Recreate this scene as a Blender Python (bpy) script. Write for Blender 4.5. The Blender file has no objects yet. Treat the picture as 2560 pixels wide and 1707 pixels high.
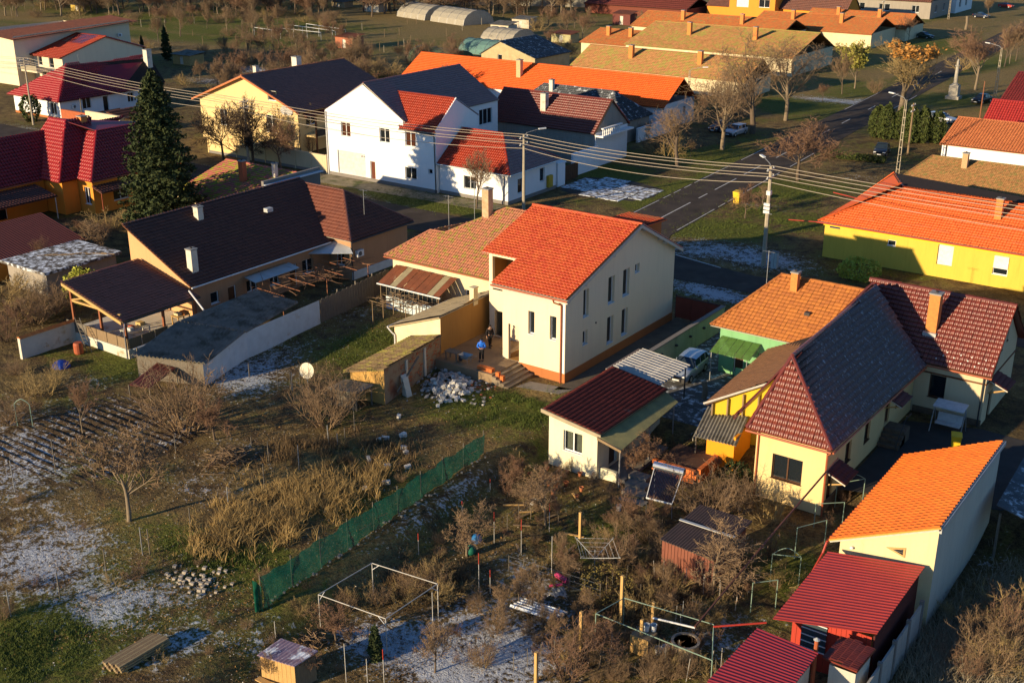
import bpy, math, random
import numpy as np
from mathutils import Vector, Matrix
# ---------------------------------------------------------------- camera, sky, sun, exposure
S = bpy.context.scene; COL = S.collection
R = math.radians
F_PX, PITCH, YAW, CAM_H = 2950.0, R(21.2), R(35.4), 34.0      # photo is 2560 px wide; world X/Y follow the house walls
CAM = np.array([42.7835, -66.7894, CAM_H])
cd = bpy.data.cameras.new('camera'); cam = bpy.data.objects.new('camera', cd); COL.objects.link(cam)
cam.location = CAM; cam.rotation_euler = (math.pi/2 - PITCH, 0, YAW)
cd.sensor_width = 36; cd.lens = F_PX/2560*36; cd.clip_start = 1; cd.clip_end = 4000
S.camera = cam
SUN_EL, SUN_AZ = R(13.0), R(20.5)                            # azimuth (from +Y, clockwise) in which the light travels
W = bpy.data.worlds.new('World'); S.world = W; W.use_nodes = True
nt = W.node_tree; bg = nt.nodes['Background']
sky = nt.nodes.new('ShaderNodeTexSky'); sky.sky_type = 'NISHITA'; sky.sun_disc = False
sky.sun_elevation = SUN_EL; sky.sun_rotation = SUN_AZ + math.pi; sky.air_density = 1.0; sky.dust_density = 0.1; sky.ozone_density = 5.5
nt.links.new(sky.outputs[0], bg.inputs[0]); bg.inputs[1].default_value = 0.105
sl = bpy.data.lights.new('sun', 'SUN'); so = bpy.data.objects.new('sun', sl); COL.objects.link(so)
sl.energy = 5.0; sl.angle = R(0.55); sl.color = (1.0, 0.785, 0.49)
ld = Vector((math.sin(SUN_AZ)*math.cos(SUN_EL), math.cos(SUN_AZ)*math.cos(SUN_EL), -math.sin(SUN_EL)))
so.rotation_euler = ld.to_track_quat('-Z', 'Y').to_euler(); so.location = (-40, -80, 60)
S.view_settings.view_transform = 'Standard'; S.view_settings.look = 'None'; S.view_settings.exposure = 0.72; S.view_settings.gamma = 1
S.view_settings.use_curve_mapping = False
S.cycles.max_bounces = 6; S.cycles.diffuse_bounces = 3; S.cycles.transparent_max_bounces = 8

# ---------------------------------------------------------------- photo pixel -> world (ground, height or wall plane gives the distance)
TAG = dict(v=(0,0,.91875), s=(0,0,1), tl=(0,0,2.7515), tm=(620,0,2.7515), tr=(1260,0,2.7515), tR=(1900,0,2.7515),
  ml=(0,520,2.703), mm=(620,520,2.703), mr=(1260,520,2.703), mR=(1900,520,2.703),
  bl=(0,1080,2.5015), bm=(620,1080,2.5015), br=(1260,1080,2.5015), bR=(1900,1080,2.5015),
  Z4=(800,180,5.228), Z5=(1080,220,4.9), p=(1080,820,6.532), q=(1560,340,3.733), r=(880,520,4.126), t=(200,1500,4.704), u=(2200,640,4.9), k=(1340,880,4.055), far=(860,0,2.1))
_c, _s = math.cos(PITCH), math.sin(PITCH); _cy, _sy = math.cos(YAW), math.sin(YAW)
def ray(t, x, y):
    o = TAG[t]; u = (o[0]+x/o[2]-1280)/F_PX; v = -(o[1]+y/o[2]-853.5)/F_PX
    fx, fy, fz = u, _c+v*_s, -_s+v*_c
    return np.array([fx*_cy-fy*_sy, fx*_sy+fy*_cy, fz])
def smooth(t): t = np.clip(t, 0, 1); return t*t*(3-2*t)
def net_x(y): return 3.34-(y+32.89)*0.0629
def ter(x, y):                                                  # the garden right of the net fence lies 0.8 m lower
    x = np.asarray(x, float); y = np.asarray(y, float)
    return -0.8*smooth((x-net_x(np.clip(y,-60,0))-0.9)/2.4)*smooth((-1.5-y)/4.0)
def G(t, x, y, z=None):
    d = ray(t, x, y)
    if z is not None: return CAM+d*(z-CAM[2])/d[2]
    zz = 0.
    for _ in range(12):
        p = CAM+d*(zz-CAM[2])/d[2]; zz = float(ter(p[0], p[1]))
    return CAM+d*(zz-CAM[2])/d[2]
def hgt(t, xb, yb, yt, z0=None):                                # height of an upright thing from its foot and top pixel rows
    b = G(t, xb, yb, z0); d = ray(t, xb, yt); n = np.array([d[0], d[1]]); k = ((b[:2]-CAM[:2])@n)/(n@n)
    return float(CAM[2]+d[2]*k-b[2])

# ---------------------------------------------------------------- materials
MATS = {}
def srgb(h):
    h = h.lstrip('#'); c = [int(h[i:i+2], 16)/255 for i in (0, 2, 4)]
    return tuple((x/12.92 if x <= .04045 else ((x+.055)/1.055)**2.4) for x in c)
def _mat(name):
    m = bpy.data.materials.new(name); m.use_nodes = True; n = m.node_tree; b = n.nodes['Principled BSDF']
    return m, n, b
def nd(n, t, **kw):
    x = n.nodes.new(t)
    for k, v in kw.items(): setattr(x, k, v)
    return x
def mixc(n, fac, a, b):
    x = nd(n, 'ShaderNodeMix', data_type='RGBA')
    n.links.new(fac, x.inputs[0]) if not isinstance(fac, float) else setattr(x.inputs[0], 'default_value', fac)
    for i, v in ((6, a), (7, b)):
        if isinstance(v, tuple): x.inputs[i].default_value = (*v[:3], 1)
        else: n.links.new(v, x.inputs[i])
    return x.outputs[2]
def ramp(n, fac, lo, hi):
    x = nd(n, 'ShaderNodeMapRange'); x.inputs[1].default_value = lo; x.inputs[2].default_value = hi; x.clamp = True
    n.links.new(fac, x.inputs[0]); return x.outputs[0]
def noise(n, vec, scale, detail=4, rough=.6, dist=0):
    x = nd(n, 'ShaderNodeTexNoise'); x.inputs['Scale'].default_value = scale; x.inputs['Detail'].default_value = detail
    x.inputs['Roughness'].default_value = rough; x.inputs['Distortion'].default_value = dist
    n.links.new(vec, x.inputs['Vector']); return x.outputs[0]
def math_(n, op, a, b):
    x = nd(n, 'ShaderNodeMath', operation=op)
    for i, v in enumerate((a, b)):
        if isinstance(v, (int, float)): x.inputs[i].default_value = v
        else: n.links.new(v, x.inputs[i])
    return x.outputs[0]
def mat(name, c1, c2=None, scale=3., rough=.85, bump=.0, bscale=40., metal=0., amt=.5, spec=.3, moss=None, moss_lo=.5, rnd=False, stretch=None, frost=0, ms=.55, fs=1.7):
    """plain weathered surface: two tones by noise, optional stains/moss/frost, fine bump; rnd mixes tones piece by piece"""
    if name in MATS: return MATS[name]
    m, n, b = _mat(name); c2 = c2 or tuple(x*.72 for x in c1)
    geo = nd(n, 'ShaderNodeNewGeometry'); vec = geo.outputs['Position']
    if stretch:
        mp = nd(n, 'ShaderNodeMapping'); mp.inputs['Scale'].default_value = stretch; n.links.new(vec, mp.inputs[0]); vec = mp.outputs[0]
    f = noise(n, vec, scale, 5); f = ramp(n, f, .5-amt*.5, .5+amt*.5)
    if rnd:
        at = nd(n, 'ShaderNodeAttribute', attribute_name='rnd'); oi = nd(n, 'ShaderNodeObjectInfo')
        r = math_(n, 'FRACT', math_(n, 'ADD', at.outputs['Fac'], oi.outputs['Random']), 0)
        f = math_(n, 'ADD', math_(n, 'MULTIPLY', r, .65), math_(n, 'MULTIPLY', f, .35))
    col = mixc(n, f, c1, c2)
    if moss:
        g = noise(n, vec, scale*ms, 6, .65, .3)
        if rnd: g = math_(n, 'ADD', math_(n, 'MULTIPLY', g, .75), math_(n, 'MULTIPLY', r, .25))
        col = mixc(n, ramp(n, g, moss_lo, moss_lo+.14), col, moss)
    if frost:
        g = noise(n, geo.outputs['Position'], fs, 6, .7)
        col = mixc(n, ramp(n, g, 1-frost-.08, 1-frost+.05), col, (.72, .77, .82) if fs < 3 else (.36, .40, .46))
    n.links.new(col, b.inputs['Base Color']); b.inputs['Roughness'].default_value = rough; b.inputs['Metallic'].default_value = metal
    b.inputs['Specular IOR Level'].default_value = spec
    if bump:
        bp = nd(n, 'ShaderNodeBump'); bp.inputs['Strength'].default_value = bump; bp.inputs['Distance'].default_value = .03
        n.links.new(noise(n, geo.outputs['Position'], bscale, 6, .7), bp.inputs['Height']); n.links.new(bp.outputs[0], b.inputs['Normal'])
    MATS[name] = m; return m
def plaster(name, c, dirt=.12):
    if name in MATS: return MATS[name]
    m, n, b = _mat(name); geo = nd(n, 'ShaderNodeNewGeometry'); vec = geo.outputs['Position']
    mp = nd(n, 'ShaderNodeMapping'); mp.inputs['Scale'].default_value = (1.2, 1.2, .35); n.links.new(vec, mp.inputs[0])
    a = ramp(n, noise(n, mp.outputs[0], 1.1, 6, .65), .35, .75); s2 = ramp(n, noise(n, vec, 9, 4), .3, .8)
    m2 = nd(n, 'ShaderNodeMapping'); m2.inputs['Scale'].default_value = (3.2, 3.2, .16); n.links.new(vec, m2.inputs[0]); k = ramp(n, noise(n, m2.outputs[0], 1.5, 5, .6), .52, .8)     # rain streaks
    f = math_(n, 'ADD', math_(n, 'ADD', math_(n, 'MULTIPLY', a, dirt), math_(n, 'MULTIPLY', k, dirt*1.3)), math_(n, 'MULTIPLY', s2, dirt*.6))
    n.links.new(mixc(n, f, c, tuple(x*.45 for x in c)), b.inputs['Base Color']); b.inputs['Roughness'].default_value = .9; b.inputs['Specular IOR Level'].default_value = .15
    bp = nd(n, 'ShaderNodeBump'); bp.inputs['Strength'].default_value = .25; bp.inputs['Distance'].default_value = .01
    n.links.new(noise(n, vec, 60, 3), bp.inputs['Height']); n.links.new(bp.outputs[0], b.inputs['Normal'])
    MATS[name] = m; return m
def old_plaster(name, c, under, lo=.52):
    return mat(name, c, tuple(x*.8 for x in c), 1.6, .92, .35, 30, moss=under, moss_lo=lo)
def glass(name='dark_glass', c=(.012, .016, .02), rough=.06):
    if name in MATS: return MATS[name]
    m, n, b = _mat(name); b.inputs['Base Color'].default_value = (*c, 1); b.inputs['Roughness'].default_value = rough; b.inputs['Specular IOR Level'].default_value = .6
    MATS[name] = m; return m
def clear_glass(name='clear_glass', tint=(.9, .95, .95)):
    if name in MATS: return MATS[name]
    m, n, b = _mat(name); t = nd(n, 'ShaderNodeBsdfTransparent'); t.inputs[0].default_value = (*tint, 1)
    b.inputs['Base Color'].default_value = (.02, .02, .02, 1); b.inputs['Roughness'].default_value = .04
    mx = nd(n, 'ShaderNodeMixShader'); mx.inputs[0].default_value = .22
    n.links.new(t.outputs[0], mx.inputs[1]); n.links.new(b.outputs[0], mx.inputs[2]); n.links.new(mx.outputs[0], n.nodes['Material Output'].inputs[0])
    MATS[name] = m; return m
def film(name, c, opac=.7):                                     # thin net or plastic film: part see-through, part translucent cloth
    if name in MATS: return MATS[name]
    m, n, b = _mat(name); t = nd(n, 'ShaderNodeBsdfTransparent'); tr = nd(n, 'ShaderNodeBsdfTranslucent'); df = nd(n, 'ShaderNodeBsdfDiffuse')
    geo = nd(n, 'ShaderNodeNewGeometry'); nz = ramp(n, noise(n, geo.outputs['Position'], 3, 5), .3, .7)
    c_ = mixc(n, nz, c, tuple(x*.6 for x in c)); n.links.new(c_, tr.inputs[0]); n.links.new(c_, df.inputs[0])
    m1 = nd(n, 'ShaderNodeMixShader'); m1.inputs[0].default_value = .35; n.links.new(df.outputs[0], m1.inputs[1]); n.links.new(tr.outputs[0], m1.inputs[2])
    m2 = nd(n, 'ShaderNodeMixShader'); n.links.new(math_(n, 'ADD', opac-.1, math_(n, 'MULTIPLY', nz, .2)), m2.inputs[0])
    n.links.new(t.outputs[0], m2.inputs[1]); n.links.new(m1.outputs[0], m2.inputs[2]); n.links.new(m2.outputs[0], n.nodes['Material Output'].inputs[0])
    MATS[name] = m; return m

# ---------------------------------------------------------------- objects
ORG = {}
def tag(o, label=None, cat=None, group=None, kind=None):
    if label: o['label'] = label
    if cat: o['category'] = cat
    if group: o['group'] = group
    if kind: o['kind'] = kind
    return o
def thing(name, label, cat, loc, group=None, rz=0):
    o = bpy.data.objects.new(name, None); COL.objects.link(o); o.location = loc; o.rotation_euler = (0, 0, rz); o.empty_display_size = .3
    ORG[o.name] = np.array(loc, float); return tag(o, label, cat, group)
class MB:
    def __init__(s): s.v = []; s.f = []; s.r = []
    def poly(s, pts, r=0.):
        i = len(s.v); s.v += [tuple(p) for p in pts]; s.f.append(tuple(range(i, i+len(pts)))); s.r.append(r); return s
    def hexa(s, p, r=0.):                                        # p: 4 bottom (ccw), 4 top
        i = len(s.v); s.v += [tuple(x) for x in p]
        for q in ((3,2,1,0),(4,5,6,7),(0,1,5,4),(1,2,6,5),(2,3,7,6),(3,0,4,7)): s.f.append(tuple(i+k for k in q)); s.r.append(r)
        return s
    def box(s, x0, x1, y0, y1, z0, z1, r=0.):
        return s.hexa([(x0,y0,z0),(x1,y0,z0),(x1,y1,z0),(x0,y1,z0),(x0,y0,z1),(x1,y0,z1),(x1,y1,z1),(x0,y1,z1)], r)
    def obox(s, c, ax, r=0.):                                    # centre, three half-axis vectors
        c = np.array(c, float); a, b, d = (np.array(x, float) for x in ax)
        return s.hexa([c-a-b-d, c+a-b-d, c+a+b-d, c-a+b-d, c-a-b+d, c+a-b+d, c+a+b+d, c-a+b+d], r)
    def prism(s, pts, off, r=0.):                                # polygon swept by a vector
        pts = [np.array(p, float) for p in pts]; o = np.array(off, float); n = len(pts); i = len(s.v)
        s.v += [tuple(p) for p in pts]+[tuple(p+o) for p in pts]
        s.f += [tuple(i+k for k in range(n))[::-1], tuple(i+n+k for k in range(n))]+[(i+k, i+(k+1) % n, i+n+(k+1) % n, i+n+k) for k in range(n)]
        s.r += [r]*(n+2); return s
    def tube(s, pts, rad, n=6, cap=True, r=0.):
        pts = [np.array(p, float) for p in pts]; m = len(pts); rad = [rad]*m if np.isscalar(rad) else rad; i0 = len(s.v)
        up = np.array([0, 0, 1.]); prev = None
        for k, p in enumerate(pts):
            d = pts[min(k+1, m-1)]-pts[max(k-1, 0)]; d = d/(np.linalg.norm(d)+1e-9)
            a = np.cross(d, up if abs(d[2]) < .95 else np.array([1., 0, 0])) if prev is None else prev-d*(prev@d)
            a /= np.linalg.norm(a)+1e-9; prev = a; b = np.cross(d, a)
            for j in range(n):
                t = 2*math.pi*j/n; s.v.append(tuple(p+(a*math.cos(t)+b*math.sin(t))*rad[k]))
        for k in range(m-1):
            for j in range(n): s.f.append((i0+k*n+j, i0+k*n+(j+1) % n, i0+(k+1)*n+(j+1) % n, i0+(k+1)*n+j)); s.r.append(r)
        if cap: s.f += [tuple(i0+j for j in range(n))[::-1], tuple(i0+(m-1)*n+j for j in range(n))]; s.r += [r, r]
        return s
    def lathe(s, c, prof, n=12):                                 # prof: (radius, z) list about a vertical axis
        i0 = len(s.v); m = len(prof)
        for rr, z in prof:
            for j in range(n): t = 2*math.pi*j/n; s.v.append((c[0]+rr*math.cos(t), c[1]+rr*math.sin(t), c[2]+z))
        for k in range(m-1):
            for j in range(n): s.f.append((i0+k*n+j, i0+k*n+(j+1) % n, i0+(k+1)*n+(j+1) % n, i0+(k+1)*n+j)); s.r.append(0.)
        s.f += [tuple(i0+j for j in range(n))[::-1], tuple(i0+(m-1)*n+j for j in range(n))]; s.r += [0., 0.]; return s
    def mesh(s, name, m, org=(0, 0, 0), sm=False):
        me = bpy.data.meshes.new(name); o = np.array(org, float)
        me.from_pydata((np.array(s.v, float)-o).tolist() if len(s.v) else [], [], s.f)
        if any(s.r): at = me.attributes.new('rnd', 'FLOAT', 'FACE'); at.data.foreach_set('value', s.r)
        if m: me.materials.append(m)
        if sm: me.polygons.foreach_set('use_smooth', [True]*len(me.polygons))
        me.update(); return me
def npmesh(name, V, Fq, m, rnd=None):
    me = bpy.data.meshes.new(name); k = Fq.shape[1]; nf = len(Fq)
    me.vertices.add(len(V)); me.vertices.foreach_set('co', np.asarray(V, np.float32).ravel())
    me.loops.add(nf*k); me.loops.foreach_set('vertex_index', np.asarray(Fq, np.int32).ravel())
    me.polygons.add(nf); me.polygons.foreach_set('loop_start', np.arange(0, nf*k, k, dtype=np.int32))
    if rnd is not None: at = me.attributes.new('rnd', 'FLOAT', 'FACE'); at.data.foreach_set('value', np.asarray(rnd, np.float32))
    me.materials.append(m); me.update(calc_edges=True); return me
def obj(name, me, parent=None, loc=(0, 0, 0), kind=None, label=None):
    o = bpy.data.objects.new(name, me); COL.objects.link(o); o.location = loc
    if parent is not None: o.parent = parent; ORG[o.name] = ORG.get(parent.name, np.zeros(3))
    else: ORG[o.name] = np.array(loc, float)
    if kind: o['kind'] = kind
    if label: o['label'] = label
    return o
def part(name, mb, m, parent, kind=None, label=None, sm=False):
    return obj(name, mb.mesh(name, m, ORG[parent.name], sm), parent, kind=kind, label=label)
def solo(name, mb, m, label, cat, loc, group=None, kind=None, sm=False):
    return tag(obj(name, mb.mesh(name, m, loc, sm), None, loc), label, cat, group, kind)
def copy_tree(o, loc=None, rz=None, sc=None, parent=None, label=None, group=None):
    c = o.copy(); COL.objects.link(c); c.parent = parent
    if loc is not None: c.location = loc
    if rz is not None: c.rotation_euler = (0, 0, rz)
    if sc is not None: c.scale = (sc, sc, sc) if np.isscalar(sc) else sc
    if label: c['label'] = label
    if group: c['group'] = group
    for ch in o.children: copy_tree(ch, parent=c)
    return c

# ---------------------------------------------------------------- building blocks: walls with real openings, windows, tiled roofs
WHITE = mat('white_pvc', (.75, .75, .73), (.66, .66, .64), 6, .4)
BROWNF = mat('brown_frame', (.10, .045, .02), (.07, .03, .015), 6, .5)
DARKG = glass(); CLEARG = clear_glass()
GUT = {'copper': mat('copper_gutter', (.38, .10, .04), (.30, .08, .035), 4, .45), 'white': mat('white_gutter', (.7, .7, .68), None, 4, .45), 'dark': mat('dark_gutter', (.05, .045, .045), None, 4, .5), 'red': mat('red_gutter', (.45, .05, .03), None, 4, .45)}
def frame_map(p0, p1):
    p0 = np.array(p0[:2], float); p1 = np.array(p1[:2], float); L = np.linalg.norm(p1-p0); u = (p1-p0)/L; n = np.array([u[1], -u[0]])
    return (lambda s, o, z: (*(p0+u*s+n*o), z)), L
def mbox(mb, f, s0, s1, o0, o1, z0, z1):
    return mb.hexa([f(s0,o1,z0), f(s1,o1,z0), f(s1,o0,z0), f(s0,o0,z0), f(s0,o1,z1), f(s1,o1,z1), f(s1,o0,z1), f(s0,o0,z1)])
def wall_side(mb, p0, p1, prof, z0, ops=(), dep=.18):
    """one wall sheet p0->p1 (outside on the right), top profile [(s,z)], openings [(s0,s1,z0,z1,..)] cut out with reveals"""
    f, L = frame_map(p0, p1); prof = sorted(prof)
    ztop = lambda s: float(np.interp(s, [a for a, _ in prof], [b for _, b in prof]))
    cuts = sorted({0., L, *[float(a) for a, _ in prof if 0 < a < L], *[x for o in ops for x in o[:2] if 0 < x < L]})
    for a, b in zip(cuts, cuts[1:]):
        if b-a < 1e-4: continue
        m = (a+b)/2; zz = z0
        for o in sorted([o for o in ops if o[0] <= m <= o[1]], key=lambda o: o[2]):
            if o[2] > zz: mb.poly([f(a,0,zz), f(b,0,zz), f(b,0,o[2]), f(a,0,o[2])])
            zz = o[3]
        mb.poly([f(a,0,zz), f(b,0,zz), f(b,0,max(ztop(b-1e-6), zz)), f(a,0,max(ztop(a+1e-6), zz))])
    for o in ops:
        a, b, c, d = o[:4]; q = -dep
        for P in ([f(a,0,c),f(a,q,c),f(a,q,d),f(a,0,d)], [f(b,q,c),f(b,0,c),f(b,0,d),f(b,q,d)], [f(a,0,c),f(b,0,c),f(b,q,c),f(a,q,c)], [f(a,q,d),f(b,q,d),f(b,0,d),f(a,0,d)]): mb.poly(P)
def window(parent, f, a, b, c, d, style='win', dep=.18, fm=None, gm=None):
    """pane > frame, sill set at the back of its opening"""
    fm = fm or WHITE; gm = gm or DARKG; q = -dep; t = .07 if b-a > .5 else .05
    if style == 'empty': return
    if style in ('door', 'garage', 'shutter'):
        mb = mbox(MB(), f, a, b, q-.03, q+.03, c, d)
        o = part({'door': 'door', 'garage': 'garage_door', 'shutter': 'roller_shutter'}[style], mb, gm, parent)
        if style == 'door':
            fr = MB(); fr.prism([f(a,q+.03,c), f(a,q+.03,d), f(b,q+.03,d), f(b,q+.03,c), f(b-t,q+.03,c), f(b-t,q+.03,d-t), f(a+t,q+.03,d-t), f(a+t,q+.03,c)], np.array(f(0,.04,0))-np.array(f(0,0,0))); part('frame', fr, fm, o)
            part('handle', mbox(MB(), f, b-t-.14, b-t-.04, q+.03, q+.09, c+.98, c+1.04), GUT['dark'], o)
        if style in ('garage', 'shutter'):
            n = 4 if style == 'garage' else 6
            for k in range(1, n): part('panel_rib', mbox(MB(), f, a+.02, b-.02, q+.03, q+.05, c+(d-c)*k/n-.02, c+(d-c)*k/n+.02), gm, o)
        return o
    pane = part('window', mbox(MB(), f, a, b, q-.02, q, c, d), gm, parent)
    fr = MB(); off = np.array(f(0,.05,0))-np.array(f(0,0,0)); Q = q+.002
    ring = [f(a,Q,c), f(b,Q,c), f(b,Q,d), f(a,Q,d)]; inn = [f(a+t,Q,c+t), f(b-t,Q,c+t), f(b-t,Q,d-t), f(a+t,Q,d-t)]
    for k in range(4): fr.prism([ring[k], ring[(k+1) % 4], inn[(k+1) % 4], inn[k]], off)
    nm = {'win': 1, 'win1': 0, 'win3': 2}.get(style, 0)
    for k in range(nm):
        x = a+(b-a)*(k+1)/(nm+1); fr.prism([f(x-t*.6,Q,c+t), f(x+t*.6,Q,c+t), f(x+t*.6,Q,d-t), f(x-t*.6,Q,d-t)], off)
    part('frame', fr, fm, pane)
    part('sill', mbox(MB(), f, a-.03, b+.03, q, .05, c-.03, c+.012), WHITE if fm is WHITE else fm, pane)
    return pane
def inpoly(U, V, P):
    r = np.zeros(U.shape, bool); n = len(P); j = n-1
    for i in range(n):
        xi, yi = P[i]; xj, yj = P[j]
        with np.errstate(divide='ignore', invalid='ignore'): r ^= ((yi > V) != (yj > V)) & (U < (xj-xi)*(V-yi)/(yj-yi+1e-12)+xi)
        j = i
    return r
UNDER = mat('dark_underlay', (.035, .022, .016), (.02, .014, .011), 3, .95)
PROF = {'roman': [(0, .0), (.14, .05), (.34, .07), (.52, .05), (.62, 0), (.9, .0)], 'twin': [(0, 0), (.18, .055), (.38, .005), (.5, .0), (.68, .055), (.86, .005), (.92, 0)], 'flat': [(0, .0), (.94, .0)], 'round': [(0, 0), (.18, .06), (.42, .08), (.66, .06), (.84, 0)]}
def roof_face(parent, P, m, w=.3, g=.36, prof='roman', pick=0, name='roof', deck=None, th=.1, seed=0, lift=.065, dm=None):
    """a tiled slope: deck slab > tiles with steps and rolls; P[0]->P[1] is the eave, counter-clockwise seen from outside"""
    P = [np.array(p, float) for p in P]; u = P[1]-P[0]; u /= np.linalg.norm(u)
    nrm = np.zeros(3)
    for i in range(len(P)): nrm += np.cross(P[i]-P[0], P[(i+1) % len(P)]-P[0])
    nrm /= np.linalg.norm(nrm); v = np.cross(nrm, u)
    P2 = [((p-P[0])@u, (p-P[0])@v) for p in P]
    dk = part(name, MB().prism([p-nrm*th for p in P], nrm*(th-.012)), dm or m, parent)
    part('underlay', MB().poly([p-nrm*.009 for p in P]), UNDER, dk)
    us = [a for a, _ in P2]; vs = [b for _, b in P2]; rg = np.random.default_rng(seed+int(abs(P[0][0]*7+P[0][1]*3)) % 1000)
    ni = int(math.ceil((max(us)-min(us))/w)); nj = int(math.ceil((max(vs)-min(vs))/g))
    I, J = np.meshgrid(np.arange(ni), np.arange(nj)); U = min(us)+(I+.5)*w; V_ = (J+.5)*g
    keep = inpoly(U, V_, P2); U, V_ = U[keep], V_[keep]
    if len(U) == 0: return dk
    pr = PROF[prof]; k = len(pr); T = []
    for a, h in pr: T.append(((a-.5)*w, -g*.5-.02, h*w/.3+lift))
    for a, h in pr: T.append(((a-.5)*w, g*.5+.03, h*w/.3*.9+.006))
    for a, h in pr: T.append(((a-.5)*w, -g*.5-.015, h*w/.3+lift-.026))
    T = np.array(T); Fq = [(i, i+1, k+i+1, k+i) for i in range(k-1)]+[(2*k+i, 2*k+i+1, i+1, i) for i in range(k-1)]; Fq = np.array(Fq)
    jit = rg.normal(0, .006, (len(U), 2)); cen = P[0]+np.outer(U+jit[:, 0], u)+np.outer(V_+jit[:, 1], v)
    order = np.arange(len(U)); o0 = ORG[parent.name]
    if pick:
        d = np.linalg.norm(cen-CAM, axis=1); order = np.argsort(d); Rm = Matrix(((u[0], v[0], nrm[0]), (u[1], v[1], nrm[1]), (u[2], v[2], nrm[2]))).to_4x4()
        tm = npmesh('tile', T, Fq, m)
        for q in order[:pick]:
            t = bpy.data.objects.new('roof_tile', tm); COL.objects.link(t); t.parent = dk
            t.matrix_local = Matrix.Translation(cen[q]-o0) @ Rm
        order = order[pick:]
    if len(order):
        c = cen[order]; n_ = len(order); tilt = rg.normal(0, .02, n_)
        VV = c[:, None, :]+T[None, :, 0, None]*u+T[None, :, 1, None]*v+(T[None, :, 2]+tilt[:, None]*T[None, :, 1]+np.abs(tilt)[:, None]*.3)[:, :, None]*nrm
        FF = (Fq[None]+(np.arange(n_)*len(T))[:, None, None]).reshape(-1, 4)
        rn = np.repeat(rg.uniform(.02, .98, n_), len(Fq))
        obj('tiles', npmesh('tiles', (VV-o0).reshape(-1, 3), FF, m, rn), dk, kind='stuff')
    return dk
def sheet_face(parent, P, m, pitch=.2, h=.035, prof='corr', name='roof', th=.05, frac=.35, panels=0):
    """ribbed metal / corrugated slope: ribs run from eave P[0]P[1] up the slope, clipped to a 4-point face"""
    P = [np.array(p, float) for p in P]; L = np.linalg.norm(P[1]-P[0]); nrm = np.cross(P[1]-P[0], P[3]-P[0]); nrm /= np.linalg.norm(nrm)
    n = max(2, int(L/pitch)); cs = []
    for i in range(n):
        if prof == 'corr': cs += [((i+a)/n, h*.5*(1-math.cos(2*math.pi*a))) for a in (0, .25, .5, .75)]
        else: cs += [(i/n, 0), ((i+1-frac-.2)/n, 0), ((i+1-frac)/n, h), ((i+.8)/n, h)]
    cs.append((1., 0)); mb = MB(); k = len(cs)
    for j, (A, B) in enumerate(((P[0], P[1]), (P[3], P[2]))):
        for a, hh in cs: mb.v.append(tuple(A+(B-A)*a+nrm*hh))
    for j, (A, B) in enumerate(((P[0], P[1]), (P[3], P[2]))):
        for a, hh in cs: mb.v.append(tuple(A+(B-A)*a+nrm*(hh-th)))
    for i in range(k-1):
        for q in ((i, i+1, k+i+1, k+i), (2*k+i+1, 2*k+i, 3*k+i, 3*k+i+1), (2*k+i, 2*k+i+1, i+1, i), (k+i, k+i+1, 3*k+i+1, 3*k+i)): mb.f.append(q); mb.r.append(0.)
    for q in ((0, k, 3*k, 2*k), (k-1, 3*k-1, 4*k-1, 2*k-1)): mb.f.append(q); mb.r.append(0.)
    return part(name, mb, m, parent)
CAPM = {}
def ridge_caps(parent, a, b, m, r=.13, ln=.42, join=False):
    """half-round ridge tiles laid end to end"""
    a = np.array(a, float); b = np.array(b, float); L = np.linalg.norm(b-a); d = (b-a)/L; n = max(1, int(round(L/ln))); st = L/n
    side = np.cross(d, (0, 0, 1)); side /= np.linalg.norm(side); up = np.cross(side, d)
    def cap(mb, c, bs):
        sx, sy, sz = bs; i = len(mb.v)
        for t, rr in ((-.5, r*1.08), (.56, r*.9)):
            for q in range(5): an = math.pi*q/4; mb.v.append(tuple(np.array(c)+np.array(sx)*(t*st)+np.array(sy)*(rr*math.cos(an))+np.array(sz)*(rr*.8*math.sin(an)-.02)))
        for q in range(4): mb.f.append((i+q, i+q+1, i+5+q+1, i+5+q)); mb.r.append(.5)
        mb.f.append(tuple(i+q for q in range(5))); mb.r.append(.5)
    if join:
        mb = MB()
        for k in range(n): cap(mb, a+d*(k+.5)*st, (d, side, up))
        return part('ridge_tiles', mb, m, parent, kind='stuff')
    key = (m.name, round(st, 3), r)
    if key not in CAPM: mb = MB(); cap(mb, (0, 0, 0), ((1, 0, 0), (0, 1, 0), (0, 0, 1))); CAPM[key] = mb.mesh('ridge_tile', m)
    Rm = Matrix(((d[0], side[0], up[0]), (d[1], side[1], up[1]), (d[2], side[2], up[2]))).to_4x4()
    for k in range(n):
        o = bpy.data.objects.new('ridge_tile', CAPM[key]); COL.objects.link(o); o.parent = parent
        o.matrix_local = Matrix.Translation(a+d*(k+.5)*st-ORG[parent.name]) @ Rm
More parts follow.
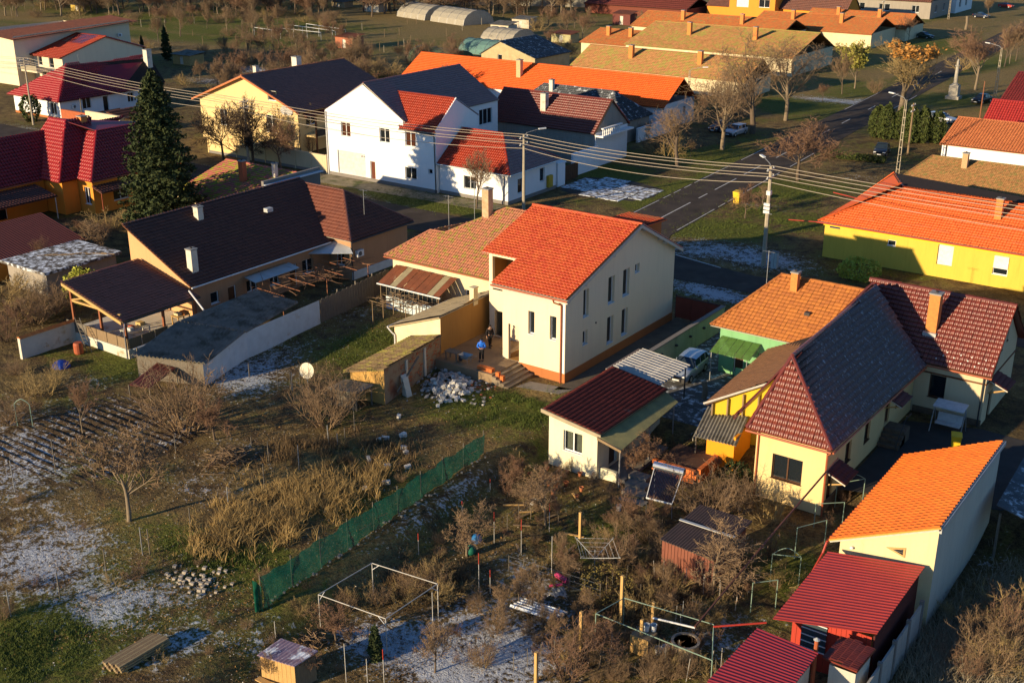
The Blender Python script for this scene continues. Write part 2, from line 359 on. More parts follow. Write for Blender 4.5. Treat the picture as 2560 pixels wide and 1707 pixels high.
def rect_roof(th, x0, x1, y0, y1, ze, zr, axis, m, ridge=None, hips=(0, 0), ov=.4, og=.25, pick=(), caps=True, join=True, cm=None, only=None, **kw):
    """gable or hipped roof over a rectangle; hips = how far the ridge ends are drawn in (0 = gable)"""
    sw = axis == 'y'
    if sw: x0, x1, y0, y1 = y0, y1, x0, x1
    r = ridge if ridge is not None else (y0+y1)/2
    mS = (zr-ze)/(r-y0); mN = (zr-ze)/(y1-r); zS = ze-mS*ov; zN = ze-mN*ov
    a0 = x0-(ov if hips[0] else og); a1 = x1+(ov if hips[1] else og); r0 = x0+hips[0] if hips[0] else a0; r1 = x1-hips[1] if hips[1] else a1
    zW = ze-(zr-ze)/hips[0]*ov if hips[0] else 0; zE = ze-(zr-ze)/hips[1]*ov if hips[1] else 0
    f = {'S': [(a0,y0-ov,zS),(a1,y0-ov,zS),(r1,r,zr),(r0,r,zr)], 'N': [(a1,y1+ov,zN),(a0,y1+ov,zN),(r0,r,zr),(r1,r,zr)]}
    if hips[0]: f['W'] = [(a0,y1+ov,zN),(a0,y0-ov,zS),(r0,r,zr)]
    if hips[1]: f['E'] = [(a1,y0-ov,zS),(a1,y1+ov,zN),(r1,r,zr)]
    T = (lambda p: (p[1], p[0], p[2])) if sw else (lambda p: p)
    pk = dict(pick) if pick else {}; dk = None
    for k, P in f.items():
        if only and k not in only: continue
        P = [T(p) for p in P]
        if sw: P = [P[1], P[0]]+P[2:][::-1] if len(P) == 4 else [P[1], P[0], P[2]]
        d_ = roof_face(th, P, m, pick=pk.get(k, 0), **kw); dk = dk or d_
    if caps:
        ridge_caps(dk, T((r0, r, zr+.03)), T((r1, r, zr+.03)), cm or m, join=join)
        if hips[0]:
            for yy, zz in ((y0-ov, zS), (y1+ov, zN)): ridge_caps(dk, T((a0,yy,zz+.03)), T((r0,r,zr+.03)), cm or m, join=join)
        if hips[1]:
            for yy, zz in ((y0-ov, zS), (y1+ov, zN)): ridge_caps(dk, T((a1,yy,zz+.03)), T((r1,r,zr+.03)), cm or m, join=join)
    return dk
def house_walls(th, x0, x1, y0, y1, ze, m, axis=None, zr=None, ridge=None, z0=-1., ops=None, plinth=None, dep=.18, fm=None, tops=None, name='wall'):
    """four walls; ops {'S':[(x0,x1,z0,z1,style,[glass])], 'E':[(y0,y1,...)]}; gable ends follow the ridge; tops overrides a side's profile"""
    ops = ops or {}; mb = MB(); tops = tops or {}
    sides = {'S': ((x0,y0),(x1,y0),x0,1), 'E': ((x1,y0),(x1,y1),y0,1), 'N': ((x1,y1),(x0,y1),x1,-1), 'W': ((x0,y1),(x0,y0),y1,-1)}
    wins = []
    for k, (p0, p1, s0, sg) in sides.items():
        L = abs(x1-x0) if k in 'SN' else abs(y1-y0); prof = [(0, ze), (L, ze)]
        if zr and ((axis == 'y' and k in 'SN') or (axis == 'x' and k in 'EW')):
            rr = ridge if ridge is not None else ((x0+x1)/2 if axis == 'y' else (y0+y1)/2); prof = [(0, ze), (abs(rr-s0), zr-.1), (L, ze)]
        if k in tops: prof = [((c-s0)*sg, z) for c, z in tops[k]]
        o = sorted([(min((q[0]-s0)*sg, (q[1]-s0)*sg), max((q[0]-s0)*sg, (q[1]-s0)*sg), *q[2:]) for q in ops.get(k, [])])
        wall_side(mb, p0, p1, prof, z0, o, dep); f, _ = frame_map(p0, p1); wins += [(f, q) for q in o]
        if plinth:
            pb = MB(); mbox(pb, f, 0 if k in 'NW' else -.0, L, 0.0, .04, z0, plinth[0]); part('plinth', pb, plinth[1], th)
    w = part(name, mb, m, th)
    for f, q in wins: window(th, f, q[0], q[1], q[2], q[3], q[4] if len(q) > 4 else 'win', dep, q[6] if len(q) > 6 else fm, q[5] if len(q) > 5 else None)
    return w
def chimney(th, x, y, z0, z1, m, s=.3, cm=None, pots=True, parent=None):
    mb = MB().box(x-s, x+s, y-s, y+s, z0, z1); c = part('chimney', mb, m, parent or th)
    cb = MB().box(x-s-.06, x+s+.06, y-s-.06, y+s+.06, z1+.001, z1+.1); part('chimney_cap', cb, cm or mat('grey_cement', (.3, .29, .27), None, 5, .9, .4), c)
    if pots: part('flue', MB().lathe((x, y, z1+.1), [(.1, 0), (.1, .12), (.07, .12), (.07, .02)], 8), GUT['dark'], c)
    return c
def gutter(th, p, q, m, r=.06):
    return part('gutter', MB().tube([p, q], r, 6), m, th)
def downpipe(th, x, y, z0, z1, m, r=.05):
    return part('downpipe', MB().tube([(x, y, z0), (x, y, z1)], r, 7), m, th)
def aircon(th, f, s, z, m=None):
    o = part('air_conditioner', mbox(MB(), f, s-.42, s+.42, .06, .36, z, z+.6), WHITE, th); c = f(s-.08, .365, z+.3); n = np.array(f(0, 1, 0))-np.array(f(0, 0, 0)); n /= np.linalg.norm(n)
    part('fan_grille', MB().tube([np.array(c)-n*.02, np.array(c)+n*.015], .22, 14), mat('ac_grille', (.12, .12, .12), None, 9, .6), o); return o
# ---------------------------------------------------------------- ground
def axis_pts(lo, hi, step, far):
    a = list(np.arange(lo, hi+1e-6, step)); x = hi; st = step
    while x < far: st *= 1.25; x += st; a.append(x)
    x = lo; st = step
    while x > -far: st *= 1.25; x -= st; a.insert(0, x)
    return np.array(a)
gx, gy = axis_pts(-70, 42, .7, 1600), axis_pts(-50, 110, .9, 1600)
GX, GY = np.meshgrid(gx, gy)
rg = np.random.default_rng(5)
def vnoise(X, Y, sc, seed):
    r = np.random.default_rng(seed); n = 256; t = r.random((n, n)); x = X/sc; y = Y/sc; xi = np.floor(x).astype(int); yi = np.floor(y).astype(int); fx = x-xi; fy = y-yi
    fx = fx*fx*(3-2*fx); fy = fy*fy*(3-2*fy); g_ = lambda a, b: t[a % n, b % n]
    return (g_(xi, yi)*(1-fx)+g_(xi+1, yi)*fx)*(1-fy)+(g_(xi, yi+1)*(1-fx)+g_(xi+1, yi+1)*fx)*fy
gard = smooth((-1-GY)/3)*smooth((GX+45)/5)*smooth((34-GX)/3)
GZ = ter(GX, GY)+gard*(vnoise(GX, GY, 2.2, 1)-.5)*.16+gard*(vnoise(GX, GY, .9, 2)-.5)*.08
GZ += .3*np.exp(-((GX-net_x(GY)-1.5)/1.0)**2)*smooth((-12-GY)/3)*smooth((GY+36)/3)*.7      # low bank beside the net fence
snow = np.zeros_like(GX); grass = np.zeros_like(GX); dry = np.full_like(GX, .35); dark = np.zeros_like(GX)
def blob(A, t, x, y, rx, ry, v, rot=0):
    p = G(t, x, y); dx = GX-p[0]; dy = GY-p[1]; c, s = math.cos(rot), math.sin(rot); a = dx*c+dy*s; b = -dx*s+dy*c
    A += v*np.exp(-((a/rx)**2+(b/ry)**2))
# frost lying where the sun has not reached or thawed it
for a in (('bl',250,130,4,2.5,.75),('bl',80,330,5,3,.7),('bl',300,760,5,3,.75),('bl',100,900,4,3,.6),('bl',520,620,3,1.5,.5),('bl',1300,360,4,2,.6),('bl',1500,120,3,3,.5),('bl',620,1100,2.5,2.2,.85),('bl',900,1030,2.2,1.8,.65),
          ('bl',1150,1300,1.6,1.3,.95),('bl',1250,1000,2,1.5,.6),('bl',1600,1300,3,2,.6),('bl',900,1480,3,1.5,.6),('bm',720,1280,1.6,1.4,.85),('bm',950,1350,3,2.2,.8),('bm',1350,1100,2.5,2,.7),('bm',1500,1450,4,3,.8),('bm',1250,1560,3,2,.6),
          ('br',150,850,2.4,2,.6),('br',250,1080,2.6,2,.75),('br',100,1350,2.5,2,.8),('br',420,480,2.5,1.4,.5),('br',1450,1200,2.2,2.5,.55),('br',1230,1330,2,1.5,.5),('bm',1200,450,1.6,3.5,.55),('bm',900,620,1.2,3,.5),('bm',1400,300,1.,3,.55),
          ('mm',250,950,2.2,5,.55),('mm',60,1100,3,4,.65),('mm',760,700,2.2,3.5,.55),('ml',1650,1200,4,3,.75),('ml',620,1170,3,2,.5),('ml',100,1440,6,4,.6),('q',900,1050,7,3.4,.75),('q',1400,1180,5,3.5,.8),('q',600,1100,3,2.5,.6),('q',700,1420,4,2.4,1.1),('q',1000,1520,3,1.6,.9),
          ('q',1250,650,3.6,1.3,.8),('tR',650,1220,5,3,.5),('tR',450,690,8,2,1.2),('tR',700,690,2,4,.8),('tR',1130,430,8,4,.7),('tR',1550,540,4,2,.6),('tl',600,290,20,8,.55),('tl',1250,290,14,6,.45),('tl',1700,480,10,4,1.1),('tl',1450,560,7,5,.8),('tm',100,480,8,4,.9),
          ('tm',900,310,9,4,.45),('tm',1200,1470,6,.8,1.0),('tm',800,1345,3,.9,.6),('tm',1000,1410,8,.7,.7),('tl',150,870,10,1.2,.8),('tl',1500,1160,6,.9,.7),('bR',1450,850,1.8,2,.55),('bR',1100,1500,1,1,.3)): blob(snow, *a)
for a in (('bl',200,1350,4.5,4,1.),('bl',600,780,2,1,.4),('bl',1250,720,3,1,1.),('bl',1500,830,2.4,1.2,1.),('bm',560,400,1.8,1.8,.9),('bm',100,780,1.4,1.2,.9),('mm',900,900,2.5,3.5,.8),('mm',1500,1350,4,2.5,.6),('p',900,1150,2.,1.2,.7),('p',1500,1280,2.5,1.6,.9),
          ('ml',850,1060,3.5,3,.8),('mm',600,1000,2.5,4,.6),('q',600,860,4,3,1.),('q',950,880,4,3,.9),('q',1600,500,5,6,.9),('q',1700,800,5,4,.8),('q',150,650,3,3,1.),('q',700,420,2,8,.8),('tr',700,1200,8,5,.8),('tr',1400,1100,8,8,.7),('tR',300,740,8,7,1.),('tR',600,640,6,7,.7),
          ('tR',1250,300,12,8,1.2),('tR',1300,700,5,5,.9),('tR',1600,440,5,7,.7),('tl',1300,150,30,18,.6),('tl',900,240,20,8,.5),('tm',200,260,25,14,.5),('tm',900,1330,5,1.4,.9),('tm',1200,1400,6,2.4,1.1),('tm',1500,1440,5,2,.9),('br',700,600,2.5,2,.5),('br',500,750,2.5,2.5,.45),('bR',250,880,2,3,.4)): blob(grass, *a)
for a in (('bm',250,420,3,3,.6),('bm',700,250,3,3,.55),('bl',700,620,4,3,.5),('bm',1150,950,1.2,1.6,.6),('bm',1500,1150,1.5,1.3,.4),('mm',1300,1330,3,2,.4),('tl',500,60,70,25,.35),('tm',500,120,60,20,.35),('q',1000,1250,1,1,.1),('bR',1400,1200,3,5,.4),('mr',200,1350,2.5,4,.8),('bm',600,840,1,5,.35)): blob(dry, *a)
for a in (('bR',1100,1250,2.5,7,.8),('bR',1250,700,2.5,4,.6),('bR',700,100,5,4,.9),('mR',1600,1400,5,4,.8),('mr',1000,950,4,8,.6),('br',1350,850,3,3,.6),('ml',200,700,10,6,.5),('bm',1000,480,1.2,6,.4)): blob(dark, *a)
dry += smooth((GY-95)/40)*.25; grass += smooth((GY-60)/60)*.10; grass += .75*(vnoise(GX, GY, 4.5, 11)-.28)
V = np.stack([GX, GY, GZ], -1).reshape(-1, 3); ny, nx = GX.shape
idx = np.arange(nx*ny).reshape(ny, nx); Q = np.stack([idx[:-1, :-1], idx[:-1, 1:], idx[1:, 1:], idx[1:, :-1]], -1).reshape(-1, 4)
def ground_mat():
    m, n, b = _mat('winter_ground'); geo = nd(n, 'ShaderNodeNewGeometry'); v = geo.outputs['Position']
    at = lambda k: nd(n, 'ShaderNodeAttribute', attribute_name=k).outputs['Fac']
    st = lambda x, lo, hi: ramp(n, x, lo, hi)
    n0 = noise(n, v, .16, 4, .6); n1 = st(noise(n, v, .75, 6, .62, .6), .32, .68); n2 = st(noise(n, v, 2.4, 5, .68, .5), .32, .68); n4 = st(noise(n, v, 6.0, 4, .7), .32, .68)
    soil = mixc(n, math_(n, 'ADD', math_(n, 'MULTIPLY', n2, .55), math_(n, 'MULTIPLY', n4, .45)), (.016, .011, .007), (.15, .10, .055))
    dryc = mixc(n, math_(n, 'ADD', math_(n, 'MULTIPLY', n4, .7), math_(n, 'MULTIPLY', n2, .3)), (.06, .04, .016), (.42, .30, .115))
    fd = st(math_(n, 'ADD', math_(n, 'ADD', math_(n, 'MULTIPLY', at('dry'), .9), math_(n, 'MULTIPLY', n1, .45)), math_(n, 'MULTIPLY', n0, .3)), .52, .88)
    c = mixc(n, fd, soil, dryc)
    gr = mixc(n, math_(n, 'ADD', math_(n, 'MULTIPLY', n4, .6), math_(n, 'MULTIPLY', n2, .4)), (.018, .028, .005), (.19, .21, .035))
    fg = st(math_(n, 'ADD', math_(n, 'ADD', at('grass'), math_(n, 'MULTIPLY', n1, .5)), math_(n, 'MULTIPLY', n2, .25)), .62, 1.05); c = mixc(n, fg, c, gr)
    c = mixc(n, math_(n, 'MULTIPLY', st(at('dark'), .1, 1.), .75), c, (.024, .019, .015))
    tw = st(noise(n, v, 9, 3, .5, 2.5), .56, .62); c = mixc(n, math_(n, 'MULTIPLY', tw, .3), c, (.30, .20, .09))     # fallen leaves and stalks
    sn = math_(n, 'MULTIPLY', at('snow'), .57); sn = math_(n, 'ADD', sn, math_(n, 'MULTIPLY', math_(n, 'SUBTRACT', n1, .5), .34)); sn = math_(n, 'ADD', sn, math_(n, 'MULTIPLY', math_(n, 'SUBTRACT', n2, .5), .55)); sn = math_(n, 'ADD', sn, math_(n, 'MULTIPLY', math_(n, 'SUBTRACT', n4, .5), .55))
    fs = st(sn, .40, .66); c = mixc(n, math_(n, 'MULTIPLY', fs, .8), c, (.58, .62, .68))
    n.links.new(c, b.inputs['Base Color']); b.inputs['Roughness'].default_value = .95; b.inputs['Specular IOR Level'].default_value = .1
    bp = nd(n, 'ShaderNodeBump'); bp.inputs['Strength'].default_value = .9; bp.inputs['Distance'].default_value = .2
    n.links.new(math_(n, 'ADD', math_(n, 'MULTIPLY', n2, .6), math_(n, 'MULTIPLY', n4, .45)), bp.inputs['Height']); n.links.new(bp.outputs[0], b.inputs['Normal'])
    return m
me = npmesh('ground', V, Q, ground_mat())
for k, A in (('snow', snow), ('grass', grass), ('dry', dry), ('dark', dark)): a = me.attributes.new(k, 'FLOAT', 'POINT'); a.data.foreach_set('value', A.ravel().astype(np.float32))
me.polygons.foreach_set('use_smooth', [True]*len(me.polygons))
tag(obj('ground', me), kind='structure')

fx_, fy_ = np.meshgrid(np.linspace(-26, -14.5, 40), np.linspace(-31.5, -19.5, 150)); fe = smooth((fx_+26)/.8)*smooth((-14.5-fx_)/.8)*smooth((fy_+31.5)/.6)*smooth((-19.5-fy_)/.6)
fz = fe*(.03+.045*np.sin(fy_*2*math.pi/.62+.25*np.sin(fx_*.9)))+(vnoise(fx_, fy_, .5, 7)-.5)*.05-.03*(1-fe); fi = np.arange(40*150).reshape(150, 40)
fm = npmesh('furrowed_plot', np.stack([fx_, fy_, fz], -1).reshape(-1, 3), np.stack([fi[:-1, :-1], fi[:-1, 1:], fi[1:, 1:], fi[1:, :-1]], -1).reshape(-1, 4), me.materials[0])
for k, v_ in (('snow', .1+.40*fe.ravel()+.06*np.sin(fy_.ravel()*2*math.pi/.62)), ('grass', 0*fe.ravel()), ('dry', .1+0*fe.ravel()), ('dark', .2+0*fe.ravel())): a = fm.attributes.new(k, 'FLOAT', 'POINT'); a.data.foreach_set('value', v_.astype(np.float32))
tag(obj('furrowed_plot', fm), kind='structure')
# ---------------------------------------------------------------- roads
ASPH = mat('asphalt', (.046, .037, .031), (.085, .068, .055), .5, .95, .4, 40, amt=.45, moss=(.11, .088, .066), moss_lo=.60, spec=.08)
PAINT = mat('road_paint', (.62, .60, .55), (.35, .34, .31), 4, .8)
CONC = mat('concrete', (.25, .225, .19), (.16, .14, .115), 1.2, .93, .4, 30)
def sheet(name, pts, z, m, parent=None, t=.02, kind='structure'):
    mb = MB().prism([(p[0], p[1], z-t) for p in pts], (0, 0, t))
    if parent is not None: return part(name, mb, m, parent)
    return tag(obj(name, mb.mesh(name, m)), kind=kind)
lx = lambda y: -19.9-(y-41.8)*.057; rx = lambda y: -12.1-(y-38.2)*.064
ys = [33.5, 42, 52, 67, 79, 100, 120, 140, 183, 220, 300]
road = sheet('road', [(lx(y), y) for y in ys][::-1]+[(rx(y), y) for y in ys], .03, ASPH, t=.12)
street = sheet('street', [(-160, 26.2), (-60, 25.3), (-30, 25.), (0, 26.6), (60, 27.2), (60, 32.2), (0, 31.4), (-4, 32.2), (-8.5, 33.3), (-11, 35.8), (-12, 38.5), (-19.95, 40), (-22, 35), (-26, 32.6), (-34, 31.9), (-60, 32.4), (-160, 35)], .026, ASPH, t=.12)
cl = lambda y: (lx(y)+rx(y))/2
for y0, y1 in ((40, 52.2), (54.5, 57), (59.3, 66), (68.5, 74.5), (80, 84), (89, 93), (98.5, 102.5), (108.3, 112.5), (122, 126), (136, 140), (150, 154), (166, 171)):
    sheet('centre_line', [(cl(y1)-.08, y1), (cl(y0)-.08, y0), (cl(y0)+.08, y0), (cl(y1)+.08, y1)], .036, PAINT, road, .004)
for f_, o in ((lx, .25), (rx, -.25)):
    for y0, y1 in ((41, 51), (52.2, 54.2), (55, 57), (58, 60), (61, 72), (76, 86), (120, 140)):
        sheet('edge_line', [(f_(y1)+o-.06, y1), (f_(y0)+o-.06, y0), (f_(y0)+o+.06, y0), (f_(y1)+o+.06, y1)], .036, PAINT, road, .004)
sheet('stop_line', [(-8.5, 33.0), (-3.0, 31.75), (-3., 31.9), (-8.5, 33.2)], .034, PAINT, street, .004)
for x0 in (-70, -58, -46): sheet('centre_line', [(x0, 28.9), (x0+4, 28.88), (x0+4, 29.0), (x0, 29.02)], .034, PAINT, street, .004)
# pavement and paths
sheet('pavement', [(-62, 34.6), (-33, 35.8), (-33, 38.6), (-62, 38.6)], .028, mat('worn_pavement', (.30, .25, .17), (.10, .085, .05), .9, .95, .5, 25, moss=(.06, .075, .02), moss_lo=.5))
SLAB = mat('frosty_slab', (.20, .175, .14), (.14, .12, .10), 1.5, .93, .3, 30, frost=.47)
rs = random.Random(3); apron = tag(obj('driveway', MB().prism([(-32.4, 48.6, -.06), (-29, 47.5, -.06), (-22.5, 48.9, -.06), (-21.4, 52, -.06), (-22.4, 56, -.06), (-28, 57.6, -.06), (-33.2, 56, -.06)], (0, 0, .07)).mesh('driveway', mat('dark_soil', (.05, .04, .03)))), kind='structure'); ORG[apron.name] = np.zeros(3)
for i in range(6):
    for j in range(5):
        if (i, j) in ((0, 4), (5, 0), (5, 4), (4, 4), (1, 0), (0, 0), (3, 4)): continue
        x = -32.9+i*1.86+rs.uniform(-.05, .05); y = 47.8+j*1.92+rs.uniform(-.06, .06); z = .03+rs.uniform(-.01, .03)
        part('slab', MB().prism([(x, y, z-.05), (x+1.72, y+rs.uniform(-.06, .06), z-.05), (x+1.72, y+1.8, z-.05), (x, y+1.8, z-.05)], (0, 0, .06)), SLAB, apron)
sheet('yard_path', [(0.05, -1.5), (4.4, 2), (4.2, 17), (.05, 17)], .03, mat('yard_concrete', (.16, .125, .085), (.08, .062, .045), 1.1, .95, .4, 25))
sheet('house_path', [(-2.5, -2.6), (.8, -1.9), (1.2, -.6), (-2.2, -1.2)], .03, CONC)
sheet('courtyard', [(4.6, -1), (12.6, -1), (12.8, 8.6), (4.6, 17)], .02, mat('courtyard_concrete', (.14, .135, .13), (.07, .066, .064), 1., .93, .4, 25, frost=.4))
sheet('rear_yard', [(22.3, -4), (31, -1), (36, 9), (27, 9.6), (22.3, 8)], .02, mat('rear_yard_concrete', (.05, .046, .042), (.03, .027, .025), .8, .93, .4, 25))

# ---------------------------------------------------------------- roof and wall finishes
T_MAIN = mat('red_orange_tile', (.40, .036, .011), (.52, .10, .02), .9, .55, .1, 60, rnd=True, spec=.4)
T_OLD = mat('mossy_clay_tile', (.46, .19, .09), (.30, .11, .09), 1.6, .9, .3, 30, rnd=True, moss=(.28, .23, .045), moss_lo=.51, ms=1.6)
T_DARK = mat('dark_brown_tile', (.16, .058, .036), (.10, .04, .03), 1., .5, .1, 50, rnd=True, spec=.35)
T_BROWN = mat('brown_tile', (.17, .032, .019), (.115, .026, .02), .9, .36, .1, 50, rnd=True, spec=.45)
T_BROWNF = mat('frosted_brown_tile', (.13, .08, .08), (.09, .065, .07), .9, .32, .1, 50, rnd=True, spec=.5, frost=.36, fs=4.5)
T_GREEN = mat('orange_brown_tile', (.44, .16, .035), (.30, .10, .03), .8, .8, .2, 40, rnd=True)
T_RUST = mat('weathered_red_tile', (.30, .055, .03), (.17, .035, .022), 1.6, .6, .15, 40, rnd=True, moss=(.30, .22, .17), moss_lo=.68)
T_GAR = mat('bright_orange_tile', (.68, .17, .022), (.58, .12, .018), .8, .6, .1, 50, rnd=True)
T_BLUE = mat('graphite_tile', (.30, .18, .17), (.22, .135, .135), .8, .45, .1, 50, rnd=True, spec=.5)
T_RED = mat('scarlet_tile', (.38, .042, .013), (.27, .03, .011), .8, .45, .1, 50, rnd=True)
T_BURG = mat('burgundy_sheet_shaded', (.23, .013, .022), (.17, .010, .017), .8, .4, .1, 50, rnd=True, spec=.35)  # darker copy for slopes turned from the sun; shade put into the colour
T_ORNG = mat('flame_orange_tile', (.72, .12, .012), (.62, .09, .010), .6, .6, .1, 50, rnd=True)
T_MOSS = mat('old_mossy_tile', (.44, .22, .08), (.28, .12, .05), .5, .9, .4, 20, rnd=True, moss=(.30, .24, .06), moss_lo=.47, ms=.5)
T_MOSS2 = mat('old_red_mossy_tile', (.45, .14, .035), (.33, .11, .04), .8, .9, .3, 30, rnd=True, moss=(.28, .20, .06), moss_lo=.55, ms=1.2)
T_SLATE = mat('slate_tile', (.07, .075, .085), (.04, .045, .05), 1., .6, .2, 40, rnd=True, frost=.36)
T_PINK = mat('pink_mossy_tile', (.40, .10, .085), (.30, .14, .08), 1.3, .9, .3, 30, rnd=True, moss=(.24, .25, .02), moss_lo=.47, ms=1.2)
T_TERR = mat('terracotta_tile', (.50, .17, .06), (.40, .12, .045), .8, .7, .1, 50, rnd=True)
T_LBRN = mat('light_brown_moss_tile', (.36, .19, .07), (.22, .10, .04), 1.5, .9, .3, 30, rnd=True, moss=(.20, .16, .05), moss_lo=.52, ms=1.2)
T_YELR = mat('orange_metal_tile', (.66, .13, .025), (.58, .10, .02), .6, .5, .1, 50, rnd=True)
CREAM = plaster('cream_plaster', (.74, .62, .43), .12)
WHITEP = plaster('white_plaster', (.80, .79, .77), .08)
YELL = plaster('yellow_plaster', (.72, .53, .25), .14); CREAMY = plaster('pale_cream_plaster', (.72, .66, .46), .16); YELB = plaster('vivid_yellow_plaster', (.72, .47, .035), .12)
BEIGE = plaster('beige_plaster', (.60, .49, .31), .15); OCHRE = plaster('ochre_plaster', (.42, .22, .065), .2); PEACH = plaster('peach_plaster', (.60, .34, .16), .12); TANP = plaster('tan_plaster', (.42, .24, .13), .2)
ORNP = plaster('orange_plaster', (.72, .27, .04), .1); GREYP = plaster('grey_plaster', (.33, .29, .24), .3); GRNP = plaster('mint_plaster', (.20, .42, .20), .2)
OLDW = old_plaster('peeling_white_plaster', (.62, .58, .48), (.34, .26, .15), .55); OLDC = old_plaster('peeling_cream_plaster', (.72, .60, .38), (.45, .36, .2), .6)
BLUEW = old_plaster('pale_blue_limewash', (.58, .66, .68), (.42, .38, .3), .62)
PLINTH = plaster('terracotta_plinth', (.42, .15, .05), .15); GPL = plaster('grey_plinth', (.22, .2, .18), .2)
BRICK = mat('brick_red', (.42, .12, .05), (.30, .085, .04), 6, .9, .3, 30, rnd=True); BRICKO = mat('brick_orange', (.62, .17, .04), (.5, .13, .035), 6, .85, .2, 30, rnd=True)
WOOD = mat('weathered_wood', (.28, .19, .10), (.16, .11, .065), 3, .9, .4, 25, stretch=(6, 6, .8)); WOODG = mat('grey_wood', (.20, .17, .13), (.11, .095, .075), 3, .95, .4, 25, stretch=(6, 6, .8)); WOODP = mat('pine_wood', (.55, .34, .12), (.42, .25, .09), 3, .8, .3, 25, stretch=(6, 6, .8))
CORR = mat('grey_asbestos_sheet', (.22, .20, .165), (.10, .095, .08), 1.3, .9, .4, 25, moss=(.08, .07, .05), moss_lo=.5); GALV = mat('galvanised_sheet', (.50, .51, .50), (.38, .38, .36), 1.2, .5, .1, 30, metal=.3)
STEEL = mat('grey_steel', (.33, .34, .35), (.22, .22, .22), 5, .5, 0, metal=.4); RUST = mat('rusty_sheet', (.24, .075, .03), (.13, .045, .022), 1.1, .75, .3, 25, moss=(.34, .27, .16), moss_lo=.64)
FASC = mat('white_fascia', (.55, .5, .42), None, 5, .8); FASB = mat('brown_fascia', (.16, .06, .025), None, 5, .8)
# ---------------------------------------------------------------- the new cream house in the middle
def antenna(th, x, y, z, h=2.2):
    o = part('antenna', MB().tube([(x,y,z),(x,y,z+h)], .025, 5), STEEL, th)
    part('antenna_boom', MB().tube([(x-.5,y,z+h-.1),(x+.5,y,z+h-.1)], .015, 4), STEEL, o)
    for k in (-.4, -.1, .25): part('antenna_rod', MB().tube([(x+k,y-.3,z+h-.09),(x+k,y+.3,z+h-.09)], .01, 4), STEEL, o)
th = thing('house', 'new cream two storey house with red orange tile roof and narrow windows beside concrete steps', 'house', (0, 0, 0))
mb = MB(); sl_ = 3.2/10.3; zf = lambda y: 6.60+(y+.4)*sl_-.12
w = lambda p0, p1, prof, ops=(), dep=.26: wall_side(mb, p0, p1, prof, -.5, ops, dep)
sops = [(.53, 1.51, .75, 3.58, 'empty'), (2.32, 2.87, 3.17, 4.96, 'win1'), (4.21, 4.78, 3.15, 4.97, 'win1')]
eops = [(2.39, 3.13, 4.33, 6.47, 'win1'), (5.89, 6.83, 4.35, 6.5, 'win1'), (8.07, 9.05, 4.35, 6.52, 'win1'), (9.88, 10.57, 5.79, 6.51, 'win1'), (2.41, 3.1, 2.16, 3.27, 'win1'), (5.88, 6.82, 1.13, 3.32, 'win1'), (8.06, 9.01, 1.13, 3.31, 'win1')]
w((-5.54, 0), (0, 0), [(0, zf(0)), (5.54, zf(0))], sops)
w((0, 0), (0, 16.4), [(0, zf(0)), (9.9, 9.66), (16.4, 6.35)], eops)
w((0, 16.4), (-9.2, 16.4), [(0, 6.3), (9.2, 6.3)]); w((-9.2, 16.4), (-9.2, 3.3), [(0, 6.3), (6.5, 9.6), (13.1, 7.6)])
w((-9.2, 3.3), (-5.54, 3.3), [(0, 7.62), (3.66, 7.62)], [(.32, 2.3, 4.6, 7.3, 'empty'), (.5, 1.4, .75, 2.9, 'empty')], .3); w((-5.54, 3.3), (-5.54, 0), [(0, 7.62), (3.3, zf(0))], [(.4, 2.7, .75, 3.4, 'empty')])
part('wall', mb, CREAM, th)
f, _ = frame_map((-5.54, 0), (0, 0)); [window(th, f, *o, .26) for o in sops]
f, _ = frame_map((0, 0), (0, 16.4)); [window(th, f, *o, .26) for o in eops]
for a, b, c, d, e in ((-4.02, .045, -.04, 0, .72),): part('plinth', MB().box(a, b, c, d, -.5, e), PLINTH, th)
part('plinth', MB().box(0, .045, 0.001, 16.4, -.5, .72), PLINTH, th)
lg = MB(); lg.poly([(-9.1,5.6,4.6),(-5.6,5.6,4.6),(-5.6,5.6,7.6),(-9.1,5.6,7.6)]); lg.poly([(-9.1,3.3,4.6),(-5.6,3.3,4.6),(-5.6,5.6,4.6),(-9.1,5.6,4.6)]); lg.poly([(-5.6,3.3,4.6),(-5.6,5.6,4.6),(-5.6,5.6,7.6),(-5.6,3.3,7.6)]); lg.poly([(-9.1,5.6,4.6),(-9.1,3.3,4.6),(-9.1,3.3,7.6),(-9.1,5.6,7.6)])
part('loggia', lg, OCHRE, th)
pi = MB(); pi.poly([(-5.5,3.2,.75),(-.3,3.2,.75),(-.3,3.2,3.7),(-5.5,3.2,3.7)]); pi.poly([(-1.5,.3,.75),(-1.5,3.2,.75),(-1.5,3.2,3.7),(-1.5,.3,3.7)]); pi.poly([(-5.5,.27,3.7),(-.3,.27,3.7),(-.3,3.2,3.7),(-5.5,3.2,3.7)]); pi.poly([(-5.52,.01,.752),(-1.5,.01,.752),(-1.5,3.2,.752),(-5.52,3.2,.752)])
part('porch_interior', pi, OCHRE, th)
zz = lambda y: 6.60+(y+.45)*sl_
r1 = roof_face(th, [(-6.2,-.45,zz(-.45)),(.44,-.45,zz(-.45)),(.44,9.9,9.8),(-9.6,9.9,9.8),(-9.6,2.95,zz(2.95)),(-6.2,2.95,zz(2.95))], T_MAIN, .30, .34, 'roman', 300, dm=FASC)
roof_face(th, [(.44,16.96,6.16),(-9.6,16.96,6.16),(-9.6,9.9,9.8),(.44,9.9,9.8)], T_MAIN, .30, .34, 'roman', dm=FASC)
ridge_caps(r1, (-9.65,9.9,9.86), (.47,9.9,9.86), T_MAIN, .14, .40)
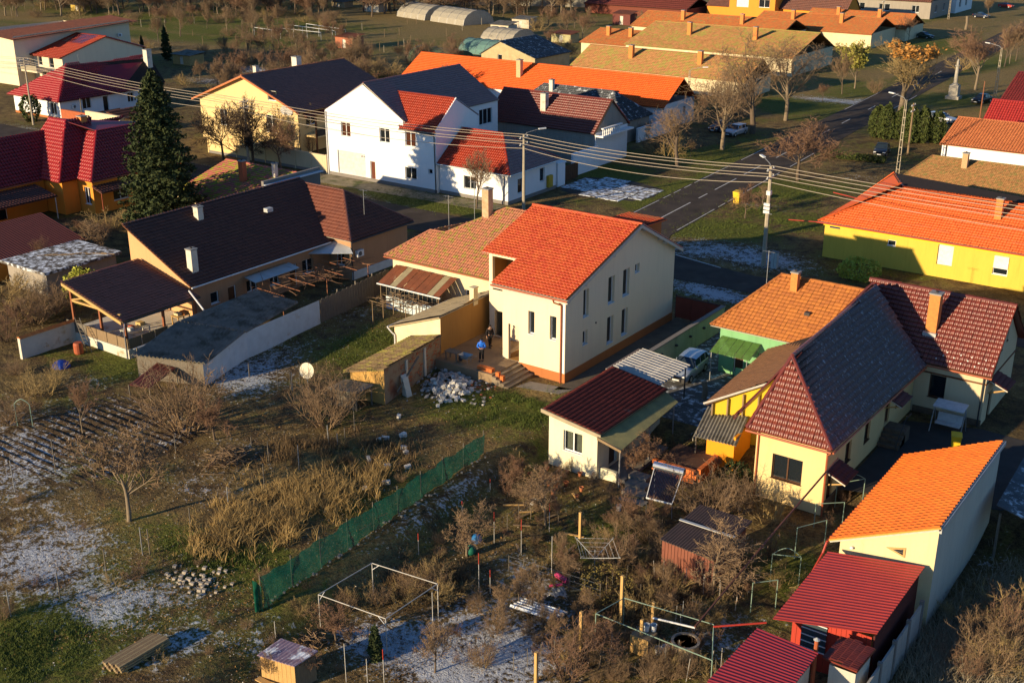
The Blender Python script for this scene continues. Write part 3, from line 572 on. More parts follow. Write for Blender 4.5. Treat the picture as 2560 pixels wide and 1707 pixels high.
part('verge_board', MB().hexa([(.40,-.5,6.32),(.47,-.5,6.32),(.47,9.9,9.52),(.40,9.9,9.52),(.40,-.5,6.54),(.47,-.5,6.54),(.47,9.9,9.74),(.40,9.9,9.74)]), FASC, th)
part('verge_board', MB().hexa([(.40,9.9,9.5),(.47,9.9,9.5),(.47,17.0,5.88),(.40,17.0,5.88),(.40,9.9,9.74),(.47,9.9,9.74),(.47,17.0,6.1),(.40,17.0,6.1)]), FASC, th)
for y, z in ((2.2, 6.95), (6.1, 8.15), (10.6, 9.1), (13.4, 7.7), (14.3, 7.2)): part('purlin_end', MB().box(.01, .38, y-.08, y+.08, z-.02, z+.14), FASC, th)
gutter(th, (-6.25,-.52,6.5), (.46,-.52,6.5), GUT['copper'], .075); part('soffit', MB().box(-6.1, .4, -.45, -.002, 6.28, 6.42), FASC, th)
part('downpipe', MB().tube([(-.75,-.5,6.42),(-.72,-.45,6.2),(-.32,-.12,6.0),(-.3,-.1,5.9),(-.3,-.1,-.1)], .06, 8), GUT['copper'], th)
part('corner_trim', MB().box(-.2, -.03, -.012, 0.0, .74, 6.2), WHITE, th)
part('roof_dormer', MB().box(-3.2, -.4, 11.5, 14.6, 7.5, 9.15), PLINTH, th)
roof_face(th, [(-3.5,11.3,9.25),(-.1,11.3,9.25),(-.1,15.0,9.0),(-3.5,15.0,9.0)], T_MAIN, name='dormer_roof')
part('vent_pipe', MB().tube([(.0,4.2,3.45),(.06,4.2,3.45)], .07, 8), GUT['dark'], th)
# terrace and steps
tr = thing('terrace', 'rough concrete terrace with wide steps in front of the new cream house', 'terrace', (-7, -1, 0))
part('slab', MB().box(-9.8, -4.15, -3.25, 3.3, -.3, .745), mat('terrace_concrete', (.30, .21, .12), (.20, .135, .08), 1.2, .93, .5, 20), tr)
for k in range(4): part('step', MB().box(-4.148+k*.37, -4.15+(k+1)*.37, -3.3, -.01, -.3, .745-.17*(k+.6)), mat('step_concrete', (.28, .22, .15), (.18, .14, .09), 2, .93, .5, 20), tr)

# ---------------------------------------------------------------- old outbuilding (ochre flank) and crumbling brick shed
th = thing('outbuilding', 'old lean-to outbuilding with ochre flank wall and weathered sheet roof beside the terrace', 'shed', (-12, 1, 0))
mb = MB(); wall_side(mb, (-14.4,-2.1), (-9.8,-2.1), [(0,2.1),(4.6,3.62)], -.5); part('wall', mb, OLDC, th, label='peeling cream gable wall')
mb = MB(); wall_side(mb, (-9.8,-2.1), (-9.8,5.6), [(0,3.62),(2.6,3.8),(4.,4.0),(4.3,4.1),(4.32,3.75),(6.6,3.85),(7.7,3.1)], -.5); wall_side(mb, (-9.8,5.6), (-14.4,5.6), [(0,3.1),(4.6,2.1)], -.5); wall_side(mb, (-14.4,5.6), (-14.4,-2.1), [(0,2.1),(7.7,2.1)], -.5); part('wall', mb, OCHRE, th)
SHEETR = mat('weathered_bitumen_sheet', (.46, .36, .20), (.28, .22, .13), .9, .9, .3, 25, stretch=(.5, 3, 1))
roof_face(th, [(-14.75,5.7,1.98),(-14.75,-2.35,1.98),(-9.72,-2.35,3.78),(-9.72,5.7,3.9)], SHEETR, 1.1, 1.3, 'flat', lift=.03)
part('gutter', MB().tube([(-14.85,-2.4,1.9),(-14.85,5.7,1.9)], .07, 6), GUT['white'], th)
part('downpipe', MB().tube([(-14.85,-2.4,1.9),(-14.5,-2.3,1.5),(-14.3,-2.2,1.3),(-14.3,-2.2,-.1)], .06, 6), GUT['white'], th)
part('chimney', MB().box(-10.15,-9.75,2.0,2.55,3.4,4.75), OLDC, th); part('chimney_cap', MB().box(-10.2,-9.7,1.95,2.6,4.752,4.86), OLDC, th)
th = thing('brick_shed', 'crumbling low brick and adobe shed with mossy roof next to the rubble heap', 'shed', (-9, -6, 0))
A, B = np.array([-8.1,-10.5]), np.array([-9.6,-2.4]); A2, B2 = np.array([-10.9,-10.9]), np.array([-12.2,-2.7])
mb = MB(); wall_side(mb, A, B, [(0,2.75),(8.2,2.35)], -.5); wall_side(mb, B2, A2, [(0,1.9),(8.3,2.1)], -.5); part('wall', mb, old_plaster('crumbling_wall', (.30, .22, .14), (.20, .075, .04), .5), th, label='crumbling brick and plaster flank wall')
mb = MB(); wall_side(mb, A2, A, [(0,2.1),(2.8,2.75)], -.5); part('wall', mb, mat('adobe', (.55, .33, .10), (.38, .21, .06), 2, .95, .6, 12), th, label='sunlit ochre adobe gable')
rb = random.Random(4); f, L = frame_map(A, B)
for i in range(90):
    s = rb.uniform(2.2, 7.9); z = rb.uniform(.2, 2.2); z = round(z/.085)*.085
    part('brick', mbox(MB(), f, s, s+.24, -.02, .018+rb.uniform(0, .03), z, z+.065), BRICK, th)
for s in (2.9, 5.6): part('pilaster', mbox(MB(), f, s, s+.25, .001, .10, -.3, 2.3), OLDW, th)
roof_face(th, [(A2[0]-.4,A2[1]-.3,2.05),(A[0]+.25,A[1]-.3,2.85),(B[0]+.2,B[1],2.45),(B2[0],B2[1],1.9)][0:4], mat('mossy_old_roof', (.26, .18, .09), (.16, .10, .06), 1.4, .95, .5, 18, rnd=True, moss=(.30, .26, .06), moss_lo=.5), .26, .34, 'flat')
part('leaning_beam', MB().tube([(-8.0,-9.3,.6),(-8.3,-6.5,2.3)], .07, 5), WOODG, th)
part('buttress', MB().prism([(-7.6,-8.6,-.4),(-8.2,-8.5,-.4),(-8.35,-8.5,1.5),(-8.05,-8.6,1.3)], (.06,.5,0)), OLDW, th)
th = thing('lean_to', 'small grey slatted lean-to against the adobe gable', 'shed', (-10.3, -12, 0))
sheet_face(th, [(-11.3,-12.9,1.35),(-8.8,-12.6,1.45),(-8.6,-11.0,1.6),(-11.1,-11.3,1.5)], CORR, .18, .04)
for x, y in ((-11.1,-12.7),(-8.95,-12.5),(-8.8,-11.1),(-10.9,-11.3)): part('post', MB().tube([(x,y,-.1),(x,y,1.4)], .06, 5), WOODG, th)
for k in range(9): part('plank', MB().box(-11.1+k*.24,-10.88+k*.24,-12.62+k*.02,-12.59+k*.02,0,1.3+.02*(k % 3)), WOODG, th)

# ---------------------------------------------------------------- old cream house with mossy roof
th = thing('old_house', 'old cream house with pinkish mossy clay tile roof and rusty lean-to canopy', 'house', (-16, 10, 0))
house_walls(th, -22.5, -9.25, 7.2, 16.6, 3.9, OLDC, ops={'S': [(-14.6,-13.6,1.2,2.4,'win')]})
rf = roof_face(th, [(-23.1,6.75,3.95),(-9.2,6.75,3.95),(-9.2,13.3,8.0),(-14.7,13.3,8.0),(-18.8,9.95,5.93),(-20.4,9.85,5.9)], T_OLD, .24, .33, 'round')
roof_face(th, [(-23.1,12.9,3.95),(-23.1,6.75,3.95),(-20.4,9.85,5.9)], T_OLD, .24, .33, 'round'); roof_face(th, [(-20.5,17.2,3.95),(-23.1,12.9,3.95),(-20.4,9.85,5.9),(-18.8,9.95,5.93),(-14.7,13.3,8.0)], T_OLD, .24, .33, 'round')
roof_face(th, [(-9.2,17.2,5.2),(-20.5,17.2,3.95),(-14.7,13.3,8.0),(-9.2,13.3,8.0)], T_OLD, .3, .4, 'round')
for a, b in (((-23.1,6.75,4.0),(-20.4,9.85,5.97)), ((-20.4,9.85,5.97),(-18.8,9.95,5.99)), ((-18.8,9.95,5.99),(-14.7,13.3,8.07)), ((-14.7,13.3,8.07),(-9.2,13.3,8.07))): ridge_caps(rf, a, b, T_OLD, .13, .38)
gutter(th, (-23.1,6.68,3.85), (-9.3,6.68,3.85), GUT['copper'], .055)
chimney(th, -16.0, 12.3, 6.6, 9.7, mat('old_brick_chimney', (.40, .20, .10), (.5, .38, .24), 3, .9, .5, 18), .34); antenna(th, -18.9, 10.6, 5.9, 3.2); antenna(th, -17.4, 12.3, 6.8, 3.4)
cp = [(-21.9,4.55,2.3),(-15.2,4.55,2.3),(-15.2,6.95,3.25),(-21.9,6.95,3.25)]
for i in range(10):
    a = i/10; b = (i+1)/10-.006; P = [np.array(q) for q in cp]
    q = [P[0]+(P[1]-P[0])*a, P[0]+(P[1]-P[0])*b, P[3]+(P[2]-P[3])*b, P[3]+(P[2]-P[3])*a]
    part('canopy_sheet', MB().prism([x+np.array([0,0,.02*(i % 2)]) for x in q], (0,-.01,.025)), RUST if i not in (2, 8) else mat('patched_sheet', (.34, .30, .17), (.26, .2, .12), 2, .8), th)
part('canopy_gutter', MB().tube([(-22,4.48,2.22),(-15.1,4.48,2.22)], .07, 6), GUT['white'], th)
for x in (-21.7,-19.6,-17.5,-15.4): part('canopy_post', MB().tube([(x,4.62,-.2),(x,4.62,2.25)], .05, 5), WOOD, th)
part('porch_wall', MB().box(-21.4,-15.5,4.9,5.0,-.2,1.15), BLUEW, th)
for k in range(12): part('porch_glazing_bar', MB().box(-21.35+k*.5,-21.29+k*.5,4.9,4.96,1.15,2.3), WOODG, th)
part('porch_glass', MB().box(-21.4,-15.5,4.97,4.98,1.152,2.3), DARKG, th)

# ---------------------------------------------------------------- dark brown L-shaped house, its porch and the corrugated shed
th = thing('brown_roof_house', 'long house with very dark brown tile roof and tan walls beside the wood fence', 'house', (-34, 3, 0))
house_walls(th, -38.9, -31.6, -7.5, 8.8, 3.65, TANP, tops={'S': [(-38.9,7.0),(-31.6,3.6)], 'N': [(-31.6,3.6),(-38.9,7.0)], 'W': [(8.8,7.0),(-7.5,7.0)]}, ops={'E': [(-5.5,-4.6,1.2,2.2,'win1'),(-3.6,-2.7,.2,2.2,'door',BROWNF),(-1.5,-.3,1.1,2.2,'win'),(1.2,2.3,1.0,2.3,'win'),(3.6,4.5,.2,2.3,'door',BROWNF),(5.2,6.6,1.0,2.3,'win')]})
house_walls(th, -40.2, -29.0, 8.9, 16.8, 3.95, TANP, z0=-.9, ops={'S': [(-30.9,-29.9,1.2,2.4,'win')]})
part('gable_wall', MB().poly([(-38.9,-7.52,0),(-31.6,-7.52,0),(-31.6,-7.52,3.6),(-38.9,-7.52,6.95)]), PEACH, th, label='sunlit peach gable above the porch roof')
r1 = roof_face(th, [(-31.1,-7.8,3.45),(-31.1,8.8,3.45),(-34.1,12.85,4.95),(-39.1,12.85,7.39),(-39.1,-7.8,7.39)], T_DARK, .33, .38, 'twin', dm=FASB)
r2 = roof_face(th, [(-33.4,8.45,3.82),(-28.55,8.45,3.82),(-33.3,12.85,6.95),(-38.6,12.85,6.95)], mat('brown_red_tile', (.17, .05, .028), (.12, .035, .022), .8, .7, .1, 50, rnd=True), .33, .38, 'twin', dm=FASC)
roof_face(th, [(-28.55,8.45,3.82),(-28.55,17.25,3.82),(-33.3,12.85,6.95)], T_DARK, .33, .38, 'twin', dm=FASB); roof_face(th, [(-28.55,17.25,3.82),(-40.4,17.25,3.82),(-40.4,12.85,6.95),(-33.3,12.85,6.95)], T_DARK, .33, .38, 'twin')
for a, b in (((-28.55,8.45,3.88),(-33.3,12.85,7.02)), ((-28.55,17.25,3.88),(-33.3,12.85,7.02)), ((-33.3,12.85,7.02),(-38.6,12.85,7.05)), ((-39.1,-7.8,7.45),(-39.1,12.85,7.45))): ridge_caps(r2, a, b, T_DARK, .13, .4, join=True)
gutter(th, (-31.0,-7.8,3.38), (-31.0,8.4,3.38), GUT['white'], .07); gutter(th, (-28.45,8.4,3.75), (-28.45,17.2,3.75), GUT['dark'], .07)
chimney(th, -32.6, -6.2, 3.9, 6.0, OLDW, .32); chimney(th, -37.6, -1.0, 6.3, 7.7, OLDW, .3); part('roof_hatch', MB().box(-36.2,-35.7,5.3,6.0,6.1,6.45), GALV, th)
part('parapet', MB().box(-40.5,-40.2,9.2,16.8,4,7.6), GPL, th); part('parapet_flashing', MB().box(-40.19,-39.7,9.2,16.8,7.2,7.3), mat('snowy_flashing', (.45, .52, .58), None, 4, .8), th)
f, _ = frame_map((-29.0,8.9), (-29.0,16.8)); aircon(th, f, .9, 2.1); downpipe(th, -28.92, 8.95, 0, 3.7, GUT['dark']); antenna(th, -30.4, 12.4, 5.2, 2.4)
part('snow_line_wall', MB().box(-28.99,-28.9,8.9,16.8,-.2,.75), BLUEW, th)
cv = sheet_face(th, [(-34.6,3.9,2.75),(-28.3,8.4,2.8),(-29.4,9.1,3.2),(-33.6,8.6,3.5)], mat('milky_sheet', (.50, .53, .55), (.40, .42, .42), 1.5, .5, .1, 20), .12, .02, name='canopy')
for x, y in ((-34.3,4.3),(-31.5,6.3),(-28.6,8.35)): part('canopy_post', MB().tube([(x,y,-.1),(x,y,2.8)], .05, 5), WOOD, th)
sheet_face(th, [(-31.2,-2,2.75),(-29.9,-2,2.5),(-29.9,3.2,2.5),(-31.2,3.2,2.75)], GALV, .15, .02, name='awning')
# porch
th = thing('porch', 'open terrace under a brown tiled lean-to roof on wooden posts, attached to the dark house', 'porch', (-33, -11.5, 0))
roof_face(th, [(-30.3,-15.2,2.85),(-30.3,-7.65,2.85),(-37.5,-7.65,4.66),(-37.5,-15.2,4.66)], mat('porch_brown_tile', (.30, .10, .06), (.22, .075, .045), .8, .32, .1, 50, rnd=True, spec=.6), .30, .36, 'twin', dm=WOOD, pick=0)
for x, y, z in ((-30.6,-14.8,2.75),(-33.6,-14.8,3.5),(-37.1,-14.8,4.4),(-30.6,-11.2,2.75),(-30.6,-8.0,2.75)): part('post', MB().box(x-.09,x+.09,y-.09,y+.09,-.1,z), mat('redwood_post', (.28, .09, .035), None, 4, .7), th)
part('verge_beam', MB().hexa([(-30.4,-15.3,2.6),(-30.4,-15.15,2.6),(-37.5,-15.15,4.4),(-37.5,-15.3,4.4),(-30.4,-15.3,2.85),(-30.4,-15.15,2.85),(-37.5,-15.15,4.64),(-37.5,-15.3,4.64)]), WOODP, th)
part('brace', MB().tube([(-37.0,-14.85,3.2),(-35.2,-14.85,3.7)], .07, 5), WOODP, th); part('tie_beam', MB().box(-37.1,-31,-14.88,-14.72,3.05,3.2), WOODP, th)
part('floor', MB().box(-37.4,-29.7,-15.4,-7.6,-.5,.75), OLDW, th, label='white plastered base of the terrace')
f, L = frame_map((-37.4,-15.4), (-29.7,-15.4))
for k in range(6): part('railing_panel', mbox(MB(), f, .1+k*1.27, 1.3+k*1.27, -.06, -.01, .8, 1.65), WOODG if k < 2 else WOOD, th)
f, L = frame_map((-29.7,-15.4), (-29.7,-10))
for k in range(3): part('railing_panel', mbox(MB(), f, .1+k*1.27, 1.3+k*1.27, -.06, -.01, .8, 1.6), WOOD, th)
gutter(th, (-30.2,-15.2,2.75), (-30.2,-7.7,2.75), GUT['dark'], .06); part('downpipe', MB().tube([(-30.2,-15.1,2.75),(-29.9,-15.45,2.3),(-29.9,-15.47,0)], .045, 6), STEEL, th)
def table(name, label, x, y, z, lx_, ly_, h, m, loc=None):
    t = thing(name, label, 'table', (x, y, z)); part('table_top', MB().box(x-lx_/2,x+lx_/2,y-ly_/2,y+ly_/2,z+h-.05,z+h), m, t)
    for i in (-1, 1):
        for j in (-1, 1): part('leg', MB().box(x+i*(lx_/2-.08)-.04,x+i*(lx_/2-.08)+.04,y+j*(ly_/2-.08)-.04,y+j*(ly_/2-.08)+.04,z,z+h-.05), m, t)
    return t
table('table', 'pale table with clutter under the brown porch roof', -31.6, -13.2, .75, 1.0, 2.2, .8, mat('pale_top', (.6, .56, .45), None, 4, .6))
table('work_table', 'orange wooden table at the inner end of the porch', -31.0, -9.2, .75, .9, 1.3, .8, WOODP)
for k, (x, y, s, c) in enumerate(((-31.7,-12.6,.3,(.6,.4,.15)),(-31.4,-13.8,.22,(.65,.65,.6)),(-31.8,-13.4,.2,(.5,.12,.06)),(-31.1,-9.4,.25,(.6,.5,.3)),(-30.9,-8.9,.3,(.62,.2,.05)))):
    solo('box', MB().box(x-s,x+s,y-s*.8,y+s*.8,1.551,1.551+s*.8).box(x-s*.9,x+s*.9,y-s*.72,y+s*.72,1.551+s*.8,1.551+s*.86), mat('crate_col%d' % k, c, None, 5, .8), ['flat wooden tray on the pale porch table', 'white carton on the pale porch table', 'small red box on the pale porch table', 'straw coloured box on the orange porch table', 'orange box on the orange porch table'][k], 'box', (x, y, 1.551))
# corrugated shed with whitewashed wall
th = thing('corrugated_shed', 'long low shed with striped grey corrugated roof and cracked pale blue wall', 'shed', (-25, -9, 0))
mb = MB(); pts = [(-20.9,-15.6),(-22.4,-10),(-23.3,-1.2)]; hs = [1.8, 2.2, 2.05]
for k in range(2): L = math.dist(pts[k], pts[k+1]); wall_side(mb, pts[k], pts[k+1], [(0, hs[k]), (L, hs[k+1])], -.4)
part('wall', mb, BLUEW, th); mb = MB(); wall_side(mb, (-25.9,-17.5), (-20.9,-15.6), [(0,1.9),(5.3,1.75)], -.4); part('end_wall', mb, WOODG, th)
r_ = sheet_face(th, [(-26.0,-17.9,2.0),(-20.5,-15.7,1.9),(-22.1,-10.4,2.35),(-27.9,-12.0,2.45)], CORR, .32, .14)
sheet_face(th, [(-28.0,-11.8,2.36),(-22.2,-10.2,2.25),(-24.1,-2.8,2.15),(-28.9,-3.0,2.3)], CORR, .32, .14)
part('light_strip', MB().box(-26.6,-26.45,-17.2,-13.2,2.12,2.16), GALV, th)
for x, y in ((-28.5,-3.3),(-27.8,-11.5),(-26,-17.3)): part('post', MB().tube([(x,y,-.2),(x,y,2.4)], .07, 5), WOODG, th)
solo('drain_pipe', MB().tube([(-30.9,-8.2,3.3),(-27.6,-9.6,2.75)], .07, 7), mat('white_pipe', (.7, .68, .66), None, 4, .5), 'white drain pipe running from the dark house eave down to the corrugated roof', 'pipe', (-29, -9, 0))
th = thing('board_fence', 'grey vertical board fence between the corrugated shed and the old cream house', 'fence', (-23.7, 4, 0))
f, L = frame_map((-23.3,-1.1), (-24.2,8.5))
for k in range(52): part('board', mbox(MB(), f, k*L/52+.01, (k+1)*L/52-.012, -.012, .012+.01*(k % 2), .05, 2.05+.06*math.sin(k*1.7)), WOODG, th)
for z in (.5, 1.6): part('rail', mbox(MB(), f, 0, L, -.07, -.013, z, z+.09), WOODG, th)
for s in (2.4, 4.9, 7.3): part('post', mbox(MB(), f, s, s+.1, -.17, -.071, -.3, 2.25), WOODG, th); 
# left white garden wall, red lean roof, flat shed
th = thing('garden_wall', 'peeling white garden wall with tile coping below the porch', 'wall', (-36.4, -17, 0))
mb = MB(); mb.box(-36.6,-36.3,-20.2,-15.4,-.4,1.7); part('wall_body', mb, OLDW, th)
for k in range(14): part('coping_tile', MB().prism([(-36.75,-20.2+k*.34,1.7),(-36.45,-20.2+k*.34,1.86),(-36.15,-20.2+k*.34,1.7)], (0,.36,0)), T_GREEN, th)
th = thing('flat_shed', 'grey flat roofed shed with frosty roof litter among bushes', 'shed', (-50, -6, 0))
house_walls(th, -53.3, -47.5, -10.2, -2.9, 2.15, GREYP, ops={'E': [(-7.6,-5.6,1.0,1.7,'win1')], 'S': []})
part('roof', MB().box(-53.7,-47.1,-10.6,-2.5,2.15,2.4), mat('frosty_felt', (.12, .10, .08), (.07, .06, .05), 1.5, .95, .5, 15, frost=.46), th)
for k in range(9): part('roof_branch', MB().tube([(-52+k*.5,-8+k*.5,2.45),(-51+k*.5+.5*math.sin(k),-6.5+k*.35,2.5)], .04, 4), WOOD, th)
th = thing('low_red_shed', 'low shed with plain dark red roof in shade at the left', 'shed', (-58, -4, 0))
house_walls(th, -66, -55, -14, -1.2, 2.0, ORNP); sheet_face(th, [(-54.6,-14.6,1.9),(-54.6,-.9,1.9),(-61.5,-.9,3.5),(-61.5,-14.6,3.5)], mat('dull_red_sheet', (.13, .035, .022), (.09, .025, .018), 2, .7), .3, .05)
# ---------------------------------------------------------------- right-hand group
STONEP = mat('stone_plinth', (.16, .12, .08), (.08, .06, .045), 4, .95, .8, 6)
th = thing('tiled_l_house', 'cream L-shaped house with dark brown interlocking tile roof and brick chimney', 'house', (20, 2, -.8))
house_walls(th, 17.75, 22.1, -6.25, 9.9, 4.1, YELL, z0=-1.5, ops={'S': [(18.85,20.75,.75,2.35,'win',None,BROWNF)], 'E': [(-5.6,-4.7,-.6,1.5,'door',BROWNF,BROWNF),(-2.9,-1.9,1.1,2.5,'win1',None,BROWNF),(.4,1.4,1.2,3.0,'win1',None,BROWNF),(4.2,5.1,1.0,3.1,'door',BROWNF,BROWNF),(6.3,7.2,1.5,3.0,'win1',None,BROWNF)]})
house_walls(th, 17.75, 26.75, 10.0, 17.6, 4.1, BEIGE, 'x', 7.3, 13.9, z0=-1.4, ops={'S': [(23.1,24.2,1.3,2.95,'win1',None,BROWNF)], 'E': [(11.4,12.3,-.1,2.,'door',BROWNF,BROWNF),(12.9,13.25,4.5,5.9,'win1',None,BROWNF),(14.2,14.55,4.8,6.2,'win1',None,BROWNF)]})
for p0, p1 in (((22.101,-6.2),(22.14,9.9)),): part('plinth', MB().box(p0[0],p1[0],p0[1],p1[1],-1.4,-.05), STONEP, th)
part('plinth', MB().box(22.2,26.79,9.95,9.999,-1.3,.45), STONEP, th); part('cornice', MB().box(22.15,26.79,9.93,9.998,3.0,3.1), FASB, th); part('cornice', MB().box(26.751,26.81,10,17.6,3.0,3.1), FASB, th)
pk = (18.35,-4.3,8.0)
r1 = roof_face(th, [(17.3,-6.85,3.78),(22.6,-6.85,3.78),(18.6,-3.9,7.75)], T_BROWN, .29, .37, 'twin', 300, dm=FASB)
roof_face(th, [(22.6,-6.85,3.78),(22.9,9.3,3.72),(18.3,11.2,7.9),(18.6,-3.9,7.75)], T_BROWNF, .29, .37, 'twin', 300, dm=FASB)
roof_face(th, [(16.3,16.0,6.2),(16.4,-6.85,4.2),(18.6,-3.9,7.75),(18.3,11.2,7.9)], T_BROWN, .29, .37, 'twin')
r2 = roof_face(th, [(22.6,9.45,3.85),(27.2,9.45,3.85),(27.05,13.9,7.5),(17.0,13.9,7.5),(18.4,12.6,6.434)], T_BROWN, .29, .37, 'twin', 300, dm=FASB)
roof_face(th, [(27.2,18.2,3.9),(17,18.2,3.9),(17,13.9,7.5),(27.05,13.9,7.5)], T_BROWN, .29, .37, 'twin')
ridge_caps(r1, (22.6,-6.85,3.86), (18.6,-3.9,7.82), T_BROWN); ridge_caps(r1, (18.6,-3.9,7.82), (18.3,11.2,7.97), T_BROWN); ridge_caps(r2, (17.,13.9,7.56), (27.1,13.9,7.56), T_BROWN); ridge_caps(r1, (17.3,-6.85,3.86), (18.6,-3.9,7.82), T_BROWN)
brk = mat('orange_brick_stack', (.62, .24, .06), (.48, .17, .05), 5, .9, .5, 14)
chimney(th, 22.4, 11.6, 5.2, 8.1, brk, .36); part('chimney_flashing', MB().box(21.95,22.85,11.0,11.22,5.05,5.45), GALV, th)
for p, q in (((22.7,-6.9,3.7),(22.98,9.2,3.65)), ((17.3,-6.95,3.7),(22.6,-6.95,3.7)), ((22.9,9.35,3.75),(27.2,9.35,3.75))): gutter(th, p, q, GUT['copper'], .07)
part('downpipe', MB().tube([(22.6,-6.8,3.65),(22.2,-6.35,3.2),(22.2,-6.33,-.8)], .055, 6), GUT['copper'], th); downpipe(th, 26.6, 9.85, -.1, 3.7, GUT['dark']); downpipe(th, 17.9, -6.32, -.8, 3.7, GUT['copper'])
for y0, z, nm in ((-5.9, 1.75, 0), (3.6, 3.2, 0)):
    cn = roof_face(th, [(23.3,y0,z-.35),(23.3,y0+2.0,z-.35),(22.12,y0+2.0,z+.15),(22.12,y0,z+.15)], T_BROWN, .29, .34, 'twin', name='door_canopy', dm=FASC); part('bracket', MB().tube([(22.12,y0+.1,z-.7),(23.2,y0+.1,z-.35)], .05, 5), WOODP, th)
cn = roof_face(th, [(28.0,10.9,2.55),(28.0,12.9,2.55),(26.77,12.9,3.05),(26.77,10.9,3.05)], T_BROWN, .29, .34, 'twin', name='door_canopy', dm=FASC); part('bracket', MB().tube([(26.77,11.0,2.1),(27.9,11.0,2.55)], .06, 5), WOODP, th)
for k in range(5): part('entrance_step', MB().box(22.15, 23.5, 4.1-k*.32, 5.3-k*.0 if k == 0 else 4.42-(k-1)*.32-.005, -.4, .95-k*.24), STONEP, th)
part('stair_rail', MB().tube([(23.5,5.2,1.9),(23.5,4.1,1.9),(23.5,2.6,.7),(23.5,2.6,-.2)], .025, 5), GUT['dark'], th)
for k in range(14): part('snow_guard', MB().obox((23.4+k*.27+.1*(k % 2), 9.75+.42*((k*7) % 3)*.6, 4.22+.34*((k*7) % 3)*.6), ((.03,0,0),(0,.015,0),(0,0,.05))), WHITE, th)
# green-walled house
th = thing('mint_house', 'mint green house with orange brown tile roof behind the parked car', 'house', (12, 12, 0))
house_walls(th, 8.1, 17.4, 8.6, 18.0, 3.7, GRNP, ops={'S': [(9.3,10.1,.2,2.2,'door',BROWNF),(11.2,12.3,1.,2.2,'win')]})
rf = roof_face(th, [(7.45,8.2,3.65),(17.5,8.2,3.65),(17.5,13.8,6.6),(10.4,13.8,6.6)], T_GREEN, .31, .36, 'twin', 200, dm=FASC)
roof_face(th, [(7.45,18.6,3.65),(7.45,8.2,3.65),(10.4,13.8,6.6)], T_GREEN, .31, .36, 'twin'); roof_face(th, [(17.5,18.6,3.65),(7.45,18.6,3.65),(10.4,13.8,6.6),(17.5,13.8,6.6)], T_GREEN, .31, .36, 'twin')
for a, b in (((7.45,8.2,3.72),(10.4,13.8,6.67)), ((10.4,13.8,6.67),(17.5,13.8,6.67)), ((7.45,18.6,3.72),(10.4,13.8,6.67))): ridge_caps(rf, a, b, T_GREEN)
chimney(th, 11.9, 12.7, 5.6, 7.35, brk, .26); part('roof_vent', MB().box(13.6,14.0,10.6,11.0,5.0,5.22), GUT['dark'], th); antenna(th, 8.3, 16.0, 4.4, 3.2)
f, _ = frame_map((8.1,8.6), (17.4,8.6)); aircon(th, f, 4.9, 2.2)
for k in range(5): part('canopy_pane', MB().prism([(8.3+k*.62,6.6,2.25),(8.88+k*.62,6.6,2.25),(8.88+k*.62,8.5,2.9),(8.3+k*.62,8.5,2.9)], (0,0,.02)), film('green_pvc', (.20, .38, .10), .75), th)
for k in range(6): part('canopy_bar', MB().tube([(8.28+k*.62,6.55,2.22),(8.28+k*.62,8.55,2.88)], .025, 4), WOODG, th)
for x in (8.4, 11.2): part('canopy_post', MB().tube([(x,6.65,-.1),(x,6.65,2.25)], .04, 5), STEEL, th)
part('porch_wall', MB().box(10.2,11.5,7.0,7.1,-.1,1.3), GRNP, th)
# boundary wall and gate
th = thing('boundary_wall', 'pale green plastered boundary wall between the new house and the courtyard', 'wall', (4.4, 10, 0))
part('wall_body', MB().box(4.3,4.52,4.2,16.9,-.3,1.95), plaster('pale_green_plaster', (.34, .40, .27), .4), th); part('coping', MB().box(4.22,4.6,4.2,16.9,1.951,2.05), GPL, th)
for k in range(5): part('wall_lamp', MB().lathe((4.62, 6.2+k*2.3, 1.2), [(.03,0),(.13,.05),(.13,.16),(.03,.2)], 8), GUT['dark'], th)
th = thing('gate', 'dark red metal gate at the street end of the new house drive', 'gate', (2, 17.1, 0))
for k in range(3): part('panel', MB().box(-.0+k*1.45,1.42+k*1.45,17.05,17.1,.1,2.0), mat('dark_red_sheet', (.16, .035, .025), (.12, .03, .02), 2, .6), th)
for k in range(4): part('post', MB().box(-.06+k*1.45,.04+k*1.45,17.101,17.2,-.2,2.1), GUT['dark'], th)
part('rail', MB().box(-.05,4.3,17.02,17.049,1.9,1.98), GUT['dark'], th)
# small cream house in the garden with carport
th = thing('garden_house', 'small cream garden house with lean-to red tile roof and one white window', 'house', (7, -6, -.8))
house_walls(th, 5.35, 8.95, -10.05, -1.9, 2.6, CREAMY, z0=-1.6, tops={'S': [(5.35,2.98),(8.95,2.45)], 'E': [(-10.05,2.45),(-1.9,2.45)], 'N': [(8.95,2.45),(5.35,2.98)], 'W': [(-1.9,2.98),(-10.05,2.98)]}, ops={'S': [(6.45,7.85,.55,1.95,'win',CLEARG)], 'E': [(-8.6,-7.6,-.5,1.6,'door',mat('dark_door', (.06,.05,.04)))]})
mbc = MB()
for a0, a1 in ((6.48,7.1),(7.2,7.82)):
    xs = np.linspace(a0, a1, 13); i0 = len(mbc.v)
    for k, x in enumerate(xs): y = -9.72+.04*math.sin(k*2.1); mbc.v += [(x,y,.58),(x,y,1.92)]
    mbc.f += [(i0+2*k, i0+2*k+2, i0+2*k+3, i0+2*k+1) for k in range(12)]; mbc.r += [0]*12
part('curtain', mbc, mat('curtain_cloth', (.42, .38, .28), (.3, .27, .2), 5, .9), th)
rf = roof_face(th, [(9.35,-10.35,2.52),(9.35,-1.7,2.52),(5.0,-1.7,3.16),(5.0,-10.35,3.16)], T_RUST, .34, .33, 'twin', 300, dm=WOODG)
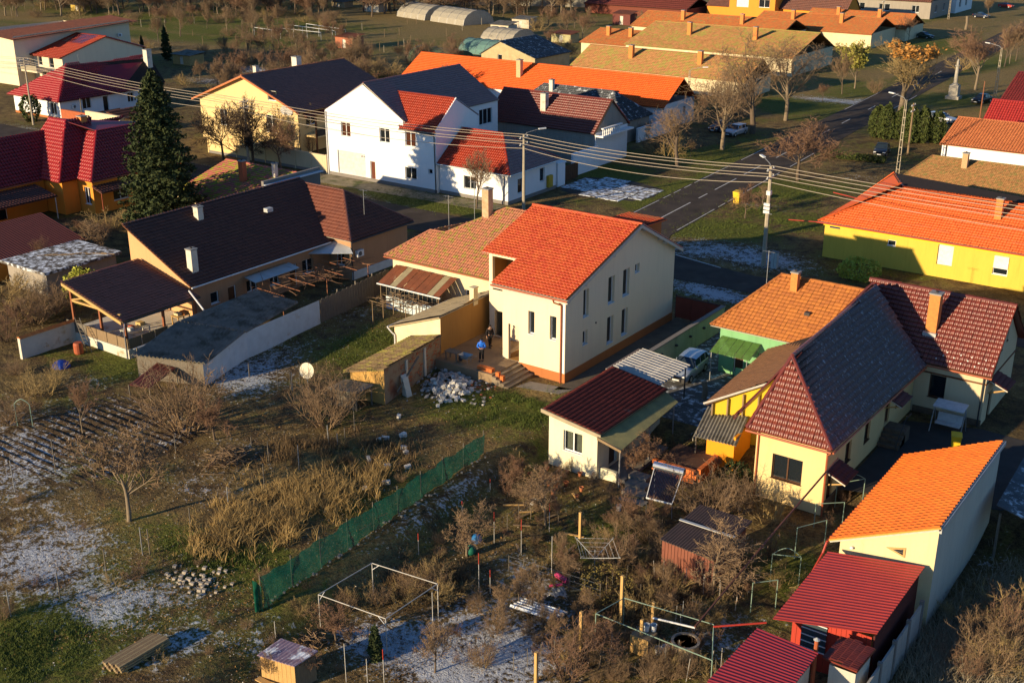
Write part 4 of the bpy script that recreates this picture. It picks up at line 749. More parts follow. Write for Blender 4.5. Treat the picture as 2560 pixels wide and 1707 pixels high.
part('verge_board', MB().hexa([(4.95,-10.42,2.9),(9.38,-10.42,2.25),(9.38,-10.36,2.25),(4.95,-10.36,2.9),(4.95,-10.42,3.14),(9.38,-10.42,2.5),(9.38,-10.36,2.5),(4.95,-10.36,3.14)]), mat('cement_fascia', (.4, .33, .22), (.28, .22, .14), 2, .9, .3, 20), th)
lr = sheet_face(th, [(10.9,-10.5,1.95),(10.4,-2.2,2.0),(9.2,-1.9,2.4),(9.2,-10.4,2.38)], mat('mossy_plastic_sheet', (.30, .27, .11), (.17, .16, .08), 1.4, .8, .3, 20), .09, .025, name='veranda_roof')
part('veranda_fascia', MB().hexa([(9.2,-10.55,2.2),(10.95,-10.6,1.82),(10.95,-10.5,1.82),(9.2,-10.46,2.2),(9.2,-10.55,2.38),(10.95,-10.6,1.98),(10.95,-10.5,1.98),(9.2,-10.46,2.38)]), WOOD, th)
for x, y in ((10.6,-10.1),(10.5,-6.2),(10.3,-2.6)): part('veranda_post', MB().tube([(x,y,-1),(x,y,1.95)], .045, 6), STEEL, th)
part('veranda_wall', MB().box(8.96,10.2,-9.75,-9.55,-1.3,-.1), CREAMY, th); part('veranda_floor', MB().box(8.96,10.7,-9.54,-2,-1.3,-.55), CONC, th)
th = thing('carport', 'carport with white corrugated plastic roof joined to the garden house', 'carport', (6.5, 1, 0))
for i in range(3):
    for j in range(2):
        a, b = i/3, (i+1)/3+.01; c, d = j/2, (j+1)/2+.01; q = lambda s, t: (4.75+(8.55-4.75)*s+.1*t, -1.75+4.6*t, 2.86-.42*s+.02*(i+j))
        sheet_face(th, [q(a,c), q(a,d), q(b,d), q(b,c)][::-1], mat('grey_plastic_sheet', (.46, .44, .40), (.30, .28, .25), 1.4, .6), .38, .13, name='roof_sheet')
for x, y in ((4.9,-1.6),(8.3,-1.4),(4.9,2.6),(8.4,2.6)): part('post', MB().tube([(x,y,-.2),(x,y,2.45)], .05, 6), GUT['dark'], th)
part('edge_beam', MB().box(4.45,4.72,-1.7,2.9,2.7,2.82), mat('broken_tile_coping', (.24, .18, .15), None, 4, .9, .6, 12), th)
# wooden annex roof left of the L house
th = thing('timber_annex', 'low annex with rusty brown roof and yellow framed gable against the L-shaped house', 'annex', (15, 3, 0))
roof_face(th, [(12.2,8.0,2.9),(12.7,-2.9,2.75),(17.4,-.3,5.0),(16.8,8.0,5.4)], mat('rusty_brown_tile', (.26, .12, .05), (.18, .085, .04), 1.6, .9, .3, 25, rnd=True), .2, .3, 'flat')
part('gable_wall', MB().prism([(12.9,-2.4,-1.2),(17.7,-.6,-1.2),(17.7,-.6,4.9),(12.9,-2.4,2.75)], (-.05,.12,0)), YELB, th)
for k in range(6): t = k/5; x = 13.0+4.5*t; y = -2.46+1.7*t; part('stud', MB().box(x-.05,x+.05,y-.07,y+.03,1.5,2.72+2.0*t), WOOD, th)
part('verge_board', MB().tube([(12.6,-3.0,2.75),(17.5,-.55,5.05)], .09, 4), FASC, th); part('ledge', MB().hexa([(12.8,-2.75,1.25),(17.8,-.95,1.25),(17.8,-.6,1.25),(12.8,-2.4,1.25),(12.8,-2.75,1.5),(17.8,-.95,1.5),(17.8,-.6,1.5),(12.8,-2.4,1.5)]), CONC, th)
th = thing('kennel_shed', 'small orange shed under a grey corrugated roof beside the brick planter', 'shed', (14, -3.2, -.8))
sheet_face(th, [(12.9,-4.85,1.25),(15.75,-4.6,1.25),(15.2,-1.7,2.0),(12.3,-1.7,2.0)], CORR, .22, .07)
part('wall', MB().box(13.6,15.5,-4.3,-4.15,-1.2,1.25).box(15.36,15.5,-4.14,-1.8,-1.2,1.6), plaster('vivid_orange_plaster', (.78, .30, .02), .1), th)
for x, y in ((13.0,-4.6),(12.5,-1.9)): part('post', MB().tube([(x,y,-1),(x,y,1.6)], .05, 5), WOODG, th)
# brick planter
th = thing('brick_planter', 'unfinished planter of orange hollow bricks in the garden', 'planter', (13, -6, -.8))
part('soil', MB().box(11.5,14.2,-6.9,-4.0,-1.2,.0), mat('planter_soil', (.10, .05, .03), None, 4, .95, .6, 12), th)
rb = random.Random(9)
for row in range(3):
    for k in range(9): part('brick', MB().box(11.3+k*.33+.16*(row % 2),11.6+k*.33+.16*(row % 2),-7.2,-6.95,-.75+row*.3,-.47+row*.3), BRICKO, th)
    for k in range(7): part('brick', MB().box(14.22,14.5,-6.8+k*.42,-6.42+k*.42,-.75+row*.3,-.47+row*.3), BRICKO, th)
# garage bottom right
th = thing('garage', 'tall narrow garage with bright orange lean-to tile roof and pale rendered walls', 'garage', (28, -8, -.8))
RENDER = plaster('pale_render', (.52, .48, .40), .2)
mb = MB(); tz = lambda x: 2.62+(x-25.9)*(4.85-2.62)/(30.7-25.9)
wall_side(mb, (25.95,-14.0), (30.7,-14.0), [(0,tz(25.95)),(4.75,tz(30.7))], -1.8); part('front_wall', mb, plaster('lemon_render', (.68, .56, .32), .2), th)
mb = MB(); wall_side(mb, (30.7,-14.0), (30.7,-2.6), [(0,tz(30.7)),(11.4,tz(30.7))], -1.8); wall_side(mb, (30.7,-2.6), (25.95,-2.6), [(0,tz(30.7)),(4.75,tz(25.95))], -1.8); wall_side(mb, (25.95,-2.6), (25.95,-14.0), [(0,tz(25.95)),(11.4,tz(25.95))], -1.8); part('wall', mb, RENDER, th)
rf = roof_face(th, [(25.45,-2.3,2.5),(25.45,-14.2,2.5),(30.8,-14.2,4.98),(30.8,-2.3,4.98)], T_GAR, .36, .34, 'roman', 300, dm=FASC)
ridge_caps(rf, (25.45,-14.2,2.55), (30.8,-14.2,5.03), mat('verge_tile', (.72, .30, .04), None, 4, .7), .10, .42); part('flashing', MB().box(30.72,30.86,-14.2,-2.3,4.72,4.95), GALV, th)
part('window_frame', MB().prism([(28.3,-14.002,3.02),(29.25,-14.002,2.75),(29.25,-14.002,3.3)], (0,-.05,0)), WOODP, th, label='triangular wood framed vent window'); part('window_pane', MB().prism([(28.62,-14.054,3.02),(29.15,-14.054,2.87),(29.15,-14.054,3.2)], (0,-.004,0)), DARKG, th)
gutter(th, (25.35,-2.3,2.42), (25.35,-14.25,2.42), GUT['red'], .07); part('downpipe', MB().tube([(25.35,-14.3,2.42),(25.3,-14.6,1.9),(25.25,-15.6,1.4),(25.25,-15.6,.4)], .06, 6), GUT['red'], th)
part('wall_lamp', MB().lathe((26.6,-14.1,2.35), [(.03,0),(.1,.04),(.1,.12),(.03,.16)], 8), WHITE, th)
# red sheet roof shed
REDS = mat('red_trapezoid_sheet', (.38, .042, .032), (.30, .036, .03), 1., .4, .05, 30, spec=.4); DREDS = mat('dark_red_trapezoid_sheet', (.26, .022, .030), (.2, .02, .026), 1., .4, .05, 30, spec=.4)
th = thing('red_shed', 'red wooden shed under a ribbed red metal roof below the orange garage', 'shed', (28, -17.5, -.8))
mb = MB(); P = [(30.35,-14.3,2.78),(30.15,-20.4,2.3),(25.75,-21.9,2.2),(25.7,-15.0,2.35)]
sheet_face(th, [P[1], P[0], P[3], P[2]], REDS, .235, .032, 'trap')
for k in range(16): part('plank', MB().box(26.2+k*.236,26.42+k*.236,-20.5+.01*(k % 2),-20.46+.01*(k % 2),-1.1,2.05), mat('red_plank', (.42, .04, .02), (.34, .035, .02), 3, .7, .2, 20, stretch=(5, 5, .6)), th)
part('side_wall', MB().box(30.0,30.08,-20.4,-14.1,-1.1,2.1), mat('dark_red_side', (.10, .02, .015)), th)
pn = part('window', MB().box(26.7,27.9,-20.56,-20.52,.3,1.8), glass('blue_glass', (.04, .06, .07)), th)
for k in range(5): part('frame_bar', MB().box(26.68,27.92,-20.6,-20.561,.3+k*.36,.34+k*.36), WHITE, pn)
th = thing('lower_red_shed', 'shed with deep red ribbed roof in the corner beside the well', 'shed', (27.5, -25, -.8))
sheet_face(th, [(28.5,-27.5,2.2),(28.5,-23.2,2.2),(25.4,-22.8,2.05),(25.2,-27.5,1.9)], DREDS, .2, .03, 'trap'); house_walls(th, 25.6, 28.2, -27.4, -23.3, 1.9, RENDER, z0=-1.6)
part('chimney', MB().tube([(28.25,-22.9,-.8),(28.25,-22.9,2.6)], .1, 8), GUT['copper'], th); part('chimney_cap', MB().lathe((28.25,-22.9,2.6), [(.1,0),(.16,.03),(.02,.14)], 8), GALV, th)
th = thing('tiled_hut', 'small rendered hut with brown tiled roof behind the concrete fence', 'hut', (29.5, -22, -.8))
house_walls(th, 29.0, 30.2, -23.1, -21.2, 1.75, RENDER, z0=-1.6); roof_face(th, [(28.75,-21.0,1.85),(28.65,-22.9,1.85),(30.32,-23.4,2.15),(30.42,-21.3,2.15)], T_BROWN, .29, .34, 'twin')
th = thing('concrete_fence', 'grey precast concrete panel fence along the weedy lot', 'fence', (30.7, -20, -.8))
for k in range(7):
    y = -15.0-k*2.0; part('post', MB().box(30.52,30.72,y-.09,y+.09,-1.2,1.3), GPL, th)
    for j in range(4): part('panel', MB().box(30.56,30.66,y-1.9,y-.1,-1.1+j*.56,-1.1+j*.56+.545), plaster('grey_precast', (.40, .38, .34), .3), th)
th = thing('grey_corrugated_shed', 'open grey shed with frosty corrugated roof at the lot edge', 'shed', (33, 0, -.8))
sheet_face(th, [(36.5,-6,1.6),(36.5,4,1.6),(31.2,4,2.6),(31.5,-5.5,2.6)][0:4], mat('frosty_corrugated', (.13, .14, .15), (.07, .07, .075), 1.5, .6, .3, 20, frost=.38), .25, .06)
for x, y in ((31.7,-5.2),(34,-5.4),(36.2,-5.6),(31.5,-1)): part('post', MB().tube([(x,y,-1.2),(x,y,2.0)], .08, 5), WOODG, th)
# ---------------------------------------------------------------- yellow house with orange roof across the street (right)
th = thing('yellow_house', 'long yellow house with bright orange hipped tile roof and white roller shutters', 'house', (15, 45, 0))
house_walls(th, 3.4, 34, 41.0, 50.4, 3.62, plaster('mustard_plaster', (.66, .46, .07), .18), ops={'S': [(9.6,10.4,2.2,2.75,'win1'),(14.3,15.7,1.2,3.1,'shutter',mat('white_shutter', (.78,.76,.7))),(19.3,20.6,1.2,2.95,'win1'),(24.5,25.8,1.2,2.9,'win')]})
part('roller_shutter', MB().box(19.32,20.58,40.92,41.0,1.8,2.93), mat('white_shutter', (.78, .76, .7)), th)
part('eave_band', MB().box(3.3,34,40.85,40.998,3.2,3.6), plaster('gold_band', (.80, .52, .03), .05), th)
rf = roof_face(th, [(2.9,40.3,3.62),(34.5,40.3,3.62),(34.5,46.2,6.5),(9.0,46.2,6.5)], T_YELR, .26, .36, 'twin', dm=FASC)
roof_face(th, [(2.9,51.2,3.62),(2.9,40.3,3.62),(9.0,46.2,6.5),(6.5,50.6,6.9)], T_YELR, .26, .36, 'twin'); roof_face(th, [(34.5,51.2,3.62),(2.9,51.2,3.62),(6.5,50.6,6.9),(9,46.2,6.5),(34.5,46.2,6.5)], T_YELR, .3, .4, 'twin')
roof_face(th, [(11.5,50.8,4.6),(6.5,50.6,6.9),(9.0,46.2,6.5)], T_YELR, .26, .36, 'twin')
ridge_caps(rf, (2.9,40.3,3.7), (9.0,46.2,6.58), T_YELR, join=True); ridge_caps(rf, (9.0,46.2,6.58), (34.5,46.2,6.58), T_YELR, join=True); ridge_caps(rf, (2.9,51.2,3.7), (6.5,50.6,6.97), T_YELR, join=True)
for k in range(9): part('snow_guard', MB().box(6.5+k*1.75,8.0+k*1.75,41.4+.3*(k % 2),41.45+.3*(k % 2),4.17+.14*(k % 2),4.27+.14*(k % 2)), GUT['copper'], th)
chimney(th, 18.4, 44.2, 5.2, 7.3, brk, .3); gutter(th, (2.8,40.22,3.55), (34,40.22,3.55), GUT['red'], .07)
part('gutter_spout', MB().tube([(2.8,40.25,3.55),(.2,39.6,3.5)], .05, 6), GUT['red'], th); part('gutter_spout', MB().tube([(2.8,51.2,3.6),(.0,51.8,3.7)], .05, 6), GUT['red'], th)
part('street_sign', MB().box(3.9,4.9,40.96,40.999,3.0,3.25), mat('sign_blue', (.01, .02, .10), None, 4, .4), th)
def text(th, s, loc, rot, size, m, name='lettering'):
    c = bpy.data.curves.new(name, 'FONT'); c.body = s; c.size = size; c.extrude = .002; c.align_x = 'CENTER'; c.align_y = 'CENTER'; tmp = bpy.data.objects.new('tmp', c); COL.objects.link(tmp)
    dg = bpy.context.evaluated_depsgraph_get(); me = bpy.data.meshes.new_from_object(tmp.evaluated_get(dg)); bpy.data.objects.remove(tmp); me.materials.clear(); me.materials.append(m)
    o = bpy.data.objects.new(name, me); COL.objects.link(o); o.parent = th; o.location = np.array(loc)-ORG[th.name]; o.rotation_euler = rot; o['kind'] = 'stuff'; return o
th = thing('mossy_brown_house', 'house with wide light brown mossy plain tile roof behind the yellow house', 'house', (12, 66, 0))
house_walls(th, 3.2, 30, 61.5, 70.4, 3.1, OLDC); rf = rect_roof(th, 3.2, 30, 61.5, 70.4, 3.1, 5.4, 'x', T_LBRN, 68.0, hips=(2.0, 0), ov=.5, w=.2, g=.3, prof='flat'); chimney(th, 9.2, 66.5, 4.4, 6.4, mat('pale_brick_stack', (.5, .33, .18), (.4, .24, .12), 5, .9, .5, 14), .3)
th = thing('terracotta_house', 'low white walled house with terracotta tile roof beside the conifer hedge', 'house', (10, 92, 0))
house_walls(th, .6, 30, 88.2, 100, 3.0, WHITEP); rect_roof(th, .6, 30, 88.2, 100, 3.0, 5.2, 'x', T_TERR, 95, ov=.5, w=.36, g=.4, prof='round'); part('downpipe', MB().tube([(1.2,88.1,2.9),(1.2,88.1,0)], .06, 6), GUT['dark'], th)
th = thing('crimson_house', 'house with crimson ribbed roof beyond the terracotta one', 'house', (10, 109, 0))
house_walls(th, .9, 30, 106.4, 116, 2.9, OLDC); rect_roof(th, .9, 30, 106.4, 116, 2.9, 5.4, 'x', mat('crimson_tile', (.36, .025, .02), (.28, .02, .02), .8, .5, rnd=True), 110.6, ov=.5, w=.36, g=.5, prof='round')
th = thing('maroon_house', 'house with maroon banded tile roof at the far right', 'house', (10, 128, 0))
house_walls(th, -1.2, 30, 123, 141, 3.0, OLDC); rect_roof(th, -1.2, 30, 123, 141, 3.0, 6.4, 'x', mat('maroon_tile', (.17, .02, .02), (.11, .015, .015), .8, .45, rnd=True), 133, ov=.5, w=.4, g=.6, prof='round')
# ---------------------------------------------------------------- houses across the street (left to centre)
th = thing('white_house', 'big white house with front gable, garage door and graphite tile roof across the street', 'house', (-53, 45, 0))
BRW = glass('brown_glass', (.06, .02, .01), .2)
house_walls(th, -60.4, -47.9, 38.7, 57.6, 8.05, WHITEP, 'y', 11.75, -54., ops={'S': [(-57.9,-56.35,5.1,6.82,'win',BRW),(-51.65,-50.05,5.1,6.82,'win'),(-58.7,-54.1,.45,3.3,'garage',mat('garage_white', (.60, .60, .585), None, 3, .5)),(-53.35,-52.55,.4,2.58,'door',mat('red_brown_door', (.14,.04,.02)))], 'E': [(53.6,56.4,5.1,7.1,'win3')]}, fm=WHITE)
house_walls(th, -47.898, -43.0, 38.7, 46.8, 7.2, WHITEP, tops={'E': [(38.7,7.2),(42.6,10.45),(46.8,8.0)]}, ops={'S': [(-47.65,-46.05,5.1,6.84,'win',BRW),(-47.8,-46.05,1.2,2.6,'win'),(-44.25,-43.6,2.2,2.8,'win1')]})
part('plinth', MB().box(-60.45,-42.95,38.63,38.699,-.3,.42), GPL, th)
rf = rect_roof(th, -60.4, -47.9, 38.8, 57.6, 8.05, 11.85, 'y', T_BLUE, -54., ov=.25, og=.02, w=.33, g=.38, prof='twin', cm=T_BROWN, dm=FASC)
wr = roof_face(th, [(-48.3,38.4,7.15),(-43.05,38.4,7.15),(-43.05,42.6,10.55),(-51.9,42.6,10.55)], T_RED, .30, .38, 'round'); roof_face(th, [(-43.05,47.1,8.0),(-47.9,47.1,8.0),(-51.9,42.6,10.55),(-43.05,42.6,10.55)], T_BLUE, .33, .38, 'twin')
ridge_caps(wr, (-52,42.6,10.6), (-43.1,42.6,10.6), T_RED, join=True)
part('parapet_cap', MB().hexa([(-43.1,38.6,7.25),(-42.92,38.6,7.25),(-42.92,42.6,10.5),(-43.1,42.6,10.5),(-43.1,38.6,7.42),(-42.92,38.6,7.42),(-42.92,42.6,10.68),(-43.1,42.6,10.68)]), WHITEP, th)
gutter(th, (-48.3,38.32,7.05), (-43.,38.32,7.05), GUT['dark'], .09); part('downpipe', MB().tube([(-43.6,38.35,7.0),(-43.2,38.6,6.7),(-43.1,38.62,0)], .06, 6), GUT['dark'], th); downpipe(th, -60.3, 38.6, 0, 7.9, GUT['white'], .08)
part('door_lamp', MB().lathe((-54.5,38.55,2.95), [(.05,0),(.14,.05),(.05,.12)], 8), GUT['dark'], th)
for x0, x1, z0, z1 in ((-47.8, -46.05, 1.2, 2.6),):
    for k in range(9): part('window_bar', MB().tube([(x0+.1+k*.19,38.66,z0),(x0+.1+k*.19,38.66,z1)], .012, 4), GUT['dark'], th)
th = thing('corner_house', 'small white corner house with hipped red and graphite tile roof', 'house', (-37, 44, 0))
house_walls(th, -42.95, -33.1, 39.2, 49.0, 3.6, WHITEP, ops={'S': [(-39.4,-37.6,1.1,2.6,'win')], 'E': [(41.1,42.2,.9,2.6,'win1'),(45.6,46.6,1.4,3.0,'win1')]}); part('plinth', MB().box(-42.9,-33.05,39.13,39.199,-.3,.4), GPL, th); part('plinth', MB().box(-33.099,-33.04,39.2,49,-.3,.4), GPL, th)
rf = roof_face(th, [(-43.2,38.8,3.55),(-32.6,38.8,3.55),(-36.9,43.5,7.0),(-42.9,43.5,7.0)], T_RED, .30, .38, 'round', dm=FASC); roof_face(th, [(-32.6,38.8,3.55),(-32.6,49.4,3.55),(-36.9,43.5,7.0)], T_BLUE, .33, .38, 'twin', dm=FASC); roof_face(th, [(-32.6,49.4,3.55),(-43.2,49.4,3.55),(-42.9,43.5,7.0),(-36.9,43.5,7.0)], T_BLUE, .33, .38, 'twin')
for a, b in (((-32.6,38.8,3.62),(-36.9,43.5,7.07)), ((-32.6,49.4,3.62),(-36.9,43.5,7.07)), ((-36.9,43.5,7.07),(-42.9,43.5,7.07))): ridge_caps(rf, a, b, T_RED, join=True)
gutter(th, (-43.1,38.72,3.5), (-32.6,38.72,3.5), GUT['white'], .08); gutter(th, (-32.5,38.8,3.5), (-32.5,49.4,3.5), GUT['white'], .08); downpipe(th, -33.6, 39.1, 0, 3.5, GUT['dark'])
for k in range(8): part('window_bar', MB().tube([(-39.3+k*.12,39.14,1.1),(-39.3+k*.12,39.14,2.6)], .012, 4), GUT['dark'], th)
part('gas_meter_box', MB().box(-33.09,-32.75,47.0,47.9,.5,1.9), mat('gas_yellow', (.55, .36, .03), None, 4, .6), th)
th = thing('gate_pillar', 'white gate wall of the corner house', 'wall', (-33.4, 50.4, 0)); part('pillar', MB().box(-33.7,-33.2,49.6,51.2,-.3,2.75), WHITEP, th); part('coping', MB().box(-33.8,-33.1,49.5,51.3,2.751,2.9), WHITEP, th)
th = thing('grey_house', 'house with windowless grey flank and brown ridge roof behind the driveway', 'house', (-42, 65, 0))
house_walls(th, -52, -35.2, 61.2, 69.2, 4.75, GREYP, 'x', 8.1, 65.0, ops={'E': [(63.6,64.9,1.4,3.6,'win1',BRW),(66.5,67.5,.3,2.6,'door',BROWNF)]}); part('front_wall', MB().box(-35.198,-35.1,61.2,69.2,-.2,4.4), WHITEP, th)
rect_roof(th, -52, -35.2, 61.2, 69.2, 4.75, 8.1, 'x', T_BROWN, 65.0, ov=.45, w=.33, g=.4, prof='twin'); chimney(th, -44.2, 63.0, 5.8, 8.3, OLDW, .4)
part('balcony', MB().box(-35.09,-34.0,61.2,69.0,3.9,4.1), WHITEP, th)
for k in range(10): part('baluster', MB().lathe((-34.15, 61.4+k*.45, 4.1), [(.1,0),(.06,.2),(.1,.45),(.06,.7),(.1,.85)], 7), WHITEP, th)
part('balcony_rail', MB().box(-34.3,-33.98,61.2,66,4.95,5.1), WHITEP, th)
th = thing('driveway_wall', 'white wall panel beside the grey house gateway', 'wall', (-34.7, 58, 0)); part('wall_body', MB().box(-34.9,-34.6,55.2,61.1,-.3,2.75), WHITEP, th); part('coping', MB().box(-34.95,-34.55,55.2,61.1,2.751,2.85), WHITEP, th)
th = thing('gate', 'dark brown plank gate between the corner house and the grey house', 'gate', (-34, 53, 0))
for k in range(9): part('plank', MB().box(-33.9,-33.84,51.3+k*.43,51.7+k*.43,.1,2.0), BROWNF, th)
part('rail', MB().box(-33.98,-33.901,51.3,55.2,1.6,1.72), BROWNF, th)
# gravelly middle lots with old slate roofs and the long orange roof
th = thing('slate_house', 'old house with frosty grey slate roof tucked behind the grey house', 'house', (-50, 80, 0))
house_walls(th, -58, -39.5, 74.5, 83, 3.4, GREYP); rect_roof(th, -58, -39.5, 74.5, 83, 3.4, 6.6, 'x', T_SLATE, 79, hips=(3, 3.6), w=.36, g=.4, prof='twin'); chimney(th, -53, 78, 5.2, 7.4, mat('white_stack', (.7, .66, .56), None, 5, .9), .3)
rect_roof(th, -55, -47, 79, 85, 3.6, 5.9, 'x', T_MOSS, 82.5, w=.3, g=.4, prof='flat')
th = thing('orange_roof_house', 'very long white house under a flame orange tile roof', 'house', (-58, 92, 0))
house_walls(th, -90, -39.8, 88.0, 97.6, 3.7, WHITEP, ops={'S': [(-43.2,-42.2,1.2,2.6,'win')], 'E': [(90,91,1.2,2.6,'win'),(94,95,1.2,2.6,'win')]})
rect_roof(th, -90, -39.8, 88.0, 97.6, 3.7, 6.85, 'x', T_ORNG, 93.4, ov=.6, w=.36, g=.42, prof='twin'); chimney(th, -67.5, 90.5, 4.9, 7.7, mat('plastered_stack', (.62, .42, .22), None, 5, .9), .4)
th = thing('low_white_wall', 'low white street wall before the orange roofed house', 'wall', (-38.3, 82, 0)); part('wall_body', MB().box(-38.6,-38.3,77.8,87.8,-.3,1.9), WHITEP, th); part('coping', MB().box(-38.65,-38.25,77.8,87.8,1.901,2.0), WHITEP, th)
th = thing('stone_barn', 'small stone gabled barn with dark slate roof', 'barn', (-91, 125, 0))
house_walls(th, -96.5, -84, 119, 131, 3.6, mat('barn_stone', (.5, .40, .22), (.36, .28, .15), 1., .95, .5, 8), 'y', 6.1, -92, ops={'S': [(-92.6,-91.6,2.6,3.6,'win1')]}); rect_roof(th, -96.5, -84, 119, 131, 3.6, 6.1, 'y', T_SLATE, -92, w=.4, g=.5, prof='flat')
for nm, lab, x0, x1, y0, y1, ze, zr, r, m, wl in (
    ('mossy_house', 'long house with yellow mossy roof nearest the flame orange roof', -76, -41.5, 119.5, 130, 3.1, 5.9, 126, T_MOSS, OLDC), ('mossy_long_house', 'longest mossy roofed house with cream eave wall and air conditioner', -81, -45, 147.5, 168, 3.6, 6.9, 160, T_MOSS, OLDC),
    ('mossy_annex', 'low annex with patchy orange moss roof left of the longest mossy roof', -93, -79.5, 149.5, 165, 3.0, 5.0, 157.5, T_MOSS2, OLDC), ('old_red_roof_house', 'old house with weathered red mossy roof in the row beyond', -99, -62, 181, 197, 3.2, 5.8, 189, T_MOSS2, OLDC),
    ('faded_red_roof_house', 'house with faded orange roof right of the weathered red row', -76, -47, 196, 212, 3.2, 5.8, 204, T_MOSS2, OLDC), ('farther_red_roof_house', 'smaller faded roof house just before the bright orange house', -70, -45, 213, 226, 3.0, 5.6, 219, T_MOSS2, OLDC)):
    th = thing(nm, lab, 'house', ((x0+x1)/2, (y0+y1)/2, 0)); house_walls(th, x0, x1, y0, y1, ze, wl); rect_roof(th, x0, x1, y0, y1, ze, zr, 'x', m, r, w=.42, g=.5, prof='flat', ov=.5)
    for k in range(2): xx = x0+(x1-x0)*(.3+.4*k); chimney(th, xx, y0+(r-y0)*.55, ze+.5, zr+.9, brk, .4)
    if nm == 'mossy_long_house': f, _ = frame_map((x0,y0), (x1,y0)); aircon(th, f, 14, 2.4)
th = thing('orange_house', 'bright orange two storey house with dark brown roofs at the far end', 'house', (-86, 238, 0))
house_walls(th, -99, -86, 233, 246, 6.4, ORNP, 'y', 9.5, -92.5, ops={'S': [(-97,-93.5,3.4,6.0,'shutter',mat('white_shutter', (.78,.76,.7))),(-90.5,-87.5,3.6,5.6,'win')]}); rect_roof(th, -99, -86, 233, 246, 6.4, 9.6, 'y', T_DARK, w=.5, g=.6, prof='twin')
house_walls(th, -85.9, -68, 236, 246, 3.6, ORNP, 'x', 7.5, ops={'S': [(-84,-82,1,2.6,'win')]}); rect_roof(th, -85.9, -68, 236, 246, 3.6, 7.6, 'x', T_DARK, w=.5, g=.6, prof='twin')
house_walls(th, -106, -99.1, 234, 246, 3.4, ORNP); rect_roof(th, -106, -99.1, 234, 246, 3.4, 6.4, 'x', T_DARK, w=.5, g=.6, prof='twin')
th = thing('brown_hall', 'low hall with reddish brown roof and sheet metal fence left of the orange house', 'building', (-125, 232, 0))
house_walls(th, -140, -108, 226, 240, 2.6, mat('rust_red_wall', (.18, .05, .03))); rect_roof(th, -140, -108, 226, 240, 2.6, 5.0, 'x', mat('rust_brown_sheet', (.17, .035, .025), (.12, .03, .02), 1, .6), w=.6, g=1.2, prof='round')
th = thing('far_grey_house', 'grey house with wide windows at the top right in shade', 'house', (-66, 272, 0))
house_walls(th, -80, -55, 264, 282, 4.6, GREYP, ops={'S': [(-76,-73,1.6,3.4,'win'),(-69,-66,1.6,3.4,'win'),(-60,-58,1.6,3.4,'win')], 'E': [(268,270,1.4,3.4,'win'),(275,277,1.4,3.4,'win')]}); rect_roof(th, -80, -55, 264, 282, 4.6, 8.5, 'x', T_DARK, w=.6, g=.7, prof='twin')
th = thing('far_white_house', 'pale street house at the top edge beside the far grey one', 'house', (-60, 295, 0)); house_walls(th, -76, -54, 284, 300, 4.4, WHITEP, ops={'E': [(287,289,1.4,3.4,'win'),(293,295,1.4,3.4,'win')]}); rect_roof(th, -76, -54, 284, 300, 4.4, 8.2, 'x', T_DARK, w=.6, g=.7, prof='twin')
# yellow house left of the white one, with street wall
th = thing('yellow_gable_house', 'yellow gabled house with dark purple tile roof behind a low street wall', 'house', (-80, 52, 0))
house_walls(th, -91.5, -71.8, 45.4, 64.5, 5.8, YELL, 'y', 9.5, -81.8, ops={'S': [(-78.2,-76.2,2.2,4.6,'win'),(-77.6,-76.0,6.6,7.9,'win1'),(-87.5,-86,2.2,4.4,'win')], 'E': [(46.6,48.6,3.6,5.2,'win'),(50.5,51.5,2.0,5.0,'door',BROWNF)]})
rf = rect_roof(th, -91.5, -71.8, 45.4, 64.5, 5.8, 9.6, 'y', mat('purple_tile', (.27, .13, .10), (.19, .095, .08), .8, .45, .1, 50, rnd=True, spec=.4), -81.8, ov=.6, og=.7, w=.34, g=.4, prof='twin', cm=T_TERR, dm=WOODP)
part('verge_board', MB().hexa([(-71.0,44.62,5.3),(-81.8,44.62,9.35),(-81.8,44.7,9.35),(-71.0,44.7,5.3),(-71.0,44.62,5.55),(-81.8,44.62,9.6),(-81.8,44.7,9.6),(-71.0,44.7,5.55)]), T_TERR, th); part('verge_board', MB().hexa([(-92.4,44.62,5.3),(-81.8,44.62,9.35),(-81.8,44.7,9.35),(-92.4,44.7,5.3),(-92.4,44.62,5.55),(-81.8,44.62,9.6),(-81.8,44.7,9.6),(-92.4,44.7,5.55)]), T_TERR, th)
chimney(th, -83.5, 57, 8.4, 10.6, mat('white_stack', (.7, .66, .56), None, 5, .9), .5); chimney(th, -84.5, 50, 8.6, 10.0, OLDW, .3); downpipe(th, -71.9, 45.3, 0, 5.6, GUT['dark'])
dish = lambda th, x, y, z, r, m: part('satellite_dish', MB().tube([(x, y, z), (x+.02, y-.06, z+.01)], [r*.96, r], 16), m, th)
dish(th, -74.3, 45.2, 5.6, .6, mat('dish_grey', (.5, .49, .45), None, 4, .5)); dish(th, -73.4, 45.2, 5.5, .5, mat('dish_grey', (.5, .49, .45), None, 4, .5))
roof_face(th, [(-71.0,46.0,4.9),(-71.0,52,4.9),(-74,52,6.1),(-74,46,6.1)], T_BROWN, .34, .4, 'twin', name='balcony_roof')
part('balcony', MB().box(-71.79,-69.5,46.2,51.6,2.2,2.4), YELL, th); part('balcony_rail', MB().box(-69.6,-69.5,46.2,51.6,2.4,3.3), mat('dark_rail', (.06, .05, .04)), th); part('balcony_post', MB().box(-69.7,-69.5,46.1,46.3,-.2,5.0), FASB, th)
th = thing('street_wall', 'yellow and beige panelled street wall before the yellow gabled house', 'wall', (-71, 38.7, 0))
for k in range(8): part('panel', MB().box(-82.4+k*2.74,-82.4+k*2.74+2.56,38.6,38.8,.35,2.35), YELL if k < 5 else BEIGE, th)
